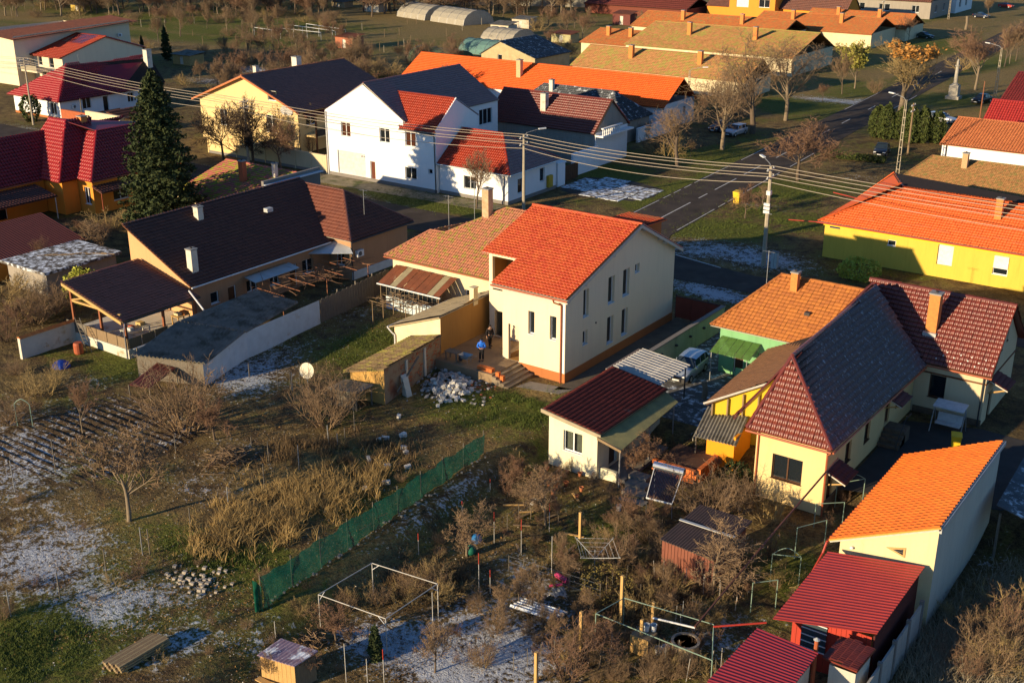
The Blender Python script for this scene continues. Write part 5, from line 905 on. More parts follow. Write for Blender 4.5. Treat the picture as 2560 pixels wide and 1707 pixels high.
for k in range(9): part('pier', MB().box(-82.58+k*2.74,-82.42+k*2.74,38.52,38.86,-.2,2.45), YELL if k < 5 else BEIGE, th)
part('plinth', MB().box(-82.4,-60.6,38.56,38.84,-.3,.349), GPL, th)
# red roofed white house, cream house with solar panel
th = thing('red_roof_house', 'white and pale blue house with crimson metal tile roof beside the street pole', 'house', (-123, 47, 0))
house_walls(th, -131, -119, 41.2, 52, 3.1, WHITEP, ops={'S': [(-127,-125.6,.9,2.5,'win'),(-121.6,-120,.7,2.5,'win')], 'E': [(45.2,46.8,1.1,2.8,'win'),(49,50,.2,2.6,'door')]}, plinth=(.35, PLINTH))
rf = roof_face(th, [(-131.8,40.5,2.9),(-118.2,40.5,2.9),(-124,46.5,7.3)], T_BURG, .36, .45, 'round'); T_BURG_LIT = mat('burgundy_sheet_lit', (.34, .020, .022), (.28, .018, .02), .8, .4, rnd=True)  # brighter copy of the burgundy metal: sunlight on facing slopes put into the colour
roof_face(th, [(-118.2,40.5,2.9),(-118.2,52.6,2.9),(-118.4,61,3.4),(-121.7,61,7.0),(-124,46.5,7.3)], T_BURG, .36, .45, 'round'); roof_face(th, [(-132,61,2.9),(-131.8,40.5,2.9),(-124,46.5,7.3),(-121.7,61,7.0)], T_BURG_LIT, .36, .45, 'round')
roof_face(th, [(-131.8,40.48,2.92),(-118.2,40.48,2.92),(-124,46.48,7.33)], T_BURG_LIT, .36, .45, 'round', name='front_roof'); ridge_caps(rf, (-118.2,40.5,2.98), (-124,46.5,7.4), T_BURG_LIT, join=True)
house_walls(th, -131, -119.4, 52.1, 60.5, 3.2, WHITEP, ops={'E': [(54,55.2,.9,2.4,'win'),(57,58,.2,2.4,'door')]}); f, _ = frame_map((-119,41.2), (-119,52)); aircon(th, f, 2.4, 1.5); chimney(th, -121, 60, 5, 8.5, OLDW, .5); antenna(th, -125.5, 50, 6.4, 2.2)
part('front_step', MB().box(-118.99,-117.4,48.8,50.4,-.2,.3), CONC, th)
th = thing('courtyard_wall', 'stained pale wall with orange end enclosing the yard of the crimson roofed house', 'wall', (-108, 39.5, 0)); part('wall_body', MB().box(-110,-102,39.2,39.6,-.3,2.7), OLDC, th); part('wall_end', MB().box(-116,-110.01,39.2,39.6,-.3,2.3), mat('red_orange_wall', (.42, .11, .04)), th); part('wall_side', MB().box(-102.3,-101.9,39.61,46,-.3,2.4), YELL, th)
roof_face(th, [(-101.5,40,2.3),(-101.5,46,2.3),(-106,46,2.8),(-106,40,2.8)], RUST, .8, 1.2, 'flat', name='shelter_roof')
th = thing('cream_villa', 'cream two storey villa with stepped roofs and solar panels at the top left', 'house', (-155, 65, 0))
house_walls(th, -175, -154, 57, 82, 8.0, CREAM, ops={'S': [(-170,-169,5,6.6,'win1'),(-166,-165,5,6.6,'win1'),(-162.5,-161.5,5,6.6,'win1'),(-170,-169,1,2.8,'win1'),(-166,-165,1,2.8,'win1'),(-162,-161,1,2.8,'win1')]}, tops={'S': [(-175,4.5),(-161.5,8.4),(-154,8.4)], 'E': [(57,8.6),(82,9.4)]})
roof_face(th, [(-176,56,4.6),(-160.8,56,8.9),(-160.8,83,9.7),(-176,83,5)], T_DARK, .5, .6, 'twin'); roof_face(th, [(-160.8,56,8.85),(-153,56.3,8.2),(-153,83,9.2),(-160.8,83,9.65)], T_DARK, .5, .6, 'twin')
house_walls(th, -153.9, -145.4, 60.5, 78, 5.4, CREAM, ops={'S': [(-152.6,-151.4,3.4,5.0,'win1'),(-149.4,-148,3.2,5.0,'win1'),(-152,-150.6,.8,2.5,'win1')]}, axis='x', zr=8.0, ridge=70)
rf = rect_roof(th, -153.9, -145.4, 60.5, 78, 5.4, 8.0, 'x', T_RED, 70, ov=.7, w=.5, g=.6, prof='round')
for i in range(3):
    for j in range(2): part('solar_panel', MB().prism([(-153+i*2.1,66+j*1.9,7.0+j*.52),(-151.1+i*2.1,66+j*1.9,7.0+j*.52),(-151.1+i*2.1,67.8+j*1.9,7.5+j*.52),(-153+i*2.1,67.8+j*1.9,7.5+j*.52)], (0,-.02,.06)), glass('solar_cells', (.008, .012, .025), .15), th)
f, _ = frame_map((-154,57), (-154,82)); aircon(th, f, 22.5, 6.5); part('balcony', MB().box(-157,-149,57.6,60.4,2.6,2.9), CREAM, th); part('balcony_rail', MB().box(-157,-149,57.55,57.62,2.9,3.8), mat('balcony_bars', (.35, .30, .2), None, 4, .7), th)
th = thing('burgundy_house', 'orange house with stepped burgundy metal roofs beside the big spruce', 'house', (-72, 10, 0))
house_walls(th, -85, -73.4, -8, 7.5, 3.8, ORNP, ops={'E': [(-3.5,-1.2,.9,2.6,'win'),(1.5,2.6,.2,2.5,'door')]}); house_walls(th, -85, -70.3, 7.6, 9.6, 3.9, ORNP, ops={'E': []}); house_walls(th, -85, -67.8, 9.65, 22, 3.9, ORNP, ops={'S': [(-69.4,-68.3,1.0,2.9,'win')], 'E': [(12.2,14.2,1.0,2.7,'win'),(15.4,16.4,.3,2.6,'door',BROWNF)]})
P = dict(w=.36, g=.45, prof='round'); TRB2 = T_BURG
rf = roof_face(th, [(-73.0,-9,3.7),(-73.0,8.5,3.7),(-77.6,12.0,7.9),(-77.6,-9,7.9)], T_BURG, **P); roof_face(th, [(-86,22,3.7),(-86,-9,3.7),(-77.6,-9,7.9),(-77.6,22,7.9)], T_BURG, **P)
roof_face(th, [(-74.5,7.0,3.75),(-69.8,7.0,3.75),(-75.1,12.3,9.05),(-78.2,12.3,9.05),(-78.2,9.5,6.25)], T_BURG_LIT, **P); roof_face(th, [(-69.8,7.0,3.75),(-69.8,10.5,3.75),(-75.1,15.8,9.05),(-75.1,12.3,9.05)], T_BURG, **P)
roof_face(th, [(-71.6,9.15,3.8),(-67.2,9.15,3.8),(-72.1,14.05,8.0),(-74.1,14.05,8.0)], T_BURG_LIT, **P); roof_face(th, [(-67.2,9.15,3.8),(-67.2,22.6,3.8),(-72.1,22.6,8.0),(-72.1,14.05,8.0)], T_BURG, **P); roof_face(th, [(-84,22.6,3.8),(-78.2,12.3,9.0),(-75.1,12.3,9.0),(-72.2,14,8.0),(-71.8,22.6,7.6)][::-1], T_BURG, **P)
for a, b in (((-69.8,7.0,3.85),(-75.1,12.3,9.08)), ((-75.1,12.3,9.08),(-78.2,12.3,9.08)), ((-67.2,9.15,3.9),(-72.1,14.05,8.08)), ((-72.1,14.05,8.06),(-72.1,22.6,8.06))): ridge_caps(rf, a, b, T_BURG_LIT, join=True)
chimney(th, -75.0, 14.4, 6.5, 9.3, brk, .4); gutter(th, (-72.9,-9,3.65), (-72.9,7,3.65), GUT['copper'], .07); gutter(th, (-67.1,9.1,3.75), (-67.1,22,3.75), GUT['copper'], .07)
roof_face(th, [(-66.2,9.6,2.6),(-66.2,18,2.6),(-67.8,18,3.1),(-67.8,9.6,3.1)], T_DARK, name='awning', **P); roof_face(th, [(-69.5,-8,2.5),(-69.5,6.4,2.5),(-73.3,6.4,3.2),(-73.3,-8,3.2)], T_DARK, name='awning', **P)
for y in (9.7, 13.5, 17.8): part('awning_post', MB().tube([(-66.4,y,-.1),(-66.4,y,2.6)], .05, 5), mat('red_post', (.4, .1, .05)), th)
for y in (-7.6, -2, 6.2): part('awning_post', MB().tube([(-69.7,y,-.1),(-69.7,y,2.5)], .06, 5), FASC, th)
th = thing('mossy_pink_house', 'low house end with pink and green mossy tiles behind the dark roof', 'house', (-50, 18, 0))
house_walls(th, -58, -47.5, 13, 24, 3.3, OLDC); rf = rect_roof(th, -58, -47.5, 13, 24, 3.3, 5.4, 'x', T_PINK, 20.5, ov=.5, w=.28, g=.38, prof='flat'); chimney(th, -52, 17.2, 4.2, 6.6, BRICK, .3); chimney(th, -49, 19, 4.6, 6.4, OLDW, .22)
# ---------------------------------------------------------------- vegetation
BARK = mat('grey_bark', (.15, .11, .075), (.09, .065, .045), 6, .95, .5, 20); BARKP = mat('pale_bark', (.24, .185, .12), (.16, .12, .08), 6, .95, .4, 20); TWIG = mat('brown_twig', (.26, .17, .095), (.16, .105, .06), 2, .95); TWIGR = mat('reddish_twig', (.22, .125, .075), (.15, .085, .05), 2, .95); TWIGD = mat('dark_twig', (.085, .055, .035), (.05, .035, .025), 2, .95); TWIGY = mat('straw_twig', (.36, .26, .11), (.25, .17, .07), 2, .95); LIME = mat('limewash_trunk', (.62, .60, .55), (.5, .48, .43), 5, .9)
def grow(cfg, seed):
    """bare tree: list of limbs per level, each a tapering bent polyline"""
    rd = random.Random(seed); lv = [[], [], [], [], []]
    def br(p, d, ln, rad, L):
        n = cfg['seg'][L]; pts = [np.array(p)]; rs = [rad]; d = np.array(d)/np.linalg.norm(d); kids = cfg['kids'][L] if L < cfg['depth'] else 0
        for i in range(n):
            d = d+np.array([rd.gauss(0, 1), rd.gauss(0, 1), rd.gauss(0, .7)])*cfg['wob'][L]+np.array([0, 0, cfg['up'][L]]); d /= np.linalg.norm(d)
            pts.append(pts[-1]+d*ln/n); rs.append(rad*(1-(i+1)/n*cfg['taper'][L]))
        lv[L].append((pts, rs))
        for k in range(kids):
            t = cfg['from'][L]+(1-cfg['from'][L])*((k+rd.random())/kids) if kids else 0
            x = min(t*n, n-1e-3); i = int(x); q = pts[i]+(pts[i+1]-pts[i])*(x-i); r_ = rs[i]+(rs[i+1]-rs[i])*(x-i)
            ax = pts[i+1]-pts[i]; ax /= np.linalg.norm(ax); s = np.cross(ax, [rd.gauss(0, 1), rd.gauss(0, 1), rd.gauss(0, 1)]); s /= np.linalg.norm(s)+1e-9
            an = R(rd.uniform(*cfg['ang'][L])); br(q, ax*math.cos(an)+s*math.sin(an), ln*cfg['len'][L]*rd.uniform(.65, 1.15)*(1.15-.5*t), max(r_*cfg['rad'][L], cfg['rmin']), L+1)
    for st in range(cfg.get('stems', 1)):
        a = rd.uniform(0, 2*math.pi); ln = R(cfg.get('lean', 4)*rd.uniform(.3, 1.2)) if cfg.get('stems', 1) > 1 else R(rd.uniform(0, cfg.get('lean', 4)))
        o = cfg.get('foot', 0)*rd.uniform(.2, 1); br((o*math.cos(a), o*math.sin(a), -.15), (math.sin(ln)*math.cos(a), math.sin(ln)*math.sin(a), math.cos(ln)), cfg['h0']*rd.uniform(.8, 1.15), cfg['r0'], 0)
    return lv
def tree_proto(name, label, cat, cfg, seed, mt=None, mc=None, leaves=None):
    lv = grow(cfg, seed); t = thing(name, label, cat, (0, 0, 0)); A = MB(); B = MB(); top = 0
    for L, S_ in enumerate(lv):
        for pts, rs in S_:
            (A if L <= cfg.get('tl', 1) else B).tube(pts, rs, (7, 5, 4, 3, 3)[L], cap=False); top = max(top, max(p[2] for p in pts))
    part('trunk', A, mt or BARK, t, kind=None, sm=True); part('crown', B, mc or TWIG, t, kind='stuff')
    if leaves:
        n, m, sz = leaves[:3]; rr = np.random.default_rng(seed); tips = np.array([p for L in (2, 3, 4) for pts, _ in lv[L] for p in pts[1:]]); tips = tips[tips[:, 2] > (leaves[3] if len(leaves) > 3 else 0)*top]; c = tips[rr.integers(0, len(tips), n)]+rr.normal(0, sz*1.2, (n, 3)); leaf_obj('leaves', c, sz, m, t, seed)
    t['_h'] = top; t['_u'] = 0; return t
def leaf_obj(name, c, sz, m, parent, seed=0, flat=0.):
    rr = np.random.default_rng(seed+7); n = len(c); a = rr.normal(0, 1, (n, 3)); b = rr.normal(0, 1, (n, 3)); a[:, 2] *= 1-flat; b[:, 2] *= 1-flat
    a /= np.linalg.norm(a, axis=1)[:, None]; b -= a*(a*b).sum(1)[:, None]; b /= np.linalg.norm(b, axis=1)[:, None]+1e-9; s = sz*rr.uniform(.6, 1.4, n)[:, None]
    V = np.stack([c-a*s-b*s*.5, c+a*s*.2-b*s*.6, c+a*s, c+b*s*.6], 1).reshape(-1, 3); F = np.arange(4*n).reshape(n, 4)
    return obj(name, npmesh(name, V-ORG[parent.name] if parent is not None else V, F, m, rr.uniform(.02, .98, n)), parent, kind='stuff')
def place(pr, p, h, label=None, group=None, rz=None, cat=None, sq=1.):
    s = h/pr['_h']; rz = rz if rz is not None else (p[0]*7.3+p[1]*3.1) % 6.28
    if not pr['_u']: o = pr; pr['_u'] = 1
    else: o = copy_tree(pr)
    o.location = p; o.rotation_euler = (0, 0, rz); o.scale = (s*sq, s*sq, s)
    if label: o['label'] = label
    if group: o['group'] = group
    elif 'group' in o and label: del o['group']
    return o
base = dict(seg=(5, 5, 4, 3, 2), wob=(.05, .12, .16, .2, .25), up=(.02, .06, .08, .05, .03), taper=(.45, .75, .8, .85, .9), ang=((34, 68), (28, 62), (30, 70), (30, 75)), rmin=.014)
FR = dict(base, depth=4, h0=1.9, r0=.085, kids=(8, 8, 7, 4), **{'from': (.55, .2, .2, .2)}, len=(1.45, .62, .6, .55), rad=(.55, .5, .5, .6))
UP = dict(FR, ang=((16, 40), (18, 42), (20, 50), (25, 60)), up=(.02, .12, .14, .1, .05), h0=2.2)
TALL = dict(base, depth=4, h0=4.6, r0=.2, kids=(11, 9, 7, 4), **{'from': (.35, .25, .2, .2)}, len=(1.0, .6, .55, .55), rad=(.5, .5, .5, .6), ang=((22, 50), (25, 55), (30, 65), (30, 75)))
BUSH = dict(base, depth=2, stems=22, foot=.4, lean=44, h0=2.3, r0=.03, kids=(8, 7), **{'from': (.2, .2)}, len=(.5, .5), rad=(.6, .7), tl=0, ang=((20, 50), (20, 60)), up=(.05, .06, .05), wob=(.1, .16, .2), taper=(.7, .8, .85), rmin=.009)
DOME = dict(base, depth=4, h0=1.6, r0=.09, kids=(9, 9, 8, 4), **{'from': (.7, .2, .2, .2)}, len=(1.5, .62, .58, .55), rad=(.5, .5, .5, .6), ang=((15, 60), (22, 50), (25, 60), (25, 60)))
P_fruit = [tree_proto('fruit_tree', 'bare fruit tree', 'tree', FR, 11, BARKP, TWIG), tree_proto('fruit_tree', 'bare fruit tree', 'tree', FR, 12, BARK, TWIGR)]
P_up = [tree_proto('young_tree', 'bare young tree', 'tree', UP, 21, BARK, TWIG), tree_proto('young_tree', 'bare young tree', 'tree', UP, 22, BARKP, TWIGR)]
P_tall = [tree_proto('street_tree', 'tall bare street tree', 'tree', TALL, 31, BARK, TWIG), tree_proto('street_tree', 'tall bare street tree', 'tree', TALL, 32, BARKP, TWIG)]
BU2 = dict(BUSH, stems=9, lean=26, h0=2.6, foot=.2, kids=(9, 8), len=(.42, .45), up=(.1, .1, .06)); BU3 = dict(BUSH, stems=13, lean=60, h0=2.0, foot=.6, wob=(.2, .24, .26), kids=(8, 8))
P_bush = [tree_proto('bush', 'bare bush', 'bush', BUSH, 41, TWIG, TWIG), tree_proto('bush', 'bare bush', 'bush', BU3, 42, TWIGY, TWIGY), tree_proto('bush', 'bare bush', 'bush', BU2, 43, TWIGD, TWIGR)]
P_dome = [tree_proto('round_tree', 'bare round crowned tree', 'tree', DOME, 51, BARK, TWIGR), tree_proto('round_tree', 'bare round crowned tree', 'tree', DOME, 52, BARK, TWIGD)]
def at(t, x, y): p = G(t, x, y); return (p[0], p[1], p[2]-.03)
def plant(pr, t, x, y, yt, label=None, group=None, sq=1.): return place(pr, at(t, x, y), max(.8, hgt(t, x, y, yt)), label, group, sq=sq)
# street and road trees
plant(P_tall[0], 'tr', 1190, 1150, 690, 'wide spreading bare tree with whitewashed foot on the verge before the low white wall', sq=1.45); plant(P_tall[1], 'tr', 1500, 1030, 450, 'bare tree with whitewashed trunk in front of the parked silver car', sq=1.35)
plant(P_tall[0], 'tr', 1710, 920, 200, 'tallest bare tree with white painted foot beyond the silver car', sq=1.3); plant(P_tall[1], 'tR', 175, 830, 230, 'forked pale trunked bare tree by the frosty grass path', sq=1.3); plant(P_dome[0], 'tR', 260, 1240, 790, 'round dense reddish bare tree on the grass by the junction', sq=1.6)
plant(P_up[0], 'tR', 565, 650, 330, 'slim reddish bare tree with white trunk beside the road', sq=.9); plant(P_up[1], 'tR', 1480, 620, 170, 'gnarled tree beside the stone column', sq=1.7); plant(P_up[1], 'tR', 430, 700, 560, 'small dark leaning sapling at the frosty path'); plant(P_up[0], 'Z5', 540, 1480, 690, 'small bare tree on the verge before the corner house'); plant(P_fruit[1], 'q', 1130, 770, 430, 'little bare tree with whitewashed trunk beside the yellow bin'); plant(P_fruit[0], 'q', 1290, 640, 440, 'thin bare sapling behind the concrete pole on the corner lawn')
LFO = mat('orange_leaf', (.45, .22, .05), (.36, .15, .03), 2, .8, rnd=True); LFY = mat('olive_leaf', (.32, .29, .05), (.22, .2, .04), 2, .8, rnd=True); LFYG = mat('yellow_green_leaf', (.42, .42, .05), (.28, .3, .04), 2, .8, rnd=True); LFB = mat('dead_leaf', (.34, .19, .06), (.22, .11, .04), 2, .8, rnd=True)
P_big = tree_proto('street_tree', 'large pale limbed tree with a tuft of orange leaves on top, beside the conifer hedge', 'tree', dict(TALL, h0=3.4, kids=(12, 9, 7, 3), ang=((12, 44), (18, 45), (25, 60), (30, 70)), up=(.02, .1, .1, .05, .03), len=(1.1, .55, .5, .5)), 61, BARKP, TWIGY, (900, LFO, .10, .80)); place(P_big, at('tR', 960, 800), hgt('tR', 960, 800, 270), sq=1.45)
P_ol = tree_proto('young_tree', 'olive leaved tree with white trunk leaning beside the road', 'tree', UP, 62, BARKP, TWIGY, (2600, LFY, .10)); place(P_ol, at('tR', 650, 610), hgt('tR', 650, 610, 270))
for k, (x, y, yt) in enumerate(((1680, 460, 150), (1715, 440, 130), (1760, 420, 120), (1020, 290, 90), (1570, 130, -60))): plant(P_up[k % 2], 'tR', x, y, yt, 'slim bare roadside tree on the far verge', 'slim trees on the far verge')
for k, (x, y, yt) in enumerate(((1330, 330, 250), (1380, 480, 330), (790, 640, 520), (560, 260, 180), (640, 170, 60), (900, 360, 240))): plant(P_bush[k % 2], 'tR', x, y, yt, 'scruffy roadside bush along the far part of the road', 'bushes along the far road')
for k, (t, x, y, yt) in enumerate((('tr', 1020, 1060, 900), ('tr', 1130, 1080, 860), ('tr', 970, 960, 800), ('tr', 1280, 1080, 940), ('tr', 1340, 850, 600), ('tr', 1600, 800, 480), ('tr', 1420, 760, 560))): plant((P_bush+P_up)[k % 5], t, x, y, yt, 'bare brown shrub under the street trees by the white wall', 'shrubs under the street trees')
# round trees at the street wall
for k, (x, y, yt) in enumerate(((1540, 1110, 700), (1745, 1140, 640))): plant(P_dome[1], 'tl', x, y, yt, ('fourth', 'third')[k]+' round crowned bare tree at the yellow street wall, counted from the white house', 'round trees at the yellow wall', sq=.95)
plant(P_dome[0], 'tm', 230, 1170, 780, 'round crowned bare tree at the yellow street wall, nearest the white house', 'round trees at the yellow wall'); plant(P_dome[1], 'tm', 40, 1140, 830, 'second round crowned bare tree at the yellow street wall, counted from the white house', 'round trees at the yellow wall')
plant(P_bush[2], 'tm', 430, 1050, 900, 'dark bush in the yard of the yellow gabled house'); plant(P_bush[1], 'tm', 100, 1060, 690, 'straw coloured tall bush against the sunlit yellow gable')
# orchard behind
rr = random.Random(77); orch = []
PW = [(0, 0), (330, 0), (620, 0), (900, 0), (1180, 0)]
for k in range(420):
    x = rr.uniform(0, 1480); y = rr.uniform(18, 330)
    if x < 320 and y > 45: continue
    if y > 60 and 320 < x < 560 and rr.random() < .75: continue
    if y > 255 and not 520 < x < 1150: continue
    if x > 1150 and y > 95: continue
    if 860 < x < 1240 and 20 < y < 135: continue
    if x < 350 and y > 30 and x > 250: continue
    p = G('s', x, y)
    if p[0] < -131 and p[1] < 85 and p[0] > -178: continue
    orch.append((p, y))
for k, g_ in enumerate((P_fruit, P_up, P_bush, P_tall)):
    for i, q in enumerate(g_): q['_k'] = k*3+i
orl = {k*3+i: ('%s %s in the gardens behind the houses' % (c_, n_), '%s %s behind the houses' % (c_, n_)) for k, (n_, cs_) in enumerate((('spreading bare fruit tree', ('brown', 'reddish')), ('upright bare young tree', ('brown', 'reddish')), ('leafless bush', ('brown', 'straw coloured', 'dark')), ('tall bare tree', ('dark trunked', 'pale trunked')))) for i, c_ in enumerate(cs_)}
for k, (p, y) in enumerate(orch):
    pr = rr.choice(P_fruit+P_up+P_up+P_bush+P_tall); h = rr.uniform(3.5, 7.5) if pr not in P_bush else rr.uniform(1.8, 3.4)
    place(pr, (p[0], p[1], -.03), h, *orl[pr['_k']])
for k in range(170):
    x = rr.uniform(-20, 1450); p = G('s', x, rr.uniform(2, 45)); place(rr.choice(P_tall+P_up+P_fruit), (p[0], p[1], 0), rr.uniform(6.5, 10.5), 'bare tree of the wood edge at the far end of the gardens', 'wood edge behind the orchard', sq=1.35)
for k in range(110):
    x = rr.uniform(0, 1430); y = rr.choice((24, 40, 58, 92, 128, 160, 196))+rr.gauss(0, 3); p = G('s', x, y)
    if p[0] < -131 and p[1] < 90 or 860 < x < 1240 and 20 < y < 135 or x > 1150 and y > 60 or (x < 620 and y > 150): continue
    place(P_bush[rr.randrange(3)], (p[0], p[1], -.03), rr.uniform(2, 3.4), 'leafless hedge bush in the hedgerows dividing the back gardens', 'hedgerow bushes of the back gardens', sq=1.5)
for k, (t, x, y, yt) in enumerate((('tl', 1560, 220, 20), ('tl', 1330, 130, 0), ('tm', 420, 170, 40), ('tr', 540, 290, 70), ('tr', 960, 200, 60), ('tr', 300, 300, 180), ('tl', 1500, 620, 380), ('tl', 1630, 590, 420), ('tl', 1380, 560, 400), ('tm', 380, 450, 330), ('tm', 520, 480, 330), ('tr', 330, 430, 260), ('tr', 430, 440, 250), ('tr', 250, 420, 300))): plant((P_fruit+P_up)[k % 4], t, x, y, yt, 'larger bare tree standing among the back gardens', 'larger trees among the back gardens')
for k, (t, x, y, yt) in enumerate((('tm', 1640, 600, 480), ('tm', 650, 560, 400), ('tm', 760, 560, 380), ('tm', 860, 520, 380), ('tm', 960, 520, 400), ('tm', 800, 440, 330), ('tm', 700, 430, 320), ('tl', 1600, 700, 560), ('tl', 1500, 730, 600))): plant(P_bush[k % 3], t, x, y, yt, 'bramble thicket behind the white and yellow houses', 'thickets behind the houses', sq=1.6)
# big spruce
def spruce(name, label, p, h, rad, seed, m=None, nb=300):
    t = thing(name, label, 'tree', p); rd = random.Random(seed); A = MB().tube([(p[0], p[1], p[2]-.2), (p[0], p[1], p[2]+h*.97)], [h*.018, .03], 7); part('trunk', A, BARK, t); C = []
    for k in range(nb):
        u = (k+rd.random())/nb; z = h*(.06+.92*u); L = rad*(1-u)**.56*rd.uniform(.6, 1.2)*(1-.35*max(0, .12-u)/.12); a = k*2.39996+rd.uniform(-.3, .3); dr = rd.uniform(.16, .34)
        n = int(10+46*L/rad)
        for j in range(n):
            s = rd.random()**.55; x = L*s; dz = -dr*x+.12*x*x/max(L, .1); w = (.10+.20*L*(1-s*.55))
            o = rd.gauss(0, w*.5); C.append((p[0]+x*math.cos(a)-o*math.sin(a), p[1]+x*math.sin(a)+o*math.cos(a), p[2]+z+dz+rd.gauss(0, .09)-.25*abs(o)))
    leaf_obj('crown', np.array(C), .17 if h > 6 else .09, m or mat('spruce_needles', (.020, .036, .012), (.055, .065, .018), 2, .9, rnd=True), t, seed, .3); return t
p0 = G('tl', 1155, 1610); spruce('spruce', 'tall dense dark green spruce beside the burgundy roofed house', (p0[0], p0[1], 0), hgt('tl', 1155, 1610, 455), 4.7, 3, nb=700)
spruce('small_conifer', 'slim dark cypress by the ruined garden wall', tuple(G('tl', 985, 395)), 4.5, .8, 4, nb=90); spruce('small_conifer', 'thin dark conifer among the back garden walls', tuple(G('tl', 1150, 420)), 7, 1.4, 5, nb=80); spruce('small_conifer', 'tiny conifer in the frosty garden below the metal frame', tuple(G('bm', 800, 1420)), 1.9, .4, 6, nb=60); spruce('small_conifer', 'pointed conifer before the shaded grey house far away', tuple(G('tR', 720, 215)), 4, 1.2, 7, nb=70)
def shrub_ball(name, label, p, rx, rz_, m, n, sz, seed, group=None, cone=0.):
    t = thing(name, label, 'shrub', p, group); rr_ = np.random.default_rng(seed); v = rr_.normal(0, 1, (n, 3)); v /= np.linalg.norm(v, axis=1)[:, None]; r_ = rr_.uniform(.72, 1.0, n)**.5*(1+.16*np.sin(v[:, 0]*5+seed)*np.cos(v[:, 1]*6))
    c = v*r_[:, None]*np.array([rx, rx, rz_])
    if cone: k = 1-cone*np.clip(c[:, 2]/rz_, -1, 1); c[:, 0] *= k; c[:, 1] *= k
    part('stem', MB().tube([(p[0], p[1], p[2]-.1), (p[0], p[1], p[2]+rz_*1.6)], [.06, .02], 5), BARK, t); leaf_obj('foliage', c+np.array(p)+[0, 0, rz_], sz, m, t, seed); return t
TH = mat('thuja_leaf', (.035, .055, .012), (.075, .085, .018), 2, .9, rnd=True)
for k, (x, y) in enumerate(((800, 945), (862, 960), (955, 965), (1110, 985), (1205, 985), (1030, 985))):
    p = G('tR', x, y); shrub_ball('thuja', '%s clipped dark green thuja of the hedge, counted from the road' % ('first', 'second', 'third', 'fifth', 'sixth', 'fourth')[k], tuple(p), 1.2, 2.25+.25*(k % 2), TH, 2400, .15, 100+k, 'thuja hedge', .25)
for k in range(9): p = G('tR', 500+k*42, 1090+k*4); shrub_ball('box_shrub', 'small clipped box ball edging the car yard', tuple(p), .55, .5, TH, 420, .09, 130+k, 'box balls edging the car yard')
shrub_ball('yellow_shrub', 'yellow green drooping shrub behind the mint house roof', tuple(G('mR', 560, 560, 0)+np.array([0, 4, 0])), 1.9, 1.0, LFYG, 1700, .12, 140); shrub_ball('yellow_shrub', 'bright yellow leaved shrub beside the peach gable', (-43.5, -9.5, 0), 1.5, 1.6, LFYG, 1500, .11, 141)
shrub_ball('green_shrub', 'green potted shrub by the L-shaped house wall', (16.6, -6.2, -.8), 1.0, .9, mat('shrub_leaf', (.03, .045, .012), (.06, .07, .02), 2, .9, rnd=True), 1300, .09, 142); shrub_ball('green_shrub', 'dark topiary bush on the near veranda side', (-122, 38, 0), 1.6, 2.0, TH, 1200, .18, 143)
shrub_ball('leafy_hedge', 'olive leaved garden bush left of the post and rail frame', tuple(G('br', 640, 1030)), 1.5, .8, mat('dull_olive_leaf', (.20, .15, .035), (.12, .09, .03), 2, .9, rnd=True), 1100, .05, 144)
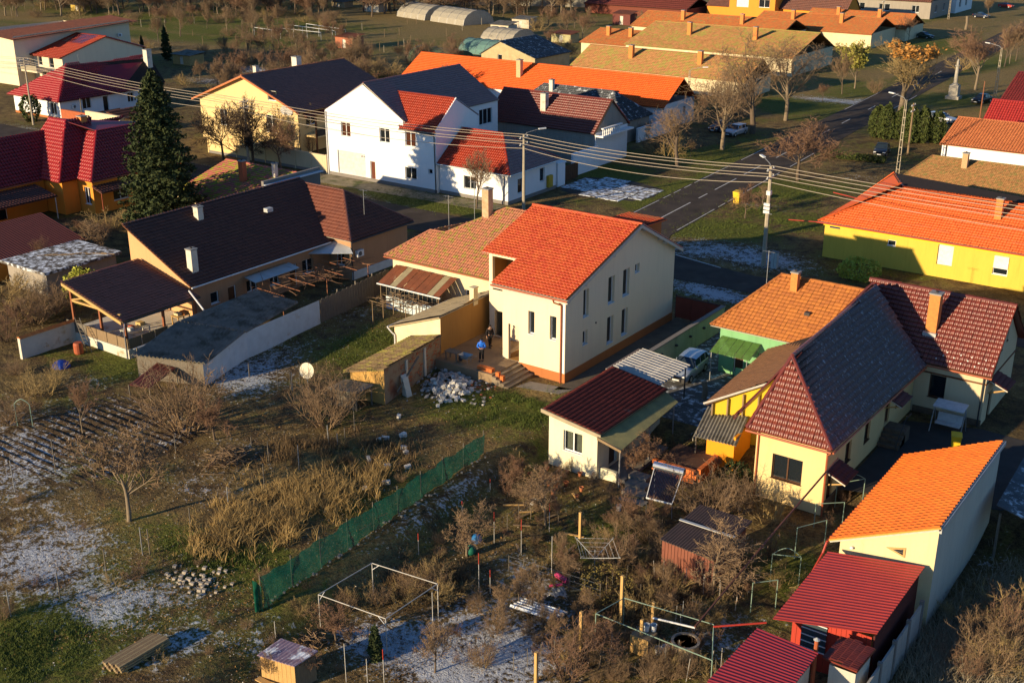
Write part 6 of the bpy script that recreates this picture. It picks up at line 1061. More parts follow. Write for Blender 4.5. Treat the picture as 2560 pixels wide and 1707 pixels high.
# near garden trees and shrubs
plant(P_fruit[0], 'bl', 805, 560, -70, 'broad bare fruit tree standing alone in the frosty lower left garden', sq=1.15)
for t, x, y, yt, pr, lab, sq in (('mm', 530, 1470, 1050, P_bush[0], 'dense pale spreading bush beside the satellite dish', 1.05), ('ml', 1250, 1500, 1000, P_bush[0], 'big pale tangled bush below the corrugated roof', 1.15), ('ml', 1450, 1568, 1200, P_fruit[1], 'small bushy bare tree right of the tangled bush', 1.), ('ml', 560, 1520, 1120, P_up[1], 'thin upright bare tree before the porch garden', .8), ('ml', 290, 1260, 1000, P_bush[1], 'straw coloured bush near the orange barrel', .8), ('ml', 350, 720, 480, P_bush[0], 'tall bush with yellow leaves below the flat shed', 1.5),
        ('ml', 600, 320, 60, P_fruit[0], 'sunlit bare tree between the flat shed and the peach gable', 1.4), ('ml', 280, 430, 170, P_up[1], 'thin reddish sapling rising beside the flat shed', .7), ('ml', 1060, 120, -20, P_bush[0], 'bare bush beneath the big spruce', 1.4), ('ml', 770, 120, -30, P_bush[1], 'straw coloured bush beneath the burgundy house', 1.5), ('bm', 1370, 770, 420, P_fruit[0], 'small bare fruit tree beside the green and blue sacks', 1.2), ('bm', 550, 1310, 1000, P_fruit[1], 'reddish bare tree inside the metal frame', 1.), ('bm', 1170, 1500, 1150, P_up[0], 'bare sapling in the frost right of the metal frame', 1.2),
        ('br', 260, 580, 210, P_fruit[0], 'pruned pale fruit tree before the garden house', 1.25), ('br', 1300, 1010, 560, P_fruit[0], 'large pale limbed fruit tree over the wood shed', 1.5), ('br', 870, 230, -60, P_fruit[1], 'reddish bare tree before the veranda', 1.1), ('br', 1280, 520, 240, P_bush[0], 'dense brown bush in front of the L-shaped house', 1.7), ('br', 1450, 480, 250, P_bush[0], 'brown bush under the L-shaped house window', 1.2), ('br', 815, 620, 300, P_bush[2], 'yellow twigged willow bush by the solar heater', 1.), ('br', 1020, 1020, 760, P_up[0], 'small vase shaped sapling by the wood shed', 1.), ('br', 680, 850, 580, P_bush[0], 'brown bush behind the rotary dryer', 1.),
        ('br', 200, 1110, 880, P_bush[0], 'thin reddish sapling by the plank stack', .6), ('br', 400, 1560, 1150, P_bush[2], 'dark thorny bush at the bottom edge', 1.3), ('br', 600, 1480, 1180, P_fruit[1], 'bare vine bush left of the wooden tank', 1.), ('bl', 850, 920, 790, P_bush[2], 'dark red brown low bush on the bank', 1.8), ('bl', 30, 1170, 1030, P_bush[0], 'small pale sapling clump at the left edge', .8), ('bm', 150, 1568, 1340, P_up[0], 'small bare tree in front of the pale hut', 1.), ('bm', 350, 1568, 1330, P_up[1], 'bare tree at the right corner of the pale hut', 1.), ('bm', 1470, 1460, 1250, P_bush[0], 'low bush in the frost at the right of the sapling', .9), ('bm', 1560, 1250, 1130, P_bush[0], 'low brown bush beside the leaning cane', 1.4)):
    plant(pr, t, x, y, yt, lab, None, sq)
for k, (x, y, yt) in enumerate(((60, 1450, 1250), (170, 1250, 1130), (40, 900, 640), (120, 820, 620), (240, 780, 560), (30, 620, 380), (420, 520, 390), (560, 430, 280), (120, 1120, 1010), (330, 930, 800), (640, 430, 300), (480, 640, 500), (200, 640, 480), (80, 740, 560), (700, 200, 60), (520, 180, 60))): plant((P_bush+[P_fruit[1]])[k % 4], 'ml', x, y, yt, 'tangled bare shrub in the shaded thicket left of the porch', 'shaded thicket left of the porch', sq=1.5)
for k, (x, y, yt) in enumerate(((1450, 1500, 1150), (1560, 1350, 960), (1600, 1180, 900), (1380, 1350, 1100), (1640, 1480, 1180), (1300, 1560, 1330), (1480, 1180, 980), (1180, 1450, 1300), (1240, 1180, 1050))): plant(P_bush[(k % 2)+1 if k % 3 else 0], 'bR', x, y, yt, 'dead weed clump in the lot beyond the concrete fence', 'dead weeds beyond the concrete fence', sq=1.1)
for k, (x, y, yt) in enumerate(((250, 640, 560), (330, 480, 360), (420, 600, 480), (150, 960, 830), (200, 1080, 960), (60, 780, 620), (30, 560, 380), (100, 1010, 900), (520, 440, 330))): plant((P_bush[1], P_up[0], P_bush[2])[k % 3], 'bR', x, y, yt, 'leafless vine in the row of green trellis arches', 'vines along the trellis', sq=1.)
for k, (x, y, yt) in enumerate(((20, 300, 180), (150, 330, 200), (350, 290, 190), (420, 230, 140), (90, 420, 330), (60, 190, 100), (330, 360, 280))): plant(P_bush[k % 2], 'br', x, y, yt, 'dry perennial stalks by the garden house wall', 'stalks by the garden house', sq=.8)
for k, (x, y, yt) in enumerate(((1050, 1030, 850), (1100, 1010, 820), (1180, 1000, 840), (1240, 1030, 860), (1000, 960, 840), (960, 1060, 940), (820, 1080, 960), (700, 1080, 960), (620, 1120, 1000))): plant(P_bush[k % 2], 'bm', x, y, yt, 'brown dead perennial clump inside the metal frame', 'dead perennials by the metal frame', sq=1.1)
rr = random.Random(5)
for k in range(40):
    x = rr.uniform(560, 1350); y = rr.uniform(1080, 1560); plant(P_bush[rr.randrange(3)], 'br', x, y, y-rr.uniform(70, 170), 'dry weed or cane tuft in the vegetable garden by the well', 'dry weeds in the vegetable garden', sq=.9)
for k in range(46):
    x = rr.uniform(640, 1560); y = rr.uniform(330, 1050)
    if 880 < x < 1200 and y < 480 or 1000 < x < 1560 and 520 < y < 900 or y < 380 and x < 900: continue
    plant((P_bush+P_up+P_fruit)[rr.randrange(7)], 'br', x, y, y-rr.uniform(60, 190), 'tangled bare garden shrub between the garden house and the trellis', 'garden shrubs around the wood shed', sq=1.1)
for k in range(60):
    x = rr.uniform(-40, 1500); y = rr.uniform(240, 1500)
    if 280 < x < 600 and y < 300 or 880 < x < 1200 and y < 480 or 1000 < x < 1560 and 500 < y < 950 or x > 1250 and y > 1150 or 760 < x < 1250 and 1150 < y < 1480: continue
    plant((P_up+P_fruit)[rr.randrange(4)], 'br', x, y, y-rr.uniform(90, 230), 'small bare sapling among the vegetable beds and paths', 'saplings among the vegetable beds', sq=1.)
for k in range(34): x = rr.uniform(0, 640); y = rr.uniform(560, 1560); plant((P_bush+P_up[:1])[rr.randrange(4)], 'br', x, y, y-rr.uniform(30, 100), 'low dead stalks standing in the frosty garden', 'dead stalks in the frosty garden', sq=.8)
for k in range(50): x = rr.uniform(0, 1400); y = rr.uniform(430, 1280); p = G('s', x, 900+y*.62); (p[0] < net_x(p[1])-.5 and p[1] < -15 or p[1] < -20) and place(P_bush[rr.randrange(3)], (p[0], p[1], p[2]-.03), rr.uniform(.3, .9), 'small dead weed tuft on the left plots', 'weed tufts on the left plots', sq=1.1)
# brush piles
for nm, t, x, y, s in (('brush_pile', 'bl', 1420, 190, 1.1), ('brush_pile', 'bm', 380, 1330, .6)):
    p = G(t, x, y); rd = random.Random(x); mb = MB()
    for k in range(120): a = rd.uniform(0, 6.28); c = p+np.array([rd.gauss(0, s*.5), rd.gauss(0, s*.5), rd.uniform(.05, s*.6)]); d = np.array([math.cos(a), math.sin(a), rd.uniform(-.3, .5)])*s*rd.uniform(.3, .8); mb.tube([c-d, c+[rd.gauss(0, .06), rd.gauss(0, .06), .05], c+d], .022, 3, cap=False)
    solo(nm, mb, TWIG, 'heap of cut brushwood on the grass above the dry reeds' if s > 1 else 'small heap of cut twigs behind the pale hut', 'brush pile', tuple(p), kind='stuff')
# ---------------------------------------------------------------- grass, litter
def Gv(t, xs, ys):
    o = TAG[t]; u = (o[0]+xs/o[2]-1280)/F_PX; v = -(o[1]+ys/o[2]-853.5)/F_PX; fy = _c+v*_s; fz = -_s+v*_c; d = np.stack([u*_cy-fy*_sy, u*_sy+fy*_cy, fz], 1); z = np.zeros(len(xs))
    for _ in range(8): p = CAM+d*((z-CAM[2])/d[:, 2])[:, None]; z = ter(p[:, 0], p[:, 1])
    return CAM+d*((z-CAM[2])/d[:, 2])[:, None]
def px_scatter(t, poly, n, seed, soft=.10, clump=0.):
    r_ = np.random.default_rng(seed); P = np.array(poly, float); e = soft*(P.max(0)-P.min(0)); x = r_.uniform(P[:, 0].min(), P[:, 0].max(), n*4); y = r_.uniform(P[:, 1].min(), P[:, 1].max(), n*4); k = inpoly(x, y, poly); x, y = x[k], y[k]
    q = Gv(t, x+r_.normal(0, e[0], len(x)), y+r_.normal(0, e[1], len(x)))
    if clump: f = vnoise(q[:, 0]+50, q[:, 1]+90, .7, seed)*.6+vnoise(q[:, 0]+50, q[:, 1]+90, 1.9, seed+1)*.4; q = q[f+r_.normal(0, .06, len(f)) > clump]
    return q[:n]
def blades(name, pts, hmin, hmax, w, m, seed, label=None, cat=None, lean=.35, clump=0):
    r_ = np.random.default_rng(seed); n = len(pts)
    if clump: pts = np.repeat(pts, clump, 0)+np.concatenate([r_.normal(0, .10, (n*clump, 2)), np.zeros((n*clump, 1))], 1); n *= clump
    h = r_.uniform(hmin, hmax, n)**1.; a = r_.uniform(0, 6.28, n); l = r_.normal(0, lean, (n, 2))*h[:, None]; t_ = np.stack([np.cos(a), np.sin(a), np.zeros(n)], 1)*w*r_.uniform(.6, 1.4, n)[:, None]
    b = pts-np.array([0, 0, .04]); mid = b+np.concatenate([l*.35, (h*.6)[:, None]], 1); top = b+np.concatenate([l, h[:, None]], 1)
    V = np.stack([b-t_, b+t_, mid+t_*.7, mid-t_*.7, top], 1).reshape(-1, 3); i = np.arange(n)*5; F = np.concatenate([np.stack([i, i+1, i+2], 1), np.stack([i, i+2, i+3], 1), np.stack([i+3, i+2, i+4], 1)]); rn = np.tile(r_.uniform(.02, .98, n), 3)
    return tag(obj(name, npmesh(name, V, F, m, rn)), label, cat, kind='stuff')
DRYG = mat('dry_reed', (.48, .33, .13), (.20, .125, .045), 2, .9, rnd=True); GRG = mat('green_blade', (.045, .075, .012), (.13, .15, .03), 2, .9, rnd=True); BRG = mat('brown_stalk', (.20, .13, .06), (.10, .065, .035), 2, .9, rnd=True); PALEW = mat('pale_weed', (.36, .30, .20), (.22, .18, .12), 2, .9, rnd=True)
blades('tall_dry_grass', np.concatenate([px_scatter('v', [(440,1245),(520,1160),(600,1110),(640,1150),(560,1240),(470,1270)], 900, 1, .1, .5), px_scatter('v', [(590,1160),(700,1080),(760,1080),(880,1060),(878,1120),(780,1160),(700,1220),(590,1260)], 1300, 2, .1, .52)]), .22, .95, .016, DRYG, 3, 'tall straw coloured dry grass on the plot left of the green net', 'grass', .55, 6)
blades('dry_weeds', np.concatenate([px_scatter('v', [(640,1010),(860,1000),(950,1060),(880,1090),(650,1080)], 900, 4, .12, .5), px_scatter('bm', [(900,900),(1330,850),(1320,1030),(950,1060)], 700, 5), px_scatter('br', [(560,1080),(900,820),(1000,1000),(600,1250)], 700, 6)]), .2, .7, .014, BRG, 7, 'brown dead weeds between the garden plots', 'weeds', .4, 5)
blades('pale_weeds', px_scatter('bR', [(1000,1250),(1651,850),(1651,1568),(850,1568)], 2600, 8), .2, .8, .014, PALEW, 9, 'pale dead weeds in the lot beyond the concrete fence', 'weeds', .45, 5)
blades('green_grass', np.concatenate([px_scatter('bl', [(0,1200),(250,1100),(480,1200),(560,1400),(450,1568),(0,1568)], 3600, 10, .12, .42), px_scatter('bl', [(1050,740),(1250,650),(1650,690),(1600,850),(1350,830)], 1800, 11, .15, .45), px_scatter('mm', [(560,960),(950,840),(1000,900),(760,1080)], 1500, 12, .15, .48), px_scatter('p', [(500,1250),(1100,1040),(1900,1080),(1900,1568),(500,1568)], 2200, 13, .15, .5)]), .06, .22, .014, GRG, 14, 'short green grass patches on the garden plots', 'grass', .5, 4)
blades('verge_grass', np.concatenate([px_scatter('q', [(440,930),(1050,560),(1800,500),(1840,900),(900,930)], 2600, 15, .08, .48), px_scatter('tm', [(760,1310),(1300,1310),(1700,1450),(1500,1480),(900,1380)], 1400, 16), px_scatter('tr', [(820,1500),(1010,1370),(1560,1110),(1600,1140),(1250,1300)], 1200, 17)]), .06, .22, .02, GRG, 18, 'green verge grass along the road junction', 'grass', .5, 4)
allp = np.concatenate([px_scatter('s', [(0,1090),(600,900),(1000,960),(1340,1000),(1340,1200),(1900,1707),(0,1707)], 26000, 20), px_scatter('s', [(560,880),(860,700),(1000,830),(700,960)], 3000, 21)])
blades('stubble', allp[:20000], .04, .16, .012, BRG, 22, 'short brown stubble and dead grass over the garden plots', 'grass', .8, 2)
r_ = np.random.default_rng(30); lp = allp[r_.integers(0, len(allp), 22000)]+np.concatenate([r_.normal(0, .25, (22000, 2)), r_.uniform(.0, .06, (22000, 1))], 1)
t_ = leaf_obj('leaf_litter', lp[:15000], .045, LFB, None, 31, .75); tag(t_, 'fallen brown leaves scattered over the garden plots', 'leaves', kind='stuff')
t_ = leaf_obj('pale_litter', lp[15000:], .035, mat('frosted_leaf', (.62, .60, .56), (.40, .34, .26), 2, .9, rnd=True), None, 32, .8); tag(t_, 'frosted pale leaves and chips scattered over the garden plots', 'leaves', kind='stuff')
# ---------------------------------------------------------------- small things
# street poles and cables
CP = mat('pole_concrete', (.42, .36, .26), (.30, .25, .18), 3, .9, .3, 20); LAMPW = mat('lamp_white', (.7, .7, .68), None, 4, .4)
def pole(label, p, h, arm=None, lattice=False, m=None, r=.17, name='utility_pole', cross=True):
    t = thing(name, label, 'pole', tuple(p)); x, y, z = p
    if lattice:
        for s in (-1, 1): part('upright', MB().tube([(x+s*.2, y, z-.3), (x+s*.09, y, z+h)], [.07, .05], 5), m or CP, t)
        for k in range(9): zz = z+.6+k*(h-1)/9; part('rung', MB().box(x-.19, x+.19, y-.035, y+.035, zz, zz+.09), m or CP, t)
    else: part('shaft', MB().tube([(x, y, z-.4), (x, y, z+h)], [r*1.15, r*.68], 6), m or CP, t)
    if cross:
        for k in range(2): part('cross_arm', MB().box(x-.09-.0*k, x+.09, y-.75, y+.75, z+h-.35-.75*k, z+h-.26-.75*k), STEEL, t)
        for k in range(2):
            for s in (-.65, .65): part('insulator', MB().lathe((x, y+s, z+h-.26-.75*k), [(.03, 0), (.05, .03), (.03, .08), (.045, .12), (.02, .16)], 7), LAMPW, t)
    if arm:
        ax, ay = arm; q = (x+ax, y+ay, z+h+.55); part('lamp_arm', MB().tube([(x, y, z+h-.2), (x+ax*.15, y+ay*.15, z+h+.2), (x+ax*.75, y+ay*.75, z+h+.5)], .035, 5), STEEL, t)
        d = np.array([ax, ay, .12]); d /= np.linalg.norm(d); s = np.array([-d[1], d[0], 0]); part('lamp_head', MB().obox(np.array(q)-d*.15, (d*.42, s*.13, np.array([0, 0, .06]))), LAMPW, t)
    return np.array([x, y, z+h])
A = G('tl', 230, 860); pA = pole('old concrete pole on the pavement before the crimson roofed house', A, 9.9, r=.16); B = G('v', 572, 385); pB = pole('concrete pole rising before the yellow gabled house', B, 8.7)
C = G('tr', 135, 1450); pC = pole('concrete pole with street lamp at the white corner house', C, 8.5, arm=(1.3, 1.9)); D = G('v', 1753, 610); pD = pole('weathered concrete pole with lamp and switch gear on the frosty corner lawn', D, 9.6, arm=(-1.6, 1.4), r=.2)
E_ = G('tR', 945, 1200); pE = pole('lattice concrete lamp post beside the mossy brown roof', E_, 9.3, arm=(-2.2, .7), lattice=True, cross=False); G2 = G('tR', 1610, 700); pF = pole('lattice lamp post beyond the stone column', G2, 8.8, arm=(-2.6, .6), lattice=True, cross=False)
Hh = G('tR', 1015, 1065); pH = pole('brown wooden pole next to the lattice lamp post', Hh, 6.9, m=WOOD, r=.13); I_ = G('tr', 1190, 745); pI = pole('pale lattice lamp post beside the orange roofed house', (I_[0]+5, I_[1]-6, 0), 7.2, arm=(2.4, .8), lattice=True, cross=False)
pJ = pole('far concrete pole by the shaded grey house', G('tR', 828, 215), 8.0); pK = pole('far lattice pole near the top edge of the street', G('tR', 1295, 135), 8, lattice=True, cross=False); pL = pole('short dark pole by the stained courtyard wall', G('tl', 570, 835), 3.4, m=WOODG, cross=False, r=.12); pM = pole('rusty wooden pole standing beside the dark parked car', G('tR', 1510, 820), 5.8, m=mat('rusty_post', (.3, .12, .06)), cross=False, r=.09)
part_m = bpy.data.objects
for t in [o for o in COL.objects if o.get('label') == 'weathered concrete pole with lamp and switch gear on the frosty corner lawn']:
    for k in range(3): part('switch_box', MB().box(D[0]-.3, D[0]+.3, D[1]-.34, D[1]-.2, 5.2+k*.35, 5.45+k*.35), LAMPW, t)
    part('bracket', MB().tube([(D[0]-.45, D[1], 5.1), (D[0]+.45, D[1], 5.1)], .05, 5), STEEL, t); part('meter_band', MB().box(D[0]-.2, D[0]+.2, D[1]-.2, D[1]+.2, 6.9, 7.3), LAMPW, t)
CAB = mat('cable_pale', (.5, .42, .32), None, 3, .6); spans = [(np.array([-190, 37, 9.]), pA, 'left edge'), (pA, pB, 'mid'), (pB, pC, 'white house'), (pC, pD, 'junction'), (pD, np.array([46., 36., 9.4]), 'right')]
lab = ['overhead cable running left from the pole at the crimson roofed house', 'overhead cable between the crimson roofed and yellow gabled houses', 'overhead cable passing before the big white house', 'overhead cable crossing the road junction', 'overhead cable passing over the yellow house roof']
for k, (a, b, _) in enumerate(spans):
    for i, (dy, dz) in enumerate(((-.65, -.1), (.65, -.1), (-.65, -.85), (.65, -.85), (0, -1.5))):
        P = []
        for s in np.linspace(0, 1, 13): q = a+(b-a)*s; P.append(q+np.array([0, dy, dz-(.9 if i < 4 else 1.6)*4*s*(1-s)*.6]))
        solo('power_cable', MB().tube(P, .026, 4, cap=False), CAB, lab[k], 'cable', tuple(P[6]), 'overhead cables, span %s' % ('one', 'two', 'three', 'four', 'five')[k])
# shrubs' neighbours: net fence
N0, N1 = G('bm', 95, 1105, 0), G('bm', 1478, 135, 0); th = thing('net_fence', 'dark green shade net stretched on thin posts along the plot edge', 'fence', (N0[0], (N0[1]+N1[1])/2, 0)); nv = MB(); nI = 60; rd = random.Random(8)
for i in range(nI+1):
    s = i/nI; p = N0+(N1-N0)*s
    for j in range(5): nv.v.append((p[0]+.09*math.sin(i*.7+j*.8)+.06*math.sin(i*2.1+j), p[1], .02+j*.46*(1-.22*s)-.10*abs(math.sin(i*math.pi*9/60))*(j > 2)-.03*math.sin(i*1.3)*(j > 2)))
for i in range(nI):
    for j in range(4): a = i*5+j; nv.f.append((a, a+5, a+6, a+1)); nv.r.append(0)
part('net', nv, film('green_shade_net', (.02, .15, .10), .82), th, sm=True)
for k in range(10): p = N0+(N1-N0)*k/9; part('post', MB().tube([(p[0]-.06, p[1], -.2), (p[0]-.06, p[1], 1.95-.3*k/9)], .03, 5), WOODG, th)
for s in (.40, .47, .93): p = N0+(N1-N0)*s; part('stake', MB().tube([(p[0]+.12, p[1]-.5, .8), (p[0]+.12, p[1]+.5, .7)], .025, 4), WOODP, th)
fl = MB(); 
for i in range(7):
    for j in range(4): t_ = i/6; fl.v.append((N0[0]-.1+.35*math.sin(i*1.9)*.5+.25*t_, N0[1]-.45+.4*t_+.06*math.sin(i*2.5), .02+j*.62*(1-.05*i)))
for i in range(6):
    for j in range(3): a = i*4+j; fl.f.append((a, a+4, a+5, a+1)); fl.r.append(0)
part('loose_end', fl, film('green_shade_net_fold', (.02, .15, .09), .93), th, sm=True)
# thin garden posts
FRAMEW = mat('worn_white_tube', (.5, .48, .43), (.36, .33, .28), 4, .6)
POSTS = [('bl',70,1160,975),('bl',378,1045,870),('bl',670,915,730),('bl',893,770,590),('bl',938,765,600),('bl',1193,600,470),('bl',1430,480,340),('bl',1100,130,20),('bl',1575,120,30),('bl',95,380,170),('bl',350,250,40),('bm',103,350,195),('bm',320,240,80),('bm',130,185,60),('bm',505,80,0),('bm',560,85,20),('mm',205,1225,1085),('mm',290,1225,1105),('mm',300,1230,1110),('mm',352,1195,1080),('mm',10,1120,1035),('ml',1505,1110,990),('ml',1685,1140,1035),('mm',720,1505,1350),('mm',540,1568,1465),('mm',655,1568,1480)]
for k, a in enumerate(POSTS): p = G(*a[:3]); h = max(.9, hgt(*a)); solo('fence_post', MB().tube([(p[0], p[1], p[2]-.15), (p[0]+.02, p[1], p[2]+h)], .032, 5), WOODG if k % 3 else STEEL, 'thin grey wire fence post on the left garden plots', 'post', tuple(p), 'thin wire fence posts')
RW = [('br',108,770,545,'r'),('br',298,880,650,'w'),('bm',1068,770,632,'r'),('bm',1340,520,430,'r'),('bm',1540,690,500,'r'),('bm',1445,985,755,'r'),('bm',1515,1010,860,'r'),('bm',1515,370,295,'r'),('br',113,250,160,'r'),('br',283,620,445,'r'),('bm',615,1560,1320,'w'),('bm',748,1568,1415,'w'),('bm',852,1568,1355,'r'),('bm',175,1300,1180,'w'),('br',1135,970,850,'w'),('br',1245,1010,890,'w'),('br',1345,1020,920,'w'),('bm',1160,1310,1000,'w')]
REDP = mat('red_paint', (.5, .05, .03), None, 4, .6)
for k, a in enumerate(RW):
    p = G(*a[:3]); h = max(.8, hgt(*a[:4])); t = thing('garden_stake', 'red tipped white stake in the vegetable garden' if a[4] == 'r' else 'plain white pipe stake in the vegetable garden', 'stake', tuple(p), 'red tipped stakes' if a[4] == 'r' else 'white pipe stakes')
    part('rod', MB().tube([(p[0], p[1], p[2]-.15), (p[0], p[1], p[2]+h*(.7 if a[4] == 'r' else 1))], .02, 5), FRAMEW, t)
    if a[4] == 'r': part('red_tip', MB().tube([(p[0], p[1], p[2]+h*.7), (p[0], p[1], p[2]+h)], .022, 5), REDP, t)
# metal frame
FRAMEW = mat('worn_white_tube', (.5, .48, .43), (.36, .33, .28), 4, .6)
th = thing('metal_frame', 'white tubular square frame on four legs over dead perennials', 'frame', tuple(G('bm', 800, 1100))); cs = [G('bm', *q) for q in ((447,1195),(775,990),(1190,1155),(865,1250))]; ct = [G('bm', *q, 1.25) for q in ((440,1015),(775,818),(1185,948),(860,1165))]
for b_, t_ in zip(cs, ct): part('leg', MB().tube([(t_[0], t_[1], -.95), t_], .024, 6), FRAMEW, th)
for k in range(4): a_, b_ = ct[k], ct[(k+1) % 4]; part('bar', MB().tube([a_, b_], .024, 6), FRAMEW, th); d = (b_-a_)/np.linalg.norm(b_-a_); part('brace', MB().tube([a_+d*.45, a_-np.array([0, 0, .4])], .02, 5), LAMPW, th)
# hut
th = thing('small_hut', 'little pale boarded hut with purple frosted sheet roof at the bottom edge', 'hut', tuple(G('bm', 200, 1560))); g_ = -.8
h4 = [G('bm', *q, .75) for q in ((75,1390),(290,1450),(420,1380),(205,1310))]
sheet_face(th, [h4[0]+[-.1,-.1,0], h4[1]+[.1,-.1,-.02], h4[2]+[.1,.1,.1], h4[3]+[-.1,.1,.1]], mat('purple_frost_sheet', (.26, .20, .26), (.15, .09, .12), 3, .5, .2, 20, frost=.42), .18, .03)
for k in range(8): a_ = h4[0]+(h4[1]-h4[0])*(k/8); b_ = h4[0]+(h4[1]-h4[0])*((k+.94)/8); part('board', MB().hexa([(a_[0],a_[1],-.9),(b_[0],b_[1],-.9),(b_[0],b_[1]+.03,-.9),(a_[0],a_[1]+.03,-.9),(a_[0],a_[1],.7),(b_[0],b_[1],.7),(b_[0],b_[1]+.03,.7),(a_[0],a_[1]+.03,.7)]), WOODP, th)
part('side_wall', MB().poly([(h4[1][0],h4[1][1],-.9),(h4[2][0],h4[2][1],-.9),(h4[2][0],h4[2][1],.8),(h4[1][0],h4[1][1],.7)]), WOOD, th); part('back_wall', MB().poly([(h4[2][0],h4[2][1],-.9),(h4[3][0],h4[3][1],-.9),(h4[3][0],h4[3][1],.82),(h4[2][0],h4[2][1],.82)]), WOOD, th); part('perch_board', MB().box(h4[0][0]-.1,h4[1][0],h4[0][1]-.35,h4[0][1]-.05,-.5,-.45), WOODP, th)
# plank pile
th = thing('plank_stack', 'stack of sawn planks laid on bearers in the lower left garden', 'planks', tuple(G('t', 600, 650, 0))); q0, q1, q3 = G('t', 245, 725, .5), G('t', 460, 790, .5), G('t', 830, 385, .5); u_ = (q1-q0); v_ = (q3-q0)
for lay in range(3):
    for k in range(8): a_ = q0+u_*(k/8+.008); pts = [a_, a_+u_*.112, a_+u_*.112+v_, a_+v_]; z_ = .12+lay*.15; part('plank', MB().prism([(x[0]+.015*((k*3+lay) % 3), x[1]+.05*((k*5+lay*2) % 3), z_) for x in pts], (0, 0, .10)), mat('sawn_plank', (.34, .25, .13), (.22, .165, .09), 3, .9, .3, 20) if k % 2 else WOOD, th)
    for s in (.12, .5, .86):
        c_ = q0+v_*s+u_*.5; part('bearer', MB().obox((c_[0], c_[1], .095+lay*.15), (u_*.56, v_/np.linalg.norm(v_)*.06, np.array([0, 0, .023]))), WOODP, th)
# plank stack by the weeds (second)
th = thing('board_stack', 'low stack of frosty boards behind the vegetable garden', 'planks', tuple(G('br', 170, 1140))); a_, b_ = G('br', 40, 1110), G('br', 310, 1200)
for k in range(5): o_ = np.array([.07, .22, 0])*k; part('board', MB().tube([a_+o_+[0, 0, .25], b_+o_+[0, 0, .28]], .09, 4), mat('frosty_board', (.30, .25, .2), None, 3, .9, frost=.5), th)
# blocks, bricks, rubble
rd = random.Random(12); BLK = mat('aerated_block', (.66, .63, .56), (.54, .50, .43), 4, .92, .2, 30); bm_ = []
for k in range(3):
    mb = MB(); sx, sy, sz = ((.25, .1, .12), (.2, .12, .12), (.15, .13, .11))[k]; mb.hexa([(-sx,-sy,-sz),(sx,-sy*.96,-sz),(sx*.97,sy,-sz),(-sx,sy,-sz),(-sx*.98,-sy,sz),(sx,-sy,sz*.96),(sx*.97,sy*.97,sz),(-sx,sy,sz)]); bm_.append(mb.mesh('block', BLK))
BP = [(470,840,.3),(330,900,.6),(180,960,.35),(60,1010,.2),(440,930,.7),(320,960,.5),(240,1060,.3),(400,1010,.5),(470,1060,.3),(570,1060,.2),(640,1010,.1),(330,1110,.2),(400,1160,.15),(490,1180,.05),(140,1190,.2),(90,1270,.05),(250,1190,.1),(60,900,.3),(110,860,.2),(230,690,.1),(440,740,.2),(620,900,.1),(20,850,.2),(530,930,.4),(380,1060,.25),(150,1110,.1),(280,1010,.5),(200,1140,.1),(520,990,.25),(110,1000,.15),(350,830,.3),(560,880,.15),(300,1200,.05),(430,870,.5)]
for k, (x, y, z) in enumerate(BP):
    for j in range(2 if k < 14 else 1): p = G('p', x+rd.uniform(-28, 28)*j, y+rd.uniform(-20, 20)*j, z); o = tag(obj('concrete_block', bm_[(k+j) % 3], None, tuple(p)), 'broken white aerated concrete block in the rubble heap by the brick shed', 'block', 'blocks of the rubble heap'); o.rotation_euler = (rd.uniform(-.6, .6), rd.uniform(-.6, .6), rd.uniform(0, 3.1))
for k, (t, x, y) in enumerate((('bm',970,25),('bm',975,105),('bm',988,133),('bm',755,178),('bm',870,220),('bm',820,55),('bm',860,45),('bm',1000,225),('bm',735,355),('bm',865,322),('mm',1055,1540),('mm',1020,1415))):
    p = G(t, x, y); o = tag(obj('concrete_block', bm_[k % 3], None, (p[0], p[1], p[2]+.1)), 'stray white concrete block lying in the grass above the green net', 'block', 'stray blocks in the grass'); o.rotation_euler = (rd.uniform(-.3, .3), rd.uniform(-.2, .2), rd.uniform(0, 3.1))
mb = MB()
for k in range(420):
    x = rd.gauss(330, 230); y = rd.gauss(930, 130)+max(0, x-500)*.12; p = G('p', x, y); s = rd.uniform(.03, .12); z_ = .45*math.exp(-((x-300)/230)**2-((y-900)/120)**2); mb.obox((p[0], p[1], z_+s*.4), ([s, s*.3*rd.uniform(-1, 1), s*.4*rd.uniform(-1, 1)], [s*.3*rd.uniform(-1, 1), s*.8, 0], [0, s*.3, s*.6]), rd.uniform(.02, .98))
mb2 = MB()
for k in range(70): p = G('p', rd.gauss(520, 230), rd.gauss(960, 90)); s = rd.uniform(.03, .09); mb2.obox((p[0], p[1], .05), ([s, s*.3, 0], [-s*.2, s*.6, 0], [0, s*.2, s*.5]), rd.uniform(.02, .98))
solo('brick_rubble', mb2, BRICK, 'broken red brick pieces scattered around the rubble heap', 'rubble', tuple(G('p', 520, 960)), kind='stuff')
solo('rubble', mb, mat('rubble_grey', (.22, .20, .18), (.48, .45, .40), 3, .95, .4, 15, rnd=True), 'loose grey rubble and stones around the heap of white blocks', 'rubble', tuple(G('p', 330, 930)), kind='stuff')
mb = MB()
for k in range(70): x = rd.gauss(1230, 90); y = rd.gauss(920, 45); p = G('bl', x, y); s = rd.uniform(.03, .11); mb.obox((p[0], p[1], p[2]+s*.4), ([s, s*.3, 0], [-s*.3, s*.8, 0], [0, s*.2, s*.6]), rd.uniform(.02, .98))
